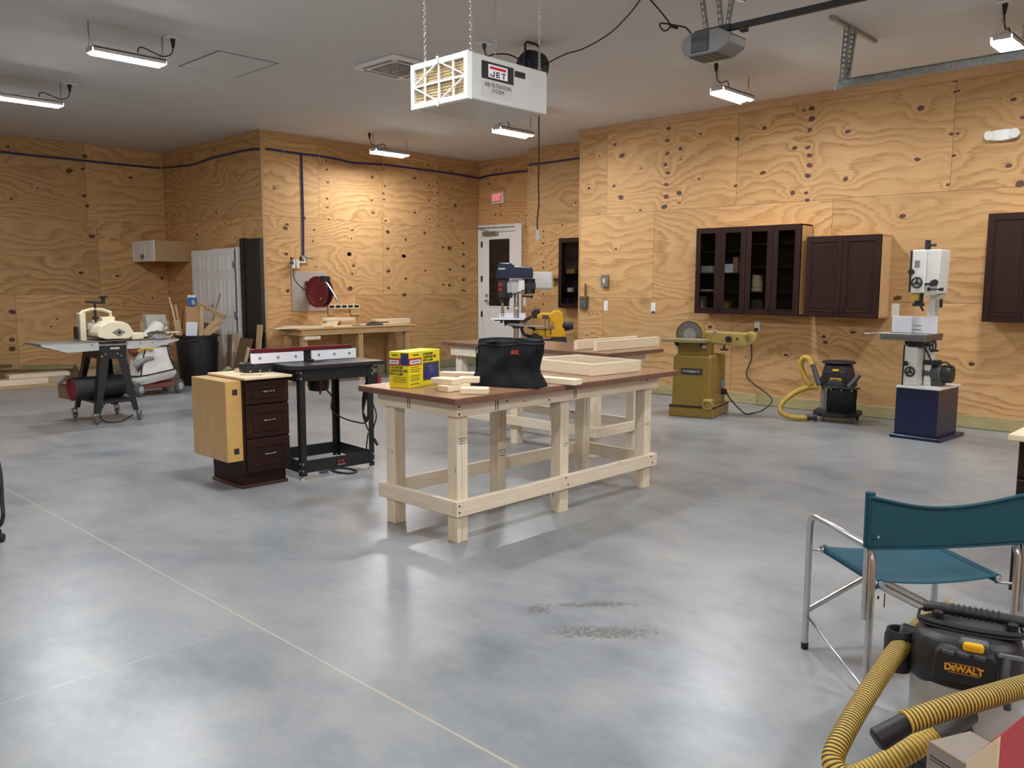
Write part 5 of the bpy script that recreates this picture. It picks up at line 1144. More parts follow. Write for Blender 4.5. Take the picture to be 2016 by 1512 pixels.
# local: x = -depth .. 0 (front at 0), y along front
Wd, Ln, zt = 0.60, 0.675, 0.885
for (x, y) in ((-0.05, 0.0), (-0.05, Ln-0.05), (-Wd, 0.0), (-Wd, Ln-0.05)):
    fx = x < -0.1; fy = y > 0.1
    mb = MB()
    xo = x if fx else x+0.05; yo = y+0.05 if fy else y
    mb.bx(x, x+0.05, yo-0.004 if fy else yo, yo if fy else yo+0.004, 0.03, zt, 0.001); mb.bx(xo if fx else xo-0.004, xo+0.004 if fx else xo, y, y+0.05, 0.03, zt, 0.001)
    l = t.part('leg', mb, 'black')
    mb = MB(); mb.cyl((x+0.025, y+0.025, 0.012), (x+0.025, y+0.025, 0.05), 0.006, n=8); mb.cyl((x+0.025, y+0.025, 0.0), (x+0.025, y+0.025, 0.014), 0.024, 0.018, n=16); t.part('levelling_foot', mb, 'steel', l)
    mb = MB(); xs = 0.0005 if not fx else None
    for z in (zt-0.03, zt-0.075, 0.13, 0.075):
        if not fx: mb.cyl((0.0, y+(0.012 if not fy else 0.038), z), (0.008, y+(0.012 if not fy else 0.038), z), 0.009, n=10)
        if not fy: mb.cyl((x+0.028, 0.0, z), (x+0.028, -0.008, z), 0.009, n=10)
    if len(mb.bm.verts): t.part('bolts', mb, 'steel', l)
    else: mb.bm.free()
for (z0, z1, nm) in ((zt-0.10, zt, 'upper_rail'), (0.055, 0.155, 'lower_rail')):
    for q in ((-0.008, -0.004, 0.045, Ln-0.045), (-Wd+0.004, -Wd+0.008, 0.045, Ln-0.045)): mb = MB(); mb.bx(q[0], q[1], q[2], q[3], z0, z1, 0.001); rl_ = t.part(nm, mb, 'black')
    for q in ((-Wd+0.045, -0.045, 0.004, 0.008), (-Wd+0.045, -0.045, Ln-0.008, Ln-0.004)): mb = MB(); mb.bx(q[0], q[1], q[2], q[3], z0, z1, 0.001); t.part(nm, mb, 'black')
mb = MB(); x0, x1, y0, y1 = -Wd-0.03, 0.05, -0.07, Ln+0.085
mb.prism([(x0, y0), (x1-0.06, y0), (x1, y0+0.07), (x1, y1), (x0, y1)], zt, zt+0.028, 'xy', 0.002); tp = t.part('table_top', mb, 'black')
mb = MB(); mb.prism([(x0+0.004, y0+0.004), (x1-0.064, y0+0.004), (x1-0.004, y0+0.072), (x1-0.004, y1-0.004), (x0+0.004, y1-0.004)], zt+0.027, zt+0.0295, 'xy'); t.part('laminate', mb, wood('dark_laminate', (0.05, 0.037, 0.03), (0.03, 0.024, 0.021), 0.3, 4, knots=False), tp)
mb = MB(); mb.cyl((-0.26, 0.33, zt+0.0295), (-0.26, 0.33, zt+0.031), 0.07, n=28); mb.bx(-0.16, -0.14, y0, y1, zt+0.0295, zt+0.0305); t.part('insert_plate', mb, 'black', tp)
# fence
fy0, fy1 = -0.24, 0.70; xf = -0.30; zf = zt+0.030
mb = MB(); mb.bx(xf-0.05, xf-0.022, fy0, fy1-0.02, zf, zf+0.10, 0.002); mb.bx(xf-0.10, xf-0.022, fy0, fy1-0.02, zf, zf+0.015); fn_ = t.part('fence_body', mb, 'black')
mb = MB(); mb.bx(xf-0.05, xf+0.004, fy0+0.01, fy1-0.05, zf+0.087, zf+0.118, 0.004); t.part('fence_rail', mb, 'rubyred', fn_)
for (a, b) in ((fy0-0.01, 0.205), (0.275, fy1)):
    mb = MB(); mb.bx(xf-0.022, xf, a, b, zf+0.002, zf+0.085, 0.003); fc = t.part('fence_face', mb, 'brightwhite', fn_)
    mb = MB()
    for k in range(3): y = a+(b-a)*(0.16+0.34*k); mb.cyl((xf-0.002, y, zf+0.045), (xf+0.0015, y, zf+0.045), 0.012, n=14)
    t.part('fence_screws', mb, 'grey', fn_)
mb = MB(); mb.cyl((-0.26, 0.24, zf), (-0.26, 0.24, zf+0.05), 0.008, n=10); mb.bx(-0.285, -0.235, 0.215, 0.265, zf, zf+0.02, 0.004); mb.bx(-0.28, -0.20, 0.24, 0.33, zf, zf+0.006, 0.002); t.part('starter_pin', mb, 'black', tp)
mb = MB(); mb.bx(-0.34, -0.28, -0.30, -0.05, zt-0.05, zt+0.02, 0.004); mb.bx(-0.40, -0.30, -0.31, -0.22, zt-0.03, zt+0.045, 0.01); br = t.part('fence_carriage', mb, 'black')
mb = MB(); 
for k in range(3): mb.cyl((-0.279, -0.27+k*0.08, zt-0.02), (-0.274, -0.27+k*0.08, zt-0.02), 0.008, n=10)
t.part('carriage_bolts', mb, 'steel', br)
# router motor hanging below
mb = MB(); rx_, ry__ = -0.26, 0.31
mb.lathe([(0.05, 0.0), (0.10, 0.0), (0.10, -0.04), (0.088, -0.05), (0.088, -0.15), (0.08, -0.19), (0.04, -0.20)], (rx_, ry__, zt-0.02), (0, 0, 1), 28); mt = t.part('router_motor', mb, 'blackpl')
mb = MB(); mb.cyl((rx_+0.098, ry__-0.04, zt-0.02), (rx_+0.098, ry__-0.04, zt-0.17), 0.013, n=12); mb.cyl((rx_+0.098, ry__-0.04, zt-0.17), (rx_+0.098, ry__-0.04, zt-0.235), 0.009, n=10); t.part('lift_screw', mb, 'red', mt)
mb = MB(); mb.bx(rx_+0.03, rx_+0.085, ry__+0.13, ry__+0.19, zt-0.12, zt-0.02, 0.004); mb.cyl((rx_-0.03, ry__+0.12, zt-0.12), (rx_-0.03, ry__+0.12, zt-0.02), 0.03, n=14); t.part('switch_bracket', mb, 'black')
# motor cord, coil on the right rear post
mb = MB(); mb.tube([(rx_+0.04, ry__+0.04, zt-0.20), (rx_+0.06, ry__+0.09, zt-0.27), (rx_-0.04, 0.45, 0.50), (rx_-0.10, 0.55, 0.42), (-0.20, 0.62, 0.38), (-0.08, 0.655, 0.40), (-0.06, 0.655, 0.58), (-0.09, 0.655, 0.72)], 0.0065, 7, 7)
for k in range(4): mb.tube([(-0.085+0.01*k, 0.655+0.006*k, 0.72), (-0.13+0.008*k, 0.65, 0.58-0.02*k), (-0.12, 0.65, 0.42+0.015*k), (-0.07, 0.655, 0.40+0.01*k), (-0.045+0.004*k, 0.658, 0.52), (-0.07, 0.658, 0.68)], 0.006, 6, 6, True)
mb.tube([(-0.12, 0.65, 0.42), (-0.07, 0.66, 0.33), (-0.02, 0.69, 0.25), (0.0, 0.70, 0.22)], 0.0065, 7, 6); mb.tube([(-0.02, 0.69, 0.25), (0.01, 0.70, 0.20)], 0.012, 8)
mb.tube([(-0.04, 0.69, 0.56), (0.0, 0.70, 0.45), (-0.03, 0.68, 0.32)], 0.006, 6, 6); mb.tube([(-0.06, 0.655, 0.30), (-0.10, 0.66, 0.16), (-0.11, 0.67, 0.08)], 0.006, 6, 6)
t.part('power_cord', mb, 'rubber')
mb = MB(); mb.box((0.0005, 0.36, 0.105), (0.001, 0.08, 0.05)); t.part('badge', mb, mat('faded_badge', (0.03, 0.012, 0.012), 0.4))
t.text('badge_mark', 'M', 0.05, (0.0016, 0.355, 0.108), (0, 1, 0), (0, 0, 1), 'redprint', None, sx=1.6)
mb = MB(); mb.bx(0.001, 0.0018, 0.325, 0.395, 0.082, 0.088); t.part('badge_underline', mb, 'lightgrey')
mb = MB(); mb.bx(-0.13, -0.055, Ln+0.003, Ln+0.085, zt-0.215, zt-0.075, 0.006); sw_ = t.part('switch_box', mb, 'blackpl')
mb = MB(); mb.prism([(Ln+0.085, zt-0.205), (Ln+0.125, zt-0.205), (Ln+0.112, zt-0.11), (Ln+0.095, zt-0.095), (Ln+0.085, zt-0.10)], -0.125, -0.06, 'yz', 0.004); t.part('stop_paddle', mb, 'brightred', sw_)
mb = MB(); mb.beam((-0.20, Ln+0.06, zt-0.045), (-0.20, Ln+0.17, zt-0.045), 0.026, 0.026, bev=0.006); t.part('crank_handle', mb, 'rubber')
mb = MB(); mb.tube([(-0.09, Ln+0.0, zt-0.01), (-0.09, Ln+0.03, zt-0.02), (-0.09, Ln+0.055, zt-0.05), (-0.09, Ln+0.06, zt-0.08)], 0.007, 7, 5); t.part('switch_cable', mb, 'lightgrey')
# cord end with blue plug lying under it
p = wz(640, 927, 0); q = wz(700, 930, 0); r_ = wz(668, 921, 0)
mb = MB(); mb.tube([(p.x, p.y, 0.012), wz(655, 924, 0.008), wz(668, 921, 0.008), wz(690, 923, 0.008), wz(702, 928, 0.008), wz(690, 932, 0.008), wz(668, 930, 0.008), wz(652, 926, 0.008)], 0.008, 7, 6)
t = T('extension_cord_end', 'black cord loop with pale blue plug lying on the floor under the router table', 'cord', (p.x, p.y, 0), world=True); t.part('cord', mb, 'rubber')
mb = MB(); a = wz(628, 927, 0.02); b = wz(646, 925, 0.02); mb.cyl(a, b, 0.022, 0.016, 12); t.part('plug', mb, mat('pale_blue_plug', (0.22, 0.32, 0.50), 0.4))
# ================================================================== drum sander on its stand
t = T('drum_sander', 'cream drum sander with grey wing tables on a black splayed stand with casters', 'drum sander', (-9.93, 3.68, 0), 0)
# local: x towards the camera side, y along the tables
zt = 0.80; zb = 0.215
cor = [(0.30, -0.235), (0.30, 0.235), (-0.34, -0.235), (-0.34, 0.235)]
tops = [(0.26, -0.13), (0.26, 0.13), (-0.26, -0.13), (-0.26, 0.13)]
for (x, y), (tx, ty) in zip(cor, tops):
    mb = MB(); sx, sy = (1 if x > 0 else -1), (1 if y > 0 else -1)
    a, b = V((x, y, 0.115)), V((tx, ty, zt))
    w1, w2 = 0.095, 0.05
    # tapered angle leg: two flanges
    for fl_ in (0, 1):
        d = V((-sx*1, 0, 0)) if fl_ else V((0, -sy*1, 0)); n_ = V((0, -sy*0.004, 0)) if fl_ else V((-sx*0.004, 0, 0))
        P = [a, a+d*0.06, b+d*0.105, b]
        Q = [p+n_ for p in P]
        v1 = [mb.bm.verts.new(p) for p in P]; v2 = [mb.bm.verts.new(p) for p in Q]
        mb.bm.faces.new(v1); mb.bm.faces.new(v2[::-1])
        for i in range(4): mb.bm.faces.new((v1[i], v2[i], v2[(i+1) % 4], v1[(i+1) % 4]))
    bmesh.ops.recalc_face_normals(mb.bm, faces=mb.bm.faces)
    lg = t.part('leg', mb, 'black')
    c = V((x, y, 0)); mb = MB(); mb.cyl(c+V((0.01, -0.016, 0.036)), c+V((0.01, 0.016, 0.036)), 0.036, n=20, bev=0.006); mb.bx(x-0.02, x+0.035, y-0.03, y+0.03, 0.098, 0.112, 0.003)
    for s in (-1, 1): mb.prism([(x-0.012, 0.10), (x+0.032, 0.10), (x+0.022, 0.03), (x+0.0, 0.03)], y+s*0.022-0.002, y+s*0.022+0.002, 'xz')
    mb.beam((x+0.02, y, 0.062), (x+0.085, y, 0.045), 0.03, 0.008); t.part('caster', mb, 'galv', lg)
mb = MB()
def apron(p0, p1, nrm): mb.bx(min(p0[0], p1[0]), max(p0[0], p1[0])+0.004, min(p0[1], p1[1]), max(p0[1], p1[1])+0.004, zt-0.09, zt+0.055, 0.002)
apron((0.262, -0.14), (0.262, 0.14), 0); apron((-0.262, -0.14), (-0.262, 0.14), 0); apron((-0.262, -0.14), (0.262, -0.14), 0); apron((-0.262, 0.14), (0.262, 0.14), 0)
ap_ = t.part('stand_apron', mb, 'black')
mb = MB(); mb.box((0.2675, 0.02, zt+0.025), (0.002, 0.10, 0.022)); t.part('nameplate', mb, 'lightgrey', ap_)
mb = MB()
for (y, z) in ((-0.125, zt-0.06), (-0.085, zt-0.035), (0.045, zt-0.035), (0.085, zt-0.06)): mb.cyl((0.265, y, z), (0.272, y, z), 0.010, n=10)
t.part('stand_bolts', mb, 'steel', ap_)
mb = MB(); mb.prism([(-0.33, -0.20), (0.285, -0.205), (0.285, 0.205), (-0.33, 0.20)], zb, zb+0.03, 'xy', 0.002); t.part('stand_shelf', mb, 'black')
mb = MB(); zw = 0.895
mb.bx(-0.28, 0.27, -0.20, 0.20, 0.855, 0.875, 0.004); mb.bx(-0.24, 0.27, -0.27, 0.14, 0.905, 0.912, 0.002); t.part('conveyor_bed', mb, 'steel')
for s, L in ((-1, 0.60), (1, 0.62)):
    mb = MB(); y0 = s*0.15; y1 = s*(0.15+L)*0.98
    a, b = min(y0, y1), max(y0, y1)
    mb.bx(-0.26, 0.27, a, b, 0.888, 0.902, 0.003); wg = t.part('wing_table', mb, 'steel')
    for xx in (0.268, -0.262):
        mb = MB(); mb.prism([(y0, 0.81), (y0+(y1-y0)*0.55, 0.80 if s < 0 else 0.815), (y1, 0.882), (y1, 0.892), (y0, 0.892)], xx-0.003, xx+0.003, 'yz')
        t.part('wing_bracket', mb, 'lightgrey', wg)
mb = MB()
for y in (-0.22, -0.02, 0.16, 0.30, 0.44): mb.cyl((0.272, y, 0.872), (0.278, y, 0.872), 0.008, n=8)
t.part('table_bolts', mb, 'chrome')
# head
mb = MB(); T0 = MX.Translation((0, 0, 0))
mb.prism([(-0.20, 0.93), (0.24, 0.925), (0.265, 0.985), (0.22, 1.08), (0.15, 1.11), (-0.08, 1.115), (-0.19, 1.05)], -0.13, 0.135, 'yz', 0.012)
bm_ = mb
hd = None
# head as a rounded cover over the drum, axis along x
mb2 = MB(); mb2.prism([(-0.15, 0.955), (-0.06, 0.925), (0.19, 0.925), (0.235, 0.96), (0.235, 1.01), (0.19, 1.085), (0.12, 1.12), (-0.03, 1.12), (-0.12, 1.07), (-0.15, 1.0)], -0.20, 0.26, 'yz', 0.012); mb.bm.free()
hd = t.part('head_cover', mb2, 'cream')
mb = MB(); mb.bx(-0.10, 0.06, -0.02, 0.12, 1.11, 1.165, 0.008); t.part('dust_port', mb, 'cream', hd)
mb = MB(); mb.cyl((0.258, 0.075, 1.0), (0.268, 0.075, 1.0), 0.036, n=24); mb.cyl((0.266, 0.075, 1.0), (0.274, 0.075, 1.0), 0.02, n=18); mb.prism([(0.0, 1.0), (0.075, 1.045), (0.15, 1.0), (0.075, 0.955)], 0.257, 0.263, 'yz'); t.part('bearing_plate', mb, 'steel', hd)
mb = MB(); mb.cyl((0.272, 0.075, 1.0), (0.278, 0.075, 1.0), 0.017, n=16); t.part('bearing_knob', mb, 'black', hd)
mb = MB(); mb.bx(0.12, 0.24, 0.22, 0.36, 0.91, 0.985, 0.008); t.part('motor_cover', mb, 'cream')
mb = MB(); mb.tube([(-0.06, -0.21, 0.90), (-0.06, -0.21, 1.20), (-0.06, -0.19, 1.225), (-0.06, -0.07, 1.255), (-0.06, 0.03, 1.245), (-0.06, 0.115, 1.215), (-0.06, 0.12, 1.11)], 0.018, 4, 0); mb.bx(-0.11, -0.01, -0.235, -0.17, 0.89, 1.215, 0.008); t.part('yoke', mb, 'cream')
mb = MB(); mb.cyl((-0.06, -0.05, 1.08), (-0.06, -0.05, 1.32), 0.014, n=12); mb.cyl((-0.06, -0.05, 1.145), (-0.06, -0.05, 1.17), 0.035, n=16); mb.beam((-0.06, -0.15, 1.335), (-0.06, 0.06, 1.32), 0.03, 0.025); mb.cyl((-0.06, 0.04, 1.33), (-0.06, 0.05, 1.40), 0.02, 0.024, 12); mb.cyl((-0.06, -0.0, 1.385), (-0.06, 0.09, 1.395), 0.014, n=10); t.part('height_crank', mb, 'black')
mb = MB(); mb.bx(-0.16, -0.07, -0.26, -0.20, 0.92, 1.06, 0.006); t.part('gear_box', mb, 'blackpl')
mb = MB(); mb.bx(-0.10, 0.0, -0.17, 0.0, 1.02, 1.11, 0.01); t.part('lift_casting', mb, 'steel')
mb = MB(); mb.tube([(-0.1, 0.0, zt-0.1), (-0.05, 0.04, 0.5), (0.0, 0.06, 0.3), (-0.2, 0.03, 0.12), (0.05, -0.1, 0.05), (0.28, -0.12, 0.012), (0.35, 0.0, 0.012), (0.2, 0.14, 0.012), (0.22, 0.2, 0.05)], 0.007, 6, 7); t.part('power_cord', mb, 'rubber')
# drum cover on the shelf
dc = T('sanding_drum', 'dark sleeve with a faded red inside lying on the stand shelf under the drum sander', 'sanding drum', (-9.90, 3.30, zb+0.031), R(90))
mb = MB(); rr = 0.128
prof = [(rr, 0.0), (rr, 0.56), (rr-0.006, 0.565), (0.02, 0.56)]
mb.lathe(prof, (0, 0, rr+0.001), (1, 0.10, 0), 36, False); dc.part('sleeve', mb, mat('dark_drum', (0.022, 0.022, 0.022), 0.55))
mb = MB(); mb.lathe([(rr-0.006, 0.0), (rr-0.006, 0.04), (0.03, 0.14)], (0, 0, rr+0.001), (1, 0.10, 0), 36, False); dc.part('liner', mb, 'pink'); 
mb = MB(); mb.lathe([(rr+0.001, -0.001), (rr-0.008, -0.002)], (0, 0, rr+0.001), (1, 0.1, 0), 36, False); dc.part('rim', mb, 'pink')
cb = T('cardboard_box', 'small brown cardboard box with open flap behind the red sleeve under the drum sander', 'cardboard box', (-10.20, 3.42, zb+0.031), R(10))
mb = MB(); mb.bx(-0.10, 0.10, -0.12, 0.10, 0, 0.17, 0.002); cb.part('carton', mb, 'card'); mb = MB(); mb.box((0.02, -0.15, 0.215), (0.2, 0.12, 0.004), MX.Rotation(R(38), 3, 'X')); cb.part('flap', mb, 'cardlt')
# things lying on the right wing table
ow = lambda x, y, z=0.9035: V((x, y, z))
mb = MB(); prof = [(0.03, 0), (0.085, 0.005), (0.10, 0.03), (0.102, 0.055), (0.112, 0.06), (0.112, 0.066), (0.07, 0.085), (0.02, 0.092), (0.012, 0.105), (0.004, 0.108)]
p = wx(273, 650, -9.88)
item('chrome_pot', 'shiny chrome pot with lid standing on the right wing of the drum sander', 'pot', MB().lathe(prof, (0, 0, 0), n=28), 'chrome', (-9.72, p.y+0.14, 0.9035))
mb = MB(); mb.beam((0, -0.20, 0.066), (0.0, 0.30, 0.068), 0.03, 0.012); mb.bx(-0.03, 0.03, -0.02, 0.02, 0, 0.06); mb.tube([(0, 0.16+0.06*math.cos(math.pi*(1+k/12)), 0.062+0.055*math.sin(math.pi*(1+k/12))) for k in range(13)], 0.006, 6)
item('mitre_bar', 'white bar with a half ring lying across the right wing of the drum sander', 'machine part', mb, 'offwhite', (-9.80, p.y+0.14, 0.9035))
mb = MB(); mb.beam((0, -0.05, 0.015), (0.0, 0.08, 0.02), 0.02, 0.02); item('yellow_tool', 'small yellow handled tool beside the chrome pot on the drum sander', 'hand tool', mb, 'mustardlt', (-9.86, p.y+0.09, 0.9035))

# ================================================================== bag cart (yard vacuum)
t = T('bag_vacuum_cart', 'wheeled red vacuum cart with a big white canvas bag behind the drum sander', 'bag vacuum', (-11.75, 5.03, 0), 0)
mb = MB()
def bagf(u, v):
    a_ = 2*math.pi*u; c, s = math.cos(a_), math.sin(a_); n_ = 4.0; k = (abs(c)**n_+abs(s)**n_)**(-1/n_)
    hy = 0.14+(0.30-0.14)*(1-v)**0.75 if v > 0.12 else 0.27+v*0.2; hx = 0.16+0.09*(1-v)
    if v < 0.12: hx *= 0.85+v
    z = 0.20+0.56*v; 
    p = V((c*k*hx+0.25*(1-v)*0.1, s*k*hy-0.02-0.10*(1-v)*0.4, z+(0.05*s if v < 0.3 else 0)))
    return p+V((c, s, 0))*noise.noise((p.x*5, p.y*5, p.z*5))*0.035
mb.grid(bagf, 40, 18); mb.bm.faces.new([mb.bm.verts.new(bagf(i/40, 0)) for i in range(40)][::-1]); mb.bm.faces.new([mb.bm.verts.new(bagf(i/40, 1)) for i in range(40)]); bmesh.ops.remove_doubles(mb.bm, verts=mb.bm.verts, dist=0.002)
bmesh.ops.recalc_face_normals(mb.bm, faces=mb.bm.faces); bg = t.part('canvas_bag', mb, 'whitebag')
mb = MB()
def off(u, v): p = bagf(u, v); c = V((0, -0.03, p.z)); return p+(p-c).normalized()*0.008
mb.tube([off(u/24, 0.86) for u in range(24)], 0.011, 5, 0, True); mb.tube([off(u/24, 0.22) for u in range(24)], 0.010, 5, 0, True)
for u in (0.875, 0.115): mb.tube([off(u, v) for v in (0.22, 0.4, 0.6, 0.86)], 0.010, 5, 3)
t.part('seam_piping', mb, 'rubber', bg)
mb = MB(); mb.prism([(-0.20, 0.92), (0.10, 0.94), (0.07, 1.10), (-0.22, 1.11)], -0.12, 0.0, 'yz', 0.01, MX.Translation((-0.1, 0.16, 0))); t.part('hopper', mb, 'tank')
mb = MB(); mb.tube([(-0.03, -0.06, 0.74), (-0.05, 0.03, 0.85), (-0.10, 0.12, 0.95)], 0.09, 14, 4, rfun=lambda i, m: 0.13-0.04*i/m); t.part('bag_neck', mb, 'whitebag', bg)
mb = MB(); mb.tube([(0.0, 0.02, 0.86), (0.02, 0.16, 0.90), (0.0, 0.20, 0.96), (-0.1, 0.19, 0.97)], 0.012, 8, 5); mb.tube([(-0.05, 0.18, 0.30), (-0.06, 0.2, 0.95)], 0.012, 8); t.part('push_handle', mb, 'steel')
mb = MB(); mb.bx(-0.25, 0.18, -0.26, 0.24, 0.10, 0.17, 0.01); mb.bx(0.0, 0.2, -0.30, -0.2, 0.30, 0.45, 0.03); mb.bx(-0.1, 0.1, -0.34, -0.20, 0.55, 0.80, 0.05); t.part('chassis', mb, 'cartred')
for (x, y) in ((0.14, 0.27), (0.18, -0.30), (-0.22, 0.25), (-0.22, -0.28)):
    mb = MB(); mb.lathe([(0.045, -0.02), (0.085, -0.028), (0.098, -0.015), (0.098, 0.015), (0.085, 0.028), (0.045, 0.02)], (x, y, 0.099), (0.85, 0.5, 0), 28); w_ = t.part('wheel', mb, 'tyre')
    mb = MB(); mb.cyl((x-0.03, y-0.018, 0.099), (x+0.03, y+0.018, 0.099), 0.05, n=20); mb.cyl((x-0.04, y-0.023, 0.099), (x+0.04, y+0.023, 0.099), 0.014, n=10); t.part('wheel_hub', mb, 'lightgrey', w_)
mb = MB(); mb.tube([(0.14, -0.28, 0.62), (0.2, -0.20, 0.66), (0.2, -0.10, 0.64)], 0.02, 8, 4); t.part('yellow_grip', mb, 'hoseyel')
mb = MB(); mb.tube([(0.16, -0.34, 0.42), (0.18, -0.22, 0.50), (0.17, -0.1, 0.52)], 0.045, 12, 5); t.part('grey_duct', mb, 'grey')

# ================================================================== black bin and what sticks out of it
bx_, by_ = -12.42, 5.99
t = T('trash_bin', 'tall black plastic trash bin full of lumber scraps beside the white closet doors', 'trash bin', (bx_, by_, 0), 0)
mb = MB(); pr = [(0.02, 0.005), (0.245, 0.0), (0.25, 0.02), (0.295, 0.70), (0.295, 0.735), (0.325, 0.738), (0.328, 0.762), (0.312, 0.766), (0.285, 0.74), (0.238, 0.03), (0.02, 0.028)]
mb.lathe(pr, (0, 0, 0), (0, 0, 1), 40, False); t.part('bin_body', mb, 'blackpl')
mb = MB()
for a_ in (-60, -20, 20, 60, 110, 160, 200, 250): c, s = math.cos(R(a_)), math.sin(R(a_)); mb.beam((c*0.25, s*0.25, 0.03), (c*0.288, s*0.288, 0.66), 0.012, 0.05, (c, s, 0))
t.part('ribs', mb, 'blackpl')
mb = MB(); c, s = math.cos(R(-35)), math.sin(R(-35)); mb.box((c*0.302, s*0.302, 0.70), (0.03, 0.14, 0.04), MX.Rotation(R(-35), 3, 'Z'), 0.008); t.part('grip', mb, 'blackpl')
def inbin(label, px0, px1, w, h, m, name='lumber_scrap', cat='lumber scrap', dx=0.0, up=(0.7, -0.7, 0), group='lumber scraps in the black bin'):
    """stick whose visible top is at px1 and which passes the rim at px0, in the plane of the bin plus dx"""
    dist = (V((bx_, by_, 0.9))-CAMP).dot(cF)+dx
    a, b = wt(px0[0], px0[1], dist), wt(px1[0], px1[1], dist)
    d = (a-b).normalized(); a2 = a+d*0.35
    return board(name, label, cat, a2, b, w, h, m, up, group)
inbin('longest thin pale stick leaning left in the black bin', (352, 660), (333, 585), 0.018, 0.018, 'paleply')
inbin('dowel second from left in the black bin', (354, 662), (339, 600), 0.024, 0.024, 'scrap', dx=0.05)
inbin('dowel third from left in the black bin', (358, 662), (346, 600), 0.026, 0.026, 'scrap', dx=0.02)
inbin('short flat board behind the dowels in the black bin', (353, 660), (348, 630), 0.10, 0.02, 'scrap', dx=-0.05)
inbin('wide brown plywood board standing behind in the black bin', (379, 662), (379, 603), 0.22, 0.012, 'plytrim', dx=0.16)
inbin('pale upright board right of the white panel in the black bin', (396, 655), (398, 604), 0.065, 0.02, 'scrap', dx=-0.04)
inbin('white rectangular panel at the front of the black bin', (377, 664), (378, 634), 0.17, 0.01, 'brightwhite', name='melamine_sheet', cat='panel', dx=-0.10)
inbin('dark triangular off-cut behind the crossing boards of the black bin', (404, 655), (408, 636), 0.12, 0.02, 'scrapdk', dx=0.12)
inbin('flat scrap low in the middle of the black bin', (394, 662), (395, 646), 0.11, 0.015, 'scrap', dx=0.02)
inbin('brown diagonal board leaning right out of the black bin', (402, 657), (434, 627), 0.10, 0.02, 'oldpine', dx=-0.02)
inbin('pale lower diagonal strip leaning right out of the black bin', (408, 660), (432, 643), 0.05, 0.03, 'scrap', dx=-0.08)
inbin('polished copper pipe with fitting standing in the black bin', (357, 660), (361, 612), 0.02, 0.02, 'copper', name='copper_pipe', cat='pipe', dx=0.08)
dist = (V((bx_, by_, 0.9))-CAMP).dot(cF)
board('lumber_scrap', 'long grey board crossing diagonally over the top of the bin scraps', 'lumber scrap', wt(388, 597, dist-0.04), wt(443, 624, dist-0.04), 0.03, 0.085, 'scrap', (0.45, -0.2, 1), 'lumber scraps in the black bin')
board('thin_rod', 'thin dark rod leaning up against the white closet door above the bin', 'rod', wt(416, 640, dist+0.1), wt(434, 578, dist+0.2), 0.012, 0.012, 'scrapdk')
mb = MB(); mb.box((0, 0, 0.07), (0.12, 0.08, 0.14), None, 0.008); p = wt(379, 602, dist+0.16); wc = T('wipes_pack', 'blue and white packet on top of the scraps in the black bin', 'packet', (p.x, p.y, p.z), R(45)); wc.part('packet', mb, 'bluebright'); mb = MB(); mb.bx(-0.062, 0.062, -0.042, 0.042, 0.125, 0.165, 0.006); wc.part('cap', mb, 'offwhite'); mb = MB(); mb.bx(0.005, 0.05, -0.0415, -0.04, 0.02, 0.09); wc.part('pale_print', mb, 'lightgrey')
# shelf-like junk between bag cart and bin
t = T('scrap_carton', 'tan open carton standing on the floor behind the canvas bag', 'carton', (-12.6, 5.42, 0), R(20))
mb = MB(); mb.bx(-0.12, 0.12, -0.16, 0.16, 0, 0.62, 0.002); t.part('dark_base', mb, 'scrapdk'); mb = MB(); mb.bx(-0.12, 0.12, -0.16, 0.16, 0.62, 0.98, 0.002); t.part('upper_box', mb, 'scrap'); mb = MB(); mb.bx(0.12, 0.2, -0.18, 0.16, 0.62, 0.66, 0.002); mb.bx(0.12, 0.18, -0.16, 0.16, 0.42, 0.45, 0.002); t.part('ledges', mb, 'oldpine')
# panels leaning right of the closet doors
def lean(label, pts, y0, m, th=0.02, name='plywood_sheet', cat='panel', up=(0, -1, 0.2)):
    """panel whose bottom edge stands on the floor at y0 and leans to the alcove wall; pts: two bottom and one top pixel"""
    a, b = wz(pts[0][0], pts[0][1], 0), wz(pts[1][0], pts[1][1], 0)
    return a, b
def leanpanel(label, xa, xb, y0, h, lean_, m, name='plywood_sheet', cat='panel', th=0.018, sl=0.0):
    mb = MB(); w = xb-xa; n_ = math.atan2(lean_, h)
    mb.prism([(-w/2, 0), (w/2, 0), (w/2+sl, math.hypot(h, lean_)), (-w/2+sl, math.hypot(h, lean_))], 0, th, 'xz', 0.002, MX.Rotation(-n_, 4, 'X'))
    o = mk(name, mb, m); o.location = ((xa+xb)/2, y0, 0.003); tag(o, label, cat); return o
leanpanel('dark brown tall panel leaning on the charcoal door behind the other panels', -12.00, -11.55, 6.50, 0.80, 0.14, 'espresso')
leanpanel('brown framed panel leaning in front, left of the back workbench', -11.98, -11.62, 6.25, 0.72, 0.16, 'scrapdk', sl=0.10); bpy.context.view_layer.update()
leanpanel('light wood strip standing behind the dark leaning panels', -11.56, -11.42, 6.42, 0.93, 0.10, 'scrap', cat='board', name='leaning_board')
leanpanel('thin pale panel edge at the right of the leaning panels', -11.55, -11.49, 6.18, 0.60, 0.13, 'paleply', sl=0.05, cat='board', name='leaning_board')
leanpanel('second thin pale panel edge right of the leaning panels', -11.46, -11.42, 6.14, 0.58, 0.12, 'scrap', sl=0.05, cat='board', name='leaning_board')
leanpanel('grey board standing upright between the black bin and the closet door', -12.16, -12.04, 6.30, 0.76, 0.05, 'scrapdk', cat='board', name='leaning_board')
leanpanel('taller grey board upright behind the right side of the black bin', -12.06, -11.97, 6.38, 0.78, 0.05, 'scrap', cat='board', name='leaning_board')
p = wz(455, 742, 0)
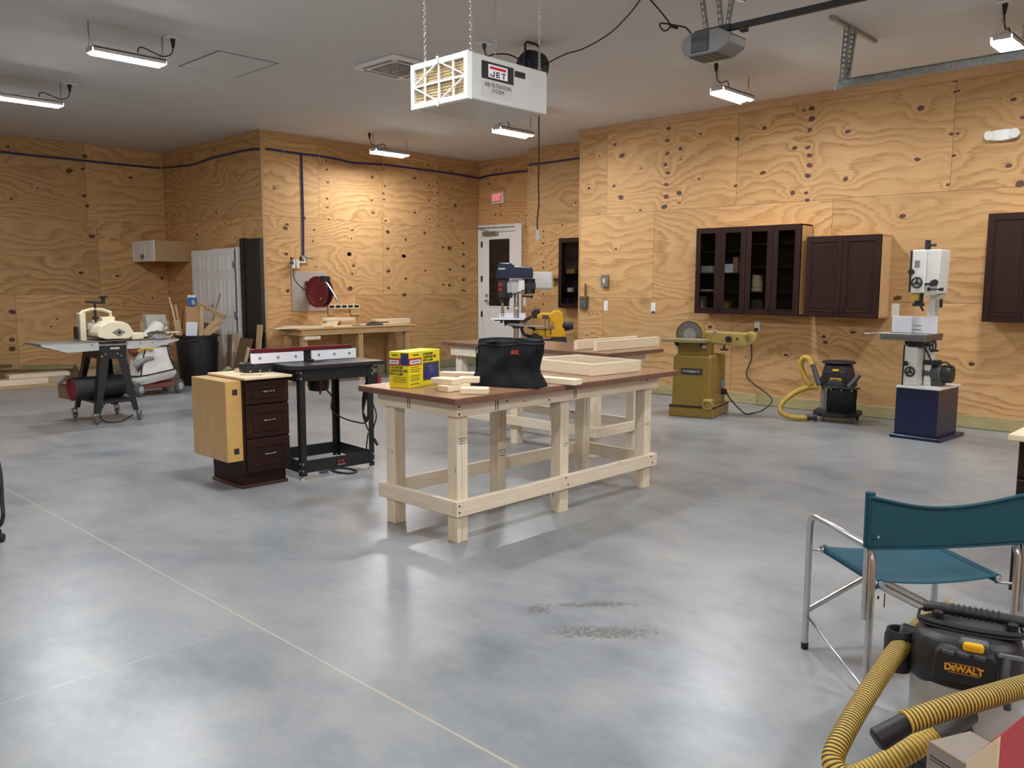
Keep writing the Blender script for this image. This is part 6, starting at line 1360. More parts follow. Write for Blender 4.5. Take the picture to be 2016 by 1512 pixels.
board('leaning_board', 'short grey green board lying aslant at the foot of the leaning panels', 'board', (-11.75, 5.80, 0.02), (-11.45, 5.98, 0.32), 0.10, 0.05, 'ptg')
board('leaning_board', 'second short grey board just behind the aslant one by the panels', 'board', (-11.68, 5.90, 0.03), (-11.38, 6.08, 0.30), 0.10, 0.04, 'scrap')
mb = MB(); mb.bx(-0.012, 0.012, -0.012, 0.012, 0, 0.95, 0.002)
# lumber pile by the left wall
PG = 'boards in the lumber pile on the floor'
def fbrd(label, a, b, z, w, h, m): return board('pile_board', label, 'board', (a[0], a[1], z+h/2), (b[0], b[1], z+h/2), w, h, m, group=PG)
fbrd('bottom pale board at the front edge of the lumber pile by the left wall', (-13.72, 2.0), (-13.74, 4.62), 0.0, 0.16, 0.04, 'scrap')
fbrd('thick pale beam second from the front in the lumber pile', (-13.80, 2.2), (-13.84, 4.28), 0.041, 0.10, 0.085, 'pine')
fbrd('upper pale beam lying across the middle of the lumber pile', (-14.12, 3.82), (-14.10, 4.66), 0.115, 0.22, 0.06, 'pine')
fbrd('short pale block hidden under the upper beam of the lumber pile', (-14.10, 3.3), (-14.08, 4.55), 0.0, 0.30, 0.112, 'scrap')
fbrd('thin pale board right of the pile near the cardboard box', (-13.86, 4.3), (-13.80, 4.88), 0.0, 0.09, 0.03, 'pine')
fbrd('small pale off-cut lying on the floor at the right end of the pile', (-13.62, 4.70), (-13.5, 4.84), 0.0, 0.05, 0.02, 'pine')
fbrd('green treated board lying aslant on the back of the lumber pile', (-14.75, 4.22), (-14.35, 4.86), 0.1905, 0.26, 0.045, 'ptg')
fbrd('brown board aslant left of the green one on the lumber pile', (-14.75, 3.98), (-14.35, 3.42), 0.2365, 0.22, 0.045, 'scrapdk')
fbrd('long grey green board along the left wall on the lumber pile', (-14.55, 2.0), (-14.57, 3.72), 0.191, 0.20, 0.045, 'ptg')
fbrd('greenish board at the left edge of the photo on the lumber pile', (-14.80, 2.0), (-14.78, 3.85), 0.172, 0.14, 0.10, 'pt')
fbrd('dark base board under the back of the lumber pile', (-14.55, 2.2), (-14.55, 4.9), 0.0, 0.45, 0.19, 'scrapdk')
fbrd('pale stack board at the right rear of the lumber pile', (-14.45, 4.95), (-14.40, 5.45), 0.0, 0.25, 0.14, 'scrap')
# ================================================================== disc and belt sander
a14 = R(14)
t = T('disc_belt_sander', 'mustard coloured disc and belt sander on a tall cabinet in front of the right wall', 'disc sander', (-5.495, 8.48, 0), a14)
W, Dp, zc = 0.51, 0.64, 0.735
def rbx(mb, x0, x1, y0, y1, z0, z1, b=0.01): mb.bx(x0, x1, y0, y1, z0, z1, b, 3)
mb = MB(); mb.box((W/2-0.01, Dp/2, 0.39), (W-0.03, Dp-0.02, 0.69), None, 0.03, 3, 0.97); rbx(mb, -0.015, W+0.015, -0.005, Dp+0.005, 0.0, 0.14, 0.012); cb_ = t.part('cabinet', mb, 'mustard')
mb = MB(); mb.bx(-0.0165, W+0.0165, -0.0075, Dp+0.0075, 0.105, 0.138, 0.008); t.part('black_band', mb, 'ink', cb_)
mb = MB(); mb.bx(0.12, 0.37, 0.004, 0.011, 0.505, 0.575); pl_ = t.part('nameplate', mb, 'ink', cb_)
t.text('nameplate_lettering', 'POWERMATIC', 0.042, (0.245, 0.003, 0.54), (1, 0, 0), (0, 0, 1), 'lightgrey', pl_, sx=0.78, bold=0.0008, font_shear=0.15)
mb = MB(); mb.lathe([(0.02, 0), (0.055, 0.0), (0.055, 0.05), (0.05, 0.055), (0.045, 0.05), (0.044, 0.01), (0.0, 0.01)], (W-0.06, 0.0, 0.165), (0.25, -1, 0), 26); rbx(mb, W-0.12, W-0.0, -0.02, 0.08, 0.10, 0.23, 0.02); t.part('dust_port', mb, 'mustardlt', cb_)
mb = MB(); mb.bx(W-0.035, W-0.0, 0.40, 0.50, 0.32, 0.42, 0.004); t.part('switch_plate', mb, 'grey', cb_)
mb = MB(); mb.cyl((W-0.02, 0.46, 0.27), (W+0.03, 0.46, 0.27), 0.035, n=16); t.part('cord_socket', mb, 'black', cb_)
mb = MB(); rbx(mb, 0.05, 0.42, 0.06, 0.30, 0.72, 0.90, 0.01); t.part('pedestal', mb, 'mustard')
# disc
mb = MB(); c = V((0.175, 0.14, 0.965)); mb.cyl(c, c+V((0, -0.028, 0)), 0.152, n=48, bev=0.004); dk = t.part('sanding_disc', mb, 'abrasive')
mb = MB(); mb.cyl(c+V((0, -0.0285, 0)), c+V((0, -0.0295, 0)), 0.075, n=36); mb.cyl(c+V((0, -0.03, 0)), c+V((0, -0.032, 0)), 0.03, n=24); t.part('disc_centre', mb, mat('worn_abrasive', (0.25, 0.24, 0.23), 0.8), dk)
mb = MB(); mb.lathe([(0.158, -0.03), (0.170, -0.03), (0.172, 0.04), (0.165, 0.06), (0.05, 0.06), (0.05, 0.01), (0.158, 0.01)], c, (0, 1, 0), 48, False); t.part('disc_guard', mb, 'mustardlt')
mb = MB(); rbx(mb, -0.07, 0.45, -0.19, 0.10, 0.890, 0.925, 0.005); t.part('work_table', mb, mat('mustard_table', (0.26, 0.21, 0.10), 0.4))
mb = MB(); mb.prism([(-0.14, 0.905), (0.02, 0.905), (0.02, 0.83), (-0.04, 0.84)], 0.06, 0.075, 'yz'); mb.prism([(-0.14, 0.905), (0.02, 0.905), (0.02, 0.83), (-0.04, 0.84)], 0.36, 0.375, 'yz'); t.part('trunnions', mb, 'black')
mb = MB(); mb.cyl((0.40, -0.06, 0.85), (0.44, -0.06, 0.85), 0.03, n=16); mb.cyl((0.38, 0.0, 0.86), (0.41, 0.0, 0.86), 0.045, n=18); t.part('tilt_knob', mb, 'steel')
# belt arm going back right
mb = MB(); mb.prism([(0.20, 0.87), (0.80, 0.84), (0.86, 0.865), (0.90, 0.92), (0.88, 0.985), (0.82, 1.0), (0.32, 1.01), (0.20, 1.0)], 0.20, 0.34, 'xz', 0.018); ba = t.part('belt_housing', mb, 'mustardlt')
mb = MB(); mb.cyl((0.80, 0.21, 0.945), (0.80, 0.19, 0.945), 0.05, n=20) if False else mb.lathe([(0.055, -0.07), (0.07, -0.06), (0.07, 0.06), (0.055, 0.07)], (0.86, 0.27, 0.945), (0, 1, 0), 26); t.part('roller_cover', mb, 'mustardlt')
mb = MB(); mb.bx(0.26, 0.84, 0.345, 0.352, 0.90, 0.98); t.part('sanding_belt', mb, 'abrasive')
mb = MB(); mb.cyl((0.62, 0.20, 0.925), (0.62, 0.16, 0.925), 0.035, n=18); mb.cyl((0.62, 0.16, 0.925), (0.62, 0.145, 0.925), 0.025, n=18); mb.cyl((0.72, 0.20, 0.93), (0.72, 0.18, 0.93), 0.012, n=12); mb.cyl((0.55, 0.27, 0.86), (0.55, 0.27, 0.79), 0.012, n=10); mb.cyl((0.55, 0.27, 0.80), (0.55, 0.27, 0.785), 0.045, n=16); t.part('tension_knob', mb, 'black', ba)
mb = MB(); mb.tube([(0.43, 0.16, 0.98), (0.46, 0.16, 1.02), (0.49, 0.17, 1.0)], 0.012, 8, 4); t.part('lock_lever', mb, 'galv')
# its cord to the wall outlet
q = wy(1491, 645, YW)
c0 = V((-5.495, 8.48, 0))+MX.Rotation(a14, 3, 'Z') @ V((W+0.03, 0.46, 0.27))
mb = MB(); f = [c0, c0+V((0.06, 0.02, -0.10)), V((c0.x+0.18, c0.y+0.12, 0.02)), V((c0.x+0.22, c0.y+0.24, 0.008)), V((c0.x+0.20, 9.6, 0.01)), V((c0.x+0.14, 9.95, 0.12)), V((q.x-0.10, YW-0.03, 0.35)), V((q.x-0.05, YW-0.03, 0.60)), V((q.x-0.06, YW-0.03, 0.80)), V((q.x-0.03, YW-0.03, 0.95)), V((q.x, YW-0.04, q.z-0.022))]
mb.tube(f, 0.008, 7, 7); mb.cyl((q.x, YW-0.012, q.z-0.021), (q.x, YW-0.05, q.z-0.022), 0.018, n=12)
t = T('sander_cord', 'black power cord running from the mustard sander up to the outlet under the glass cabinet', 'power cord', (q.x, YW, q.z), world=True); t.part('cord', mb, 'rubber')
# ================================================================== shop vac by the wall
def hose(pts, r, k=24, n=14, ribs=True):
    mb = MB(); P = smooth_path(pts, k)
    # resample at rib pitch
    acc = [P[0]]; pitch = r*0.12; d = 0.0
    out = [P[0]]
    for a, b in zip(P[:-1], P[1:]):
        L_ = (b-a).length; s = pitch-d
        while s <= L_: out.append(a+(b-a)*(s/L_)); s += pitch
        d = (L_-(s-pitch)) if L_ >= 0 else d
    mb.tube(out, r, n, 0, rfun=(lambda i, m: r*(1.0 if i % 3 else 0.93)) if ribs else None, mats=[1, 0, 0] if ribs else None)
    return mb
vx, vy = -3.93, 9.54
t = T('shop_vacuum', 'black and steel shop vacuum with yellow hose and tool pouch by the right wall', 'shop vacuum', (vx, vy, 0), R(12))
mb = MB(); mb.prism([(-0.24, -0.12), (-0.12, -0.24), (0.14, -0.24), (0.26, -0.12), (0.26, 0.14), (0.12, 0.24), (-0.12, 0.24), (-0.24, 0.12)], 0.06, 0.12, 'xy', 0.015); dl = t.part('dolly', mb, 'blackpl')
for (x, y) in ((-0.20, -0.16), (0.20, -0.17), (-0.18, 0.18), (0.2, 0.18)):
    mb = MB(); mb.cyl((x-0.014, y, 0.032), (x+0.014, y, 0.032), 0.032, n=18, bev=0.004); mb.bx(x-0.02, x+0.02, y-0.02, y+0.02, 0.055, 0.075, 0.003); t.part('caster', mb, 'darkgrey', dl)
mb = MB(); mb.lathe([(0.05, 0.11), (0.18, 0.11), (0.185, 0.13), (0.188, 0.40), (0.19, 0.42), (0.05, 0.42)], n=36); t.part('tank', mb, 'sstank')
mb = MB(); mb.lathe([(0.19, 0.40), (0.205, 0.41), (0.205, 0.47), (0.18, 0.52), (0.165, 0.60), (0.15, 0.645), (0.05, 0.66)], n=36); mb.bx(-0.12, 0.12, -0.19, 0.1, 0.44, 0.60, 0.03, 2); mb.lathe([(0.06, 0.655), (0.17, 0.66), (0.19, 0.675), (0.17, 0.69), (0.06, 0.695)], n=32); hd = t.part('motor_head', mb, 'blackpl')
mb = MB(); mb.bx(-0.03, 0.04, -0.205, -0.185, 0.582, 0.612, 0.010, 2); t.part('power_switch', mb, 'yellow', hd)
mb = MB(); mb.bx(-0.05, 0.07, -0.194, -0.188, 0.48, 0.51, 0.002); bdg = t.part('badge', mb, 'orange', hd)
t.text('badge_lettering', 'DeWALT', 0.026, (0.01, -0.195, 0.495), (1, 0, 0), (0, 0, 1), 'ink', bdg, sx=0.95)
mb = MB(); mb.grid(lambda u, v: V((-0.06+0.31*u, -0.225-0.03*math.sin(u*3.14)-0.03*math.sin(v*3.0)+0.012*noise.noise((u*5, v*4, 2)), 0.13+0.26*v)), 16, 12)
pc = t.part('tool_pouch', mb, 'bag'); md = pc.modifiers.new('thick', 'SOLIDIFY'); md.thickness = 0.035; md.offset = 0
mb = MB(); mb.tube([(-0.10, -0.18, 0.42), (-0.07, -0.26, 0.415), (0.22, -0.27, 0.41), (0.26, -0.16, 0.41)], 0.012, 8, 3); t.part('pouch_rim', mb, 'blackpl', pc)
mb = MB()
for x in (-0.02, 0.09, 0.20): mb.sphere((x, -0.275, 0.385), 0.010, n=8)
t.part('pouch_studs', mb, 'alu', pc)
for (a, b) in (((-0.16, -0.24, 0.43), (-0.24, -0.20, 0.64)), ((0.16, -0.24, 0.42), (0.26, -0.2, 0.56))):
    mb = MB(); mb.cyl(a, b, 0.03, 0.026, 14); t.part('nozzle', mb, 'darkgrey')
mb = hose([(-0.25, -0.2, 0.64), (-0.30, -0.16, 0.71), (-0.37, -0.12, 0.71), (-0.40, -0.10, 0.62), (-0.34, -0.12, 0.48), (-0.27, -0.14, 0.40)], 0.032)
mb2 = mb; t.part('hose', mb2, ['hoseyel', 'hosedark'])
mb = hose([(-0.19, -0.12, 0.385), (-0.30, -0.14, 0.375), (-0.42, -0.18, 0.32), (-0.55, -0.25, 0.20), (-0.56, -0.30, 0.10), (-0.44, -0.32, 0.045), (-0.26, -0.28, 0.042)], 0.032); t.part('hose', mb, ['hoseyel', 'hosedark'])
mb = MB(); mb.lathe([(0.06, 0), (0.05, 0.03), (0.035, 0.035)], (-0.19, -0.13, 0.40), (-1, -0.1, 0), 20); t.part('hose_collar', mb, 'hoseyel')
mb = MB(); mb.cyl((-0.28, -0.28, 0.042), (-0.16, -0.26, 0.06), 0.034, n=14); t.part('hose_cuff', mb, 'blackpl')

# ================================================================== band saw
ab = R(-3)
t = T('band_saw', 'tall white band saw on a navy blue cabinet in front of the right wall', 'band saw', (-3.10, 8.88, 0), ab)
mb = MB(); mb.bx(0, 0.50, 0, 0.66, 0.0, 0.035, 0.006); t.part('base_plate', mb, 'navy')
mb = MB(); mb.bx(0.03, 0.445, 0.04, 0.58, 0.034, 0.515, 0.004); st = t.part('stand_cabinet', mb, 'navy')
mb = MB(); mb.bx(0.035, 0.440, 0.036, 0.041, 0.045, 0.505, 0.002); mb.cyl((0.055, 0.030, 0.30), (0.055, 0.042, 0.30), 0.012, n=12); t.part('cabinet_door', mb, 'navy', st)
mb = MB(); mb.bx(0.035, 0.46, 0.02, 0.60, 0.515, 0.54, 0.005); t.part('stand_top', mb, 'machwhite')
mb = MB(); mb.bx(0.095, 0.215, 0.05, 0.30, 0.54, 0.95, 0.012, 2); mb.bx(0.078, 0.098, 0.045, 0.32, 0.53, 0.95, 0.004); lw = t.part('lower_wheel_case', mb, 'machwhite')
mb = MB(); mb.bx(0.076, 0.094, 0.043, 0.322, 0.53, 0.95, 0.003); t.part('case_edge', mb, 'black', lw)
def knobwheel(tt, c, r, par):
    mb = MB(); mb.torus(c, r, 0.009, (0, 1, 0), 24, 8); c = V(c); mb.cyl(c+V((0, 0.02, 0)), c-V((0, 0.014, 0)), 0.014, n=12)
    for k in range(3): a_ = R(90+120*k); mb.beam(c, c+V((math.cos(a_)*r, 0, math.sin(a_)*r)), 0.012, 0.01, (0, 1, 0))
    tt.part('handwheel', mb, 'black', par)
knobwheel(t, (0.155, 0.035, 0.685), 0.045, lw)
mb = MB(); mb.cyl((0.11, 0.045, 0.765), (0.11, 0.025, 0.765), 0.025, n=16); t.part('door_knob', mb, 'black', lw)
mb = MB(); mb.prism([(0.23, 0.54), (0.30, 0.54), (0.29, 0.95), (0.30, 1.40), (0.37, 1.46), (0.26, 1.46), (0.22, 1.35), (0.23, 0.95)], 0.20, 0.32, 'xz', 0.01); t.part('column', mb, 'machwhite')
mb = MB(); mb.prism([(0.10, 1.475), (0.235, 1.475), (0.235, 1.80), (0.355, 1.80), (0.355, 1.47), (0.235, 1.44)], 0.2, 0.30, 'xz') if False else mb.bx(0.108, 0.245, 0.04, 0.30, 1.475, 1.905, 0.012, 2)
uw = t.part('upper_wheel_case', mb, 'machwhite')
mb = MB(); mb.prism([(0.245, 1.44), (0.365, 1.47), (0.375, 1.905), (0.245, 1.905)], 0.06, 0.32, 'xz', 0.01); t.part('upper_frame', mb, 'machwhite', uw)
mb = MB(); mb.bx(0.094, 0.112, 0.036, 0.31, 1.485, 1.90, 0.004); t.part('case_edge', mb, 'black', uw)
mb = MB(); mb.bx(0.14, 0.19, 0.036, 0.041, 1.73, 1.80, 0.002); t.part('maker_plate', mb, 'grey', uw)
mb = MB(); mb.cyl((0.115, 0.045, 1.685), (0.115, 0.02, 1.685), 0.03, n=18); t.part('door_knob', mb, 'black', uw)
knobwheel(t, (0.175, 0.025, 1.58), 0.048, uw)
mb = MB(); mb.cyl((0.225, 0.12, 1.90), (0.225, 0.12, 2.0), 0.027, n=18); mb.beam((0.24, 0.12, 1.945), (0.30, 0.10, 1.95), 0.02, 0.02); mb.sphere((0.30, 0.10, 1.95), 0.016); t.part('tension_post', mb, 'black', uw)
mb = MB(); mb.beam((0.245, 0.05, 1.565), (0.34, 0.05, 1.575), 0.018, 0.018); mb.cyl((0.335, 0.06, 1.58), (0.345, 0.03, 1.58), 0.032, n=16); mb.beam((0.28, 0.05, 1.515), (0.40, 0.05, 1.515), 0.012, 0.012); mb.cyl((0.385, 0.05, 1.515), (0.42, 0.05, 1.515), 0.016, n=12); mb.cyl((0.275, 0.05, 1.515), (0.295, 0.05, 1.515), 0.018, n=12); mb.bx(0.30, 0.32, 0.04, 0.07, 1.545, 1.60); t.part('adjusting_levers', mb, 'black'); mb = MB(); mb.bx(0.335, 0.36, 0.2, 0.24, 1.33, 1.42, 0.01); t.part('frame_lever', mb, 'black')
mb = MB(); mb.bx(0.105, 0.185, 0.09, 0.12, 1.40, 1.475, 0.004); t.part('blade_guard', mb, 'hoseyel')
mb = MB(); mb.bx(0.19, 0.215, 0.08, 0.12, 1.36, 1.475, 0.003); mb.bx(0.13, 0.23, 0.06, 0.12, 1.345, 1.375, 0.004); mb.bx(0.15, 0.2, 0.06, 0.12, 1.375, 1.40, 0.004); mb.beam((0.21, 0.07, 1.35), (0.24, 0.06, 1.30), 0.015, 0.015); t.part('blade_guides', mb, 'black')
mb = MB(); mb.bx(0.135, 0.137, 0.095, 0.105, 0.95, 1.40); t.part('blade', mb, 'steel')
mb = MB(); mb.bx(-0.12, 0.34, -0.08, 0.36, 1.035, 1.07, 0.005); mb.bx(-0.115, 0.335, -0.075, 0.355, 1.0, 1.036, 0.004); tb = t.part('work_table', mb, 'castiron')
mb = MB(); mb.beam((-0.30, -0.02, 1.052), (-0.05, 0.02, 1.075), 0.05, 0.012, bev=0.002); t.part('mitre_bar', mb, 'steel', tb)
mb = MB(); mb.bx(-0.08, 0.36, 0.11, 0.14, 1.071, 1.24, 0.003); fc = t.part('rip_fence', mb, 'brightwhite')
mb = MB(); mb.bx(0.135, 0.215, 0.108, 0.1105, 1.105, 1.111); mb.bx(0.135, 0.215, 0.108, 0.1105, 1.145, 1.150); t.part('fence_slots', mb, 'black', fc)
mb = MB(); mb.prism([(0.09, 1.0), (0.28, 1.0), (0.26, 0.955), (0.10, 0.95)], 0.02, 0.25, 'xz', 0.004); mb.bx(0.12, 0.26, 0.04, 0.22, 0.935, 0.96); t.part('trunnion', mb, 'black')
mb = MB(); mb.cyl((0.28, 0.02, 0.965), (0.365, 0.0, 0.965), 0.010, n=10); mb.torus((0.375, 0.0, 0.96), 0.055, 0.010, (1, -0.15, 0), 22, 8); mb.beam((0.375, 0.0, 0.905), (0.375, 0.0, 1.015), 0.014, 0.012, (1, 0, 0)); mb.cyl((0.375, 0.0, 0.915), (0.43, -0.01, 0.915), 0.011, n=10); t.part('table_crank', mb, 'black')
mb = MB(); mb.lathe([(0.03, 0), (0.085, 0.002), (0.092, 0.02), (0.092, 0.085), (0.088, 0.09)], (0.48, 0.28, 0.665), (-1, 0, 0), 30); t.part('fan_cover', mb, 'black')
mb = MB(); mb.lathe([(0.085, 0.0), (0.085, 0.02)]+[(0.082+0.006*(k % 2), 0.02+0.012*k) for k in range(14)]+[(0.06, 0.20), (0.02, 0.21)], (0.395, 0.28, 0.665), (-1, 0, 0), 30); mb.bx(0.24, 0.40, 0.22, 0.34, 0.545, 0.60, 0.004); mo = t.part('motor', mb, 'darkgrey')
mb = MB(); mb.bx(0.22, 0.36, 0.19, 0.32, 0.75, 0.80, 0.008); mb.beam((0.25, 0.15, 0.92), (0.33, 0.17, 0.76), 0.025, 0.015); t.part('switch_box', mb, 'black')
mb = MB(); mb.tube([(0.36, 0.24, 0.775), (0.43, 0.22, 0.785), (0.47, 0.22, 0.76), (0.48, 0.24, 0.72)], 0.008, 7, 5); mb.tube([(0.08, 0.34, 0.95), (0.04, 0.36, 0.85), (0.06, 0.36, 0.72), (0.05, 0.36, 0.58), (0.055, 0.36, 0.54)], 0.006, 6, 5); t.part('motor_cord', mb, 'rubber')
# ================================================================== drill press
aV = R(43.7)
t = T('drill_press', 'dark blue floor drill press standing in front of the exit door behind the far bench', 'drill press', (-9.42, 9.95, 0), aV)
# local: -x is the front (quill side), seen left in the photo
mb = MB(); mb.bx(-0.32, 0.16, -0.20, 0.20, 0, 0.05, 0.012, 2); t.part('base', mb, 'drillblue')
mb = MB(); mb.cyl((0, 0, 0.05), (0, 0, 1.62), 0.042, n=24); t.part('column', mb, 'steel')
mb = MB(); mb.bx(-0.10, 0.10, -0.09, 0.09, 1.40, 1.63, 0.02, 2); mb.cyl((0, 0, 1.15), (0, 0, 1.185), 0.052, n=24); mb.bx(-0.17, 0.0, -0.07, 0.07, 1.40, 1.60, 0.015, 2); hd = t.part('head_casting', mb, 'lightgrey')
mb = MB(); mb.prism([(-0.33, 1.66), (-0.30, 1.87), (-0.27, 1.90), (-0.11, 1.895), (-0.03, 1.845), (0.24, 1.825), (0.26, 1.80), (0.265, 1.69), (0.25, 1.66)], -0.15, 0.15, 'xz', 0.02); bcv = t.part('belt_cover', mb, 'drillblue')
mb = MB(); mb.bx(-0.325, 0.26, -0.152, 0.152, 1.645, 1.672, 0.004); t.part('cover_lip', mb, 'navy', bcv)
t.text('brand_lettering', 'RIKON', 0.040, (-0.235, -0.1515, 1.795), (1, 0, 0), (0, 0, 1), 'brightwhite', bcv, sx=0.85, bold=0.001)
t.text('model_lettering', '17"  30-217', 0.062, (0.02, -0.1512, 1.765), (1, 0, 0), (0, 0, 1), 'navy', bcv, sx=0.9)
mb = MB(); mb.bx(-0.30, -0.15, -0.11, 0.11, 1.33, 1.645, 0.02, 2); mb.cyl((-0.225, 0, 1.25), (-0.225, 0, 1.34), 0.055, n=20); fr_ = t.part('quill_housing', mb, 'blackpl')
mb = MB(); mb.cyl((-0.255, -0.111, 1.47), (-0.255, -0.13, 1.47), 0.03, n=18); mb.bx(-0.285, -0.235, -0.118, -0.108, 1.50, 1.57, 0.004); t.part('stop_button', mb, 'brightred', fr_)
mb = MB(); mb.cyl((-0.225, 0, 1.05), (-0.225, 0, 1.25), 0.02, n=14)
for k in range(4): mb.cyl((-0.225, 0, 1.09+k*0.04), (-0.225, 0, 1.105+k*0.04), 0.032-0.003*k, n=16)
mb.cyl((-0.225, 0, 1.04), (-0.225, 0, 1.08), 0.026, 0.02, 14); t.part('spindle_chuck', mb, 'chrome')
mb = MB(); mb.cyl((-0.10, -0.06, 1.375), (-0.10, -0.15, 1.375), 0.045, n=18)
for a_, L_ in ((-100, 0.22), (20, 0.22), (140, 0.22)): p0 = V((-0.10, -0.14, 1.375)); d_ = V((math.cos(R(a_)), -0.25, math.sin(R(a_)))).normalized(); mb.cyl(p0, p0+d_*L_, 0.007, n=8); mb.sphere(p0+d_*L_, 0.02, n=10)
t.part('feed_handle', mb, 'black')
mb = MB(); mb.cyl((0.21, 0, 1.40), (0.21, 0, 1.64), 0.09, n=26); mb.bx(0.12, 0.31, -0.09, 0.09, 1.47, 1.58, 0.01); mb.cyl((0.10, -0.04, 1.36), (0.24, -0.04, 1.35), 0.014, n=10); mb.sphere((0.25, -0.04, 1.35), 0.022, n=10); t.part('motor', mb, 'blackpl')
mb = MB(); mb.bx(0.03, 0.13, -0.12, -0.09, 1.42, 1.62, 0.01); t.part('depth_stop', mb, 'offwhite')
mb = MB(); mb.bx(-0.42, 0.13, -0.26, 0.24, 0.985, 1.005, 0.003); tb = t.part('wood_table', mb, 'brightwhite')
mb = MB(); mb.bx(-0.28, 0.15, 0.02, 0.06, 1.006, 1.085, 0.003); mb.beam((-0.27, 0.0, 1.085), (-0.22, 0.03, 1.06), 0.02, 0.015); t.part('table_fence', mb, 'brightwhite', tb)
mb = MB(); mb.bx(-0.35, 0.14, -0.2, 0.2, 0.968, 0.985, 0.003); mb.prism([(-0.20, 0.968), (0.07, 0.968), (0.07, 0.85), (-0.02, 0.85), (-0.20, 0.91)], -0.06, 0.06, 'xz', 0.008); mb.cyl((0, 0, 0.84), (0, 0, 0.96), 0.062, n=20); mb.cyl((-0.24, -0.12, 0.93), (-0.24, -0.12, 0.97), 0.02, n=10); mb.cyl((-0.19, -0.06, 0.88), (-0.16, -0.05, 0.92), 0.012, n=8); t.part('table_bracket', mb, 'black')
# ================================================================== scroll saw on its stand
t = T('scroll_saw', 'yellow scroll saw with an oval grey table standing behind the far workbench', 'scroll saw', (-7.78, 8.72, 0), aV)
zs = 0.735
mb = MB(); mb.prism([(-0.30, zs), (0.34, zs), (0.37, zs+0.03), (0.30, zs+0.07), (0.0, zs+0.05), (-0.30, zs+0.05)], -0.13, 0.13, 'xz', 0.006); mb.prism([(0.12, zs), (0.36, zs), (0.34, zs+0.10), (0.14, zs+0.09)], -0.10, 0.10, 'xz', 0.008); t.part('base', mb, 'black')
mb = MB(); mb.prism([(0.12, zs+0.09), (0.335, zs+0.09), (0.31, zs+0.28), (0.29, zs+0.42), (0.26, zs+0.455), (0.17, zs+0.46), (0.15, zs+0.435), (0.13, zs+0.42), (0.0, zs+0.425), (-0.06, zs+0.40), (-0.06, zs+0.355), (0.0, zs+0.335), (0.12, zs+0.325), (0.17, zs+0.28), (0.16, zs+0.20), (-0.08, zs+0.20), (-0.12, zs+0.155), (-0.05, zs+0.12)], -0.07, 0.07, 'xz', 0.012); yb = t.part('arm_frame', mb, 'yellow')
mb = MB(); mb.bx(0.01, 0.10, -0.075, -0.066, zs+0.345, zs+0.395, 0.003); t.part('control_panel', mb, 'darkgrey', yb)
mb = MB(); mb.prism([(-0.135, zs+0.355), (-0.05, zs+0.345), (-0.02, zs+0.40), (-0.02, zs+0.475), (-0.10, zs+0.475), (-0.135, zs+0.44)], -0.05, 0.05, 'xz', 0.012); mb.beam((-0.14, 0, zs+0.37), (-0.23, 0, zs+0.31), 0.05, 0.04); mb.beam((-0.20, 0, zs+0.305), (-0.30, -0.02, zs+0.295), 0.025, 0.02); mb.beam((-0.27, 0, zs+0.29), (-0.19, -0.03, zs+0.25), 0.012, 0.01); t.part('blower_head', mb, 'blackpl')
mb = MB(); T1 = MX.Translation((-0.13, 0, zs+0.245)) @ MX.Rotation(R(3), 4, 'Y')
mb.prism([(0.34*math.cos(2*math.pi*i/40), 0.20*math.sin(2*math.pi*i/40)) for i in range(40)], -0.009, 0.009, 'xy', 0.003, T1); t.part('oval_table', mb, 'steel')
mb = MB(); mb.tube([(-0.26, 0, zs+0.235), (-0.27, 0, zs+0.19), (-0.23, 0, zs+0.12), (-0.10, 0, zs+0.09)], 0.02, 8, 4); mb.tube([(-0.18, 0, zs+0.235), (-0.10, 0, zs+0.20), (-0.08, 0, zs+0.12)], 0.022, 8, 4); mb.cyl((-0.08, -0.09, zs+0.09), (-0.08, 0.09, zs+0.09), 0.055, n=18); mb.bx(-0.2, 0.02, -0.08, 0.08, zs+0.04, zs+0.10, 0.01); t.part('lower_arm', mb, 'blackpl')
mb = MB(); mb.cyl((0.29, -0.03, zs+0.25), (0.44, -0.03, zs+0.25), 0.052, 0.058, 22, bev=0.01); mb.cyl((0.30, -0.03, zs+0.185), (0.39, -0.03, zs+0.195), 0.012, n=8); t.part('rear_motor', mb, 'blackpl')
mb = MB(); mb.tube([(0.11, -0.08, zs+0.36), (0.10, -0.085, zs+0.28), (0.13, -0.085, zs+0.22), (0.13, -0.085, zs+0.12)], 0.006, 6, 5); mb.tube([(0.06, -0.08, zs+0.35), (0.05, -0.085, zs+0.25), (0.06, -0.08, zs+0.1)], 0.005, 6, 5); t.part('wires', mb, 'rubber')
mb = MB(); mb.bx(-0.33, 0.40, -0.18, 0.18, zs-0.03, zs-0.0005, 0.004)
st_ = t.part('stand_top', mb, 'black')
for (x, y) in ((-0.30, -0.15), (-0.30, 0.15), (0.36, -0.15), (0.36, 0.15)): mb = MB(); mb.beam((x*1.1, y*1.2, 0), (x, y, zs-0.03), 0.04, 0.04); t.part('stand_leg', mb, 'black')

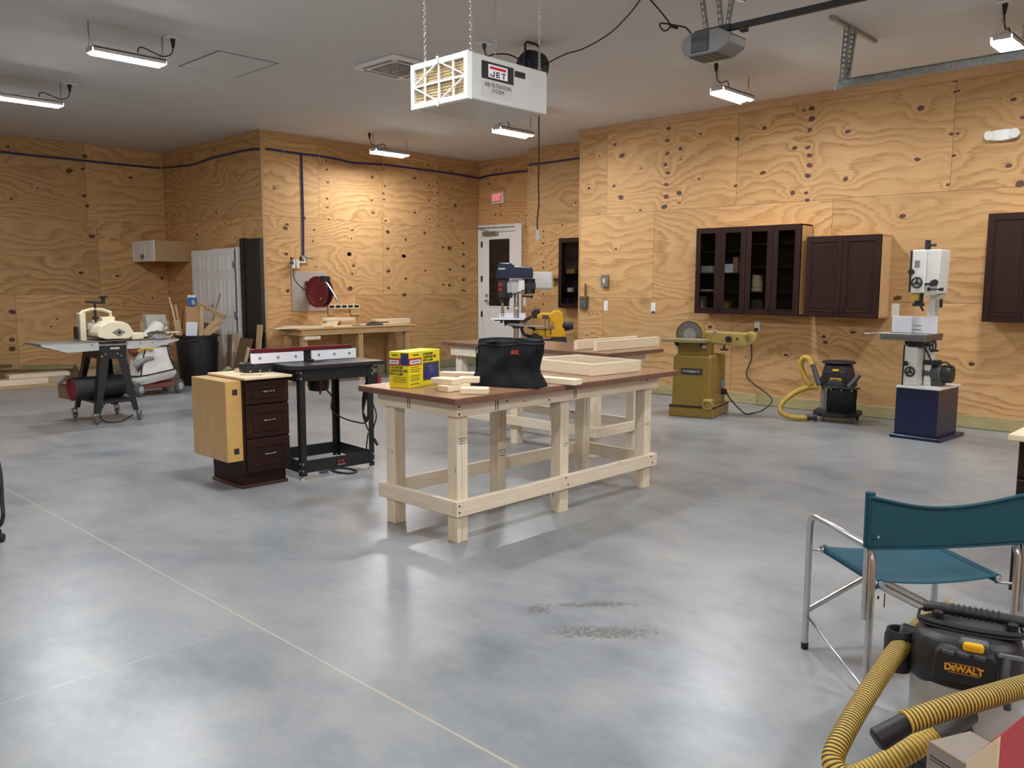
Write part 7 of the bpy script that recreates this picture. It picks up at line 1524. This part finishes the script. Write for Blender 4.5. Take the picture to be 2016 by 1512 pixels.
# ================================================================== folding canvas chair
ca = math.atan2(0.78, 0.627)      # local x = to the sitter's right, local y = forward
t = T('folding_chair', 'folding aluminium chair with teal canvas seat and back in the right foreground', 'chair', (-1.104, 3.068, 0), ca)
CW, CD = 0.585, 0.475; r = 0.0135
zarm = 0.592
for s, x in (('left', 0.0), ('right', CW)):
    mb = MB(); mb.tube([(x, CD, 0.012), (x, CD, zarm-0.05), (x, CD-0.012, zarm-0.015), (x, CD-0.05, zarm), (x, 0.055, zarm), (x, 0.016, zarm-0.014), (x, 0.0, zarm-0.05), (x, 0.0, 0.012)], r, 12, 0); fr_ = t.part('side_frame', mb, 'alu')
    for y in (0.0, CD):
        mb = MB(); mb.cyl((x, y, 0.0), (x, y, 0.028), r+0.002, n=14); t.part('rubber_foot', mb, 'rubber', fr_)
    mb = MB(); xo = x+(0.0 if s == 'left' else 0.0); xo = x+(-0.027 if s == 'left' else 0.022); mb.cyl((xo, -0.012, 0.33), (xo, -0.008, 0.78), 0.0135, n=14); t.part('back_post', mb, 'alu')
    mb = MB(); mb.tube([(x, CD, 0.155), (x, CD*0.5, 0.055), (x, 0.0, 0.055)], 0.005, 8, 0) if False else mb.cyl((x, CD, 0.150), (x, 0.005, 0.045), 0.005, n=8); t.part('brace_rod', mb, 'alu', fr_)
    mb = MB(); mb.beam((x, 0.01, 0.43), (x+(0.05 if s == 'left' else -0.05), 0.05, 0.425), 0.018, 0.004); mb.beam((x, CD-0.01, 0.44), (x+(0.06 if s == 'left' else -0.06), CD-0.05, 0.445), 0.018, 0.004); t.part('hinge_link', mb, 'galv')
sx0, sx1, sy0, sy1, sz = 0.055, CW-0.055, 0.04, CD-0.035, 0.447
# crossed legs: one U frame from the left seat rail to the right foot rail and back
for k in (0, 1):
    mb = MB()
    for y in ((sy0, sy1) if k == 0 else (sy1+0.045,)):
        a = V((sx0 if k == 0 else sx1, y, sz)); b = V((CW-0.005 if k == 0 else 0.005, y, 0.165))
        y2 = y
        mb.tube([a, a+(V((0.02 if k == 0 else -0.02, 0, -0.02))), b], r*0.95, 10, 3)
    xs = sx0 if k == 0 else sx1
    mb.tube([(xs, sy0-0.02, sz), (xs, sy1+0.02, sz)], r*0.95, 10)
    t.part('cross_leg', mb, 'alu')
mb = MB()
def seatp(u, v):
    sag = 0.032*math.sin(u*math.pi)**0.8*(0.6+0.4*math.sin(v*math.pi))
    return V((sx0-0.012+(sx1-sx0+0.024)*u, sy0-0.01+(sy1-sy0+0.02)*v, sz+0.013-sag))
mb.grid(seatp, 20, 14); st_ = t.part('seat', mb, 'teal'); md = st_.modifiers.new('thick', 'SOLIDIFY'); md.thickness = 0.004
mb = MB()
for x in (sx0, sx1): mb.cyl((x, sy0-0.012, sz), (x, sy1+0.012, sz), 0.017, n=12)
t.part('seat_hem', mb, 'teal', st_)
mb = MB()
def backp(u, v):
    z = 0.600+(0.185)*v
    sag = 0.085*math.sin(u*math.pi)**1.1*(0.35+0.65*v)
    return V((-0.043+(CW+0.081)*u, -0.034-0.004*math.sin(u*math.pi)+(0.055*math.sin(u*math.pi))*1.0, z-sag*0.75-0.02*math.sin(u*math.pi)*(1-v)*0+0.016*v))
mb.grid(backp, 28, 12); bk = t.part('backrest', mb, 'teal'); md = bk.modifiers.new('thick', 'SOLIDIFY'); md.thickness = 0.004
mb = MB()
for x in (-0.027, CW+0.022): mb.cyl((x, -0.0105, 0.603), (x, -0.008, 0.806), 0.0175, n=14)
mb.tube([backp(u/20, 0.97)+V((0, -0.003, 0)) for u in range(21)], 0.006, 6); mb.tube([backp(u/20, 0.02)+V((0, -0.003, 0)) for u in range(21)], 0.004, 6); t.part('back_hem', mb, 'teal', bk)
mb = MB(); mb.cyl((-0.01, -0.045, 0.65), (-0.01, -0.035, 0.65), 0.005, n=10); mb.cyl((CW-0.014, -0.045, 0.78), (CW-0.014, -0.035, 0.78), 0.005, n=10); t.part('rivets', mb, 'chrome', bk)
mb = MB(); mb.box((0.05, 0.03, 0.385), (0.055, 0.002, 0.06), MX.Rotation(R(8), 3, 'Y')); tgp = t.part('care_tag', mb, 'offwhite')
mb = MB(); mb.bx(0.045, 0.052, 0.028, 0.029, 0.388, 0.400); mb.bx(0.072, 0.076, 0.028, 0.032, 0.355, 0.41); t.part('care_tag_print', mb, 'ink', tgp)

# ================================================================== foreground vacuum
tv = math.atan2(cR0.y, cR0.x)-R(30)
SV = 0.80; dv = wz(1897, 1319, 0.492*SV); dv.z = 0; dv = dv-MX.Rotation(tv, 3, 'Z') @ V((-0.005, -0.2165, 0))*SV
t = T('shop_vacuum', 'black shop vacuum with yellow switch and ribbed yellow hose in the right foreground', 'shop vacuum', dv, tv); t.o.scale = (SV, SV, SV)
mb = MB(); mb.lathe([(0.05, 0.06), (0.19, 0.06), (0.195, 0.08), (0.20, 0.36), (0.205, 0.38), (0.205, 0.40), (0.06, 0.40)], n=40); t.part('tank', mb, 'tank')
mb = MB(); mb.prism([(-0.22, -0.10), (-0.10, -0.22), (0.10, -0.22), (0.22, -0.10), (0.22, 0.10), (0.10, 0.22), (-0.10, 0.22), (-0.22, 0.10)], 0.05, 0.09, 'xy', 0.015); dl = t.part('dolly', mb, 'blackpl')
for (x, y) in ((-0.17, -0.15), (0.17, -0.15), (-0.17, 0.15), (0.17, 0.15)):
    mb = MB(); mb.cyl((x-0.014, y, 0.028), (x+0.014, y, 0.028), 0.028, n=18, bev=0.004); mb.bx(x-0.02, x+0.02, y-0.02, y+0.02, 0.04, 0.06); t.part('caster', mb, 'darkgrey', dl)
mb = MB()
def headp(u, v):
    a_ = 2*math.pi*u; n_ = 3.4; c, s = math.cos(a_), math.sin(a_); k = (abs(c)**n_+abs(s)**n_)**(-1/n_)
    rr = [0.205, 0.208, 0.205, 0.198, 0.190, 0.178, 0.155, 0.12]; zz = [0.385, 0.40, 0.45, 0.50, 0.538, 0.565, 0.582, 0.590]
    q = v*(len(rr)-1); i = min(int(q), len(rr)-2); f = q-i
    r_ = rr[i]*(1-f)+rr[i+1]*f; kk = 1+(k-1)*min(1, 0.25+v)
    return V((c*kk*r_, s*kk*r_*0.92, zz[i]*(1-f)+zz[i+1]*f))
mb.grid(headp, 64, 28); mb.bm.faces.new([mb.bm.verts.new(headp(i/64, 1)) for i in range(64)]); bmesh.ops.remove_doubles(mb.bm, verts=mb.bm.verts, dist=0.0008); bmesh.ops.recalc_face_normals(mb.bm, faces=mb.bm.faces); hd = t.part('motor_head', mb, 'blackpl')
mb = MB(); mb.prism([(-0.115, 0.43), (0.115, 0.43), (0.105, 0.545), (0.085, 0.565), (-0.085, 0.565), (-0.105, 0.545)], -0.215, -0.15, 'xz', 0.012); fp = t.part('front_panel', mb, 'darkgrey' if False else 'blackpl', hd)
mb = MB(); 
for q in (-0.06, -0.01, 0.045): mb.box((q, -0.205, 0.548), (0.045, 0.03, 0.022), MX.Rotation(R(8), 3, 'Y'), 0.006)
t.part('panel_ridge', mb, 'darkgrey', fp)
t.text('maker_lettering', 'DeWALT', 0.036, (-0.005, -0.2165, 0.492), (1, 0, 0), (0, 0, 1), 'orange', fp, sx=0.93, bold=0.0016)
mb = MB(); mb.bx(-0.055, 0.048, -0.2162, -0.2152, 0.509, 0.511); mb.bx(-0.055, 0.048, -0.2162, -0.2152, 0.473, 0.475); t.part('lettering_rules', mb, 'orange', fp)
mb = MB(); mb.bx(-0.03, 0.075, -0.20, -0.14, 0.555, 0.596, 0.010, 2); swb = t.part('switch_bezel', mb, 'darkgrey', hd)
mb = MB(); mb.box((0.022, -0.197, 0.578), (0.072, 0.03, 0.036), None, 0.012, 3); t.part('power_switch', mb, 'yellow', swb)
for s in (1,):
    mb = MB(); mb.bx(s*0.145-0.045, s*0.145+0.045, -0.205, -0.17, 0.555, 0.572, 0.008); mb.tube([(s*0.145-0.01, -0.20, 0.565), (s*0.145-0.015, -0.225, 0.50), (s*0.145-0.005, -0.23, 0.43), (s*0.145, -0.225, 0.38)], 0.014, 10, 4); lt = t.part('tank_latch', mb, 'darkgrey', hd)
mb = MB(); mb.tube([(-0.165, 0.02, 0.632), (-0.10, 0.02, 0.637), (0.14, 0.02, 0.637), (0.235, 0.02, 0.632)], 0.026, 14, 4, flat=0.8)
for k in range(9): mb.torus((-0.06+k*0.02, 0.02, 0.637), 0.0235, 0.004, (1, 0, 0), 14, 5)
t.part('carry_handle', mb, 'blackpl')
for q in (-0.11, 0.15): mb = MB(); mb.bx(q-0.02, q+0.02, -0.02, 0.06, 0.575, 0.637, 0.01); t.part('handle_post', mb, 'blackpl')
mb = MB()
for k in range(10): mb.tube([(-0.16, -0.035-0.004*k, 0.597+0.006*(k % 3)), (0, -0.06-0.004*k, 0.594+0.006*(k % 3)), (0.17, -0.04-0.004*k, 0.597+0.006*(k % 3)), (0.18, 0.02, 0.602), (0.16, 0.085+0.003*k, 0.60), (0, 0.10, 0.60), (-0.16, 0.08, 0.60), (-0.18, 0.02, 0.602)], 0.0052, 6, 5, True)
t.part('wrapped_cord', mb, 'rubber')
mb = MB(); mb.cyl((-0.17, 0.0, 0.49), (-0.25, 0.0, 0.50), 0.05, n=20, bev=0.01); mb.lathe([(0.02, 0.36), (0.052, 0.36), (0.058, 0.40), (0.058, 0.50), (0.05, 0.53), (0.04, 0.53), (0.035, 0.50), (0.01, 0.50)], (-0.245, -0.02, 0), (0, 0, 1), 22, False); t.part('blower_port', mb, 'blackpl', hd)
mb = MB(); mb.cyl((0.0, -0.19, 0.24), (-0.03, -0.255, 0.245), 0.052, n=22, bev=0.006); t.part('inlet_port', mb, 'blackpl')
# hoses in world space
th_ = T('vacuum_hose', 'thick ribbed yellow hose looping from behind the foreground vacuum down to the floor', 'hose', dv, world=True)
hp = [wt(1870, 1198, 2.90), wt(1822, 1226, 2.84), wt(1763, 1285, 2.72), wt(1702, 1375, 2.52), wt(1658, 1450, 2.38), wt(1640, 1500, 2.32), wt(1668, 1532, 2.28), wt(1725, 1512, 2.28), wt(1790, 1478, 2.28), wt(1842, 1442, 2.31)]
mb = hose(hp, 0.031, n=18); th_.part('ribbed_hose', mb, ['hoseyel', 'hosedark'])
a, b = hp[-1], hp[-1]+(hp[-1]-hp[-2]).normalized()*0.12
mb = MB(); mb.cyl(a-(b-a)*0.1, b, 0.034, 0.037, 20); th_.part('hose_cuff', mb, 'darkgrey')
t2 = T('vacuum_hose', 'shorter ribbed yellow hose with black nozzle lying across the front of the foreground vacuum', 'hose', dv, world=True)
hp = [wt(2040, 1345, 2.30), wt(2000, 1356, 2.26), wt(1930, 1376, 2.20), wt(1860, 1396, 2.17), wt(1780, 1423, 2.15)]
mb = hose(hp, 0.030, n=18); t2.part('ribbed_hose', mb, ['hoseyel', 'hosedark'])
d_ = (hp[-1]-hp[-2]).normalized(); a = hp[-1]-d_*0.02; b = wt(1724, 1458, 2.15)
mb = MB(); mb.cyl(a, b, 0.026, 0.030, 20, bev=0.006); t2.part('nozzle', mb, 'blackpl')

# ---- cardboard carton and red crate at the bottom right
A = wt(1842, 1478, 1.86); B = wt(1955, 1482, 1.78)
zt = 0.45
A = wz(1866, 1484, zt); B = wz(1930, 1524, zt)
ux = (B-A).normalized(); an = math.atan2(ux.y, ux.x)
t = T('cardboard_carton', 'cardboard carton with black printed border in front of the foreground vacuum', 'cardboard box', (A.x, A.y, 0), an)
mb = MB(); mb.bx(-0.06, 0.13, 0.0, 0.14, 0, zt, 0.002); bd = t.part('carton', mb, 'cardlt')
mb = MB(); mb.bx(-0.06, 0.13, 0.0, 0.004, zt, zt+0.002); t.part('tape', mb, 'card', bd)
mb = MB(); mb.bx(-0.05, 0.13, -0.001, 0, zt-0.032, zt-0.029); mb.bx(-0.05, 0.13, -0.001, 0, zt-0.04, zt-0.038); t.part('print_border', mb, 'ink', bd)
t.text('print_lettering', 'FL', 0.04, (0.0, -0.0012, zt-0.066), (1, 0, 0), (0, 0, 1), 'ink', bd, sx=1.1, bold=0.002)
C0 = wt(1966, 1452, 1.62); C1 = wt(2016, 1414, 1.78); C2 = wt(1905, 1492, 1.80)
zc = C0.z
C1 = wz(2016, 1412, zc); C2 = wz(1908, 1484, zc)
u = (C1-C0); u.z = 0; u.normalize(); v = V((-u.y, u.x, 0))
if (C2-C0).dot(v) < 0: v = -v
an = math.atan2(u.y, u.x); wdt = 0.055
t = T('red_panel', 'red painted plywood panel standing on edge with pale raw end in the bottom right corner', 'panel', (C0.x, C0.y, 0), an)
sg = 1 if v.dot(V((-u.y, u.x, 0))) > 0 else -1
mb = MB(); y0, y1 = sorted((0, sg*wdt)); mb.prism([(0, 0), (sg*wdt, 0), (sg*wdt, zc-0.075), (0, zc)], 0.012, 0.55, 'yz', 0.002); t.part('red_sides', mb, 'brightred')
mb = MB(); mb.prism([(0, 0), (sg*wdt, 0), (sg*wdt, zc-0.075), (0, zc)], 0.0, 0.0118, 'yz', 0.001); t.part('raw_end', mb, 'paleply')

# ---- dark base cabinet at the right edge
t = T('base_cabinet', 'dark base cabinet with pale wood top cut by the right edge behind the teal chair', 'base cabinet', (-0.5, 4.75, 0), world=True)
mb = MB(); mb.bx(-0.965, -0.1, 4.46, 5.05, 0.10, 0.842, 0.003); mb.bx(-0.93, -0.1, 4.52, 5.0, 0.0, 0.10); t.part('carcass', mb, 'espresso')
mb = MB(); mb.bx(-0.985, -0.06, 4.33, 5.08, 0.843, 0.872, 0.003); t.part('wood_top', mb, 'paleply')
for (z0, z1) in ((0.66, 0.83), (0.12, 0.645)):
    mb = MB(); mb.bx(-0.96, -0.52, 4.437, 4.459, z0, z1, 0.004); mb.bx(-0.90, -0.58, 4.431, 4.438, z0+0.04, z1-0.04, 0.003); t.part('drawer_front' if z0 > 0.5 else 'door', mb, 'espresso')
# ---- tubular machine leg at the left edge
t = T('tubular_stand', 'black tubular stand leg with a rubber caster at the left edge of the photo', 'stand', (-5.87, 1.45, 0), world=True)
def lp(x, y, z): return V((x, y, z))
e = wz(4, 1035, 0.04)
e = V((-5.86, 1.46, 0.05))
mb = MB(); 
p_ = [wt(-6, 900, 5.08), wt(1, 935, 5.07), wt(4, 985, 5.06), wt(6, 1010, 5.05), wt(5, 1022, 5.05), wt(0, 1034, 5.05), wt(-14, 1040, 5.05), wt(-60, 1042, 5.05)]
mb.tube(p_, 0.012, 10, 5); q_ = [wt(-6, 900, 5.08), wt(-16, 840, 5.10), wt(-26, 780, 5.12)]; mb.tube(q_, 0.012, 10, 4); t.part('leg_tube', mb, 'black')
c = wt(2, 1044, 5.05); mb = MB(); o2 = -cR0*0.55; top_ = q_[-1]; up_ = V((top_.x, top_.y, 1.0)); mb.tube([top_, up_, up_+o2, V((top_.x, top_.y, 0.5))+o2, V((c.x, c.y, 0.06))+o2], 0.012, 10, 0); t.part('far_frame', mb, 'black'); mb = MB(); mb.cyl((c.x, c.y-0.005, 0.03), (c.x, c.y-0.005, 0.075), 0.008, n=8); mb.cyl((c.x+o2.x-0.015, c.y+o2.y-0.02, 0.026), (c.x+o2.x+0.015, c.y+o2.y+0.02, 0.026), 0.026, n=18); mb.cyl((c.x-0.015, c.y-0.03, 0.026), (c.x+0.015, c.y+0.01, 0.026), 0.026, n=18, bev=0.004); t.part('casters', mb, 'rubber')

# ================================================================== light and view
w = bpy.data.worlds.new('World'); SC.world = w; w.use_nodes = True
bg = w.node_tree.nodes['Background']; bg.inputs['Color'].default_value = (0.01, 0.012, 0.02, 1); bg.inputs['Strength'].default_value = 0.3
SC.view_settings.view_transform = 'Standard'; SC.view_settings.look = 'None'; SC.view_settings.gamma = 1.0; SC.view_settings.use_curve_mapping = False
SC.view_settings.exposure = 0.82
SC.cycles.max_bounces = 8; SC.cycles.diffuse_bounces = 5; SC.cycles.glossy_bounces = 4; SC.cycles.transmission_bounces = 4; SC.cycles.transparent_max_bounces = 8
SC.cycles.caustics_reflective = False; SC.cycles.caustics_refractive = False
SC.cycles.sample_clamp_indirect = 4.0
SC.cycles.use_denoising = True
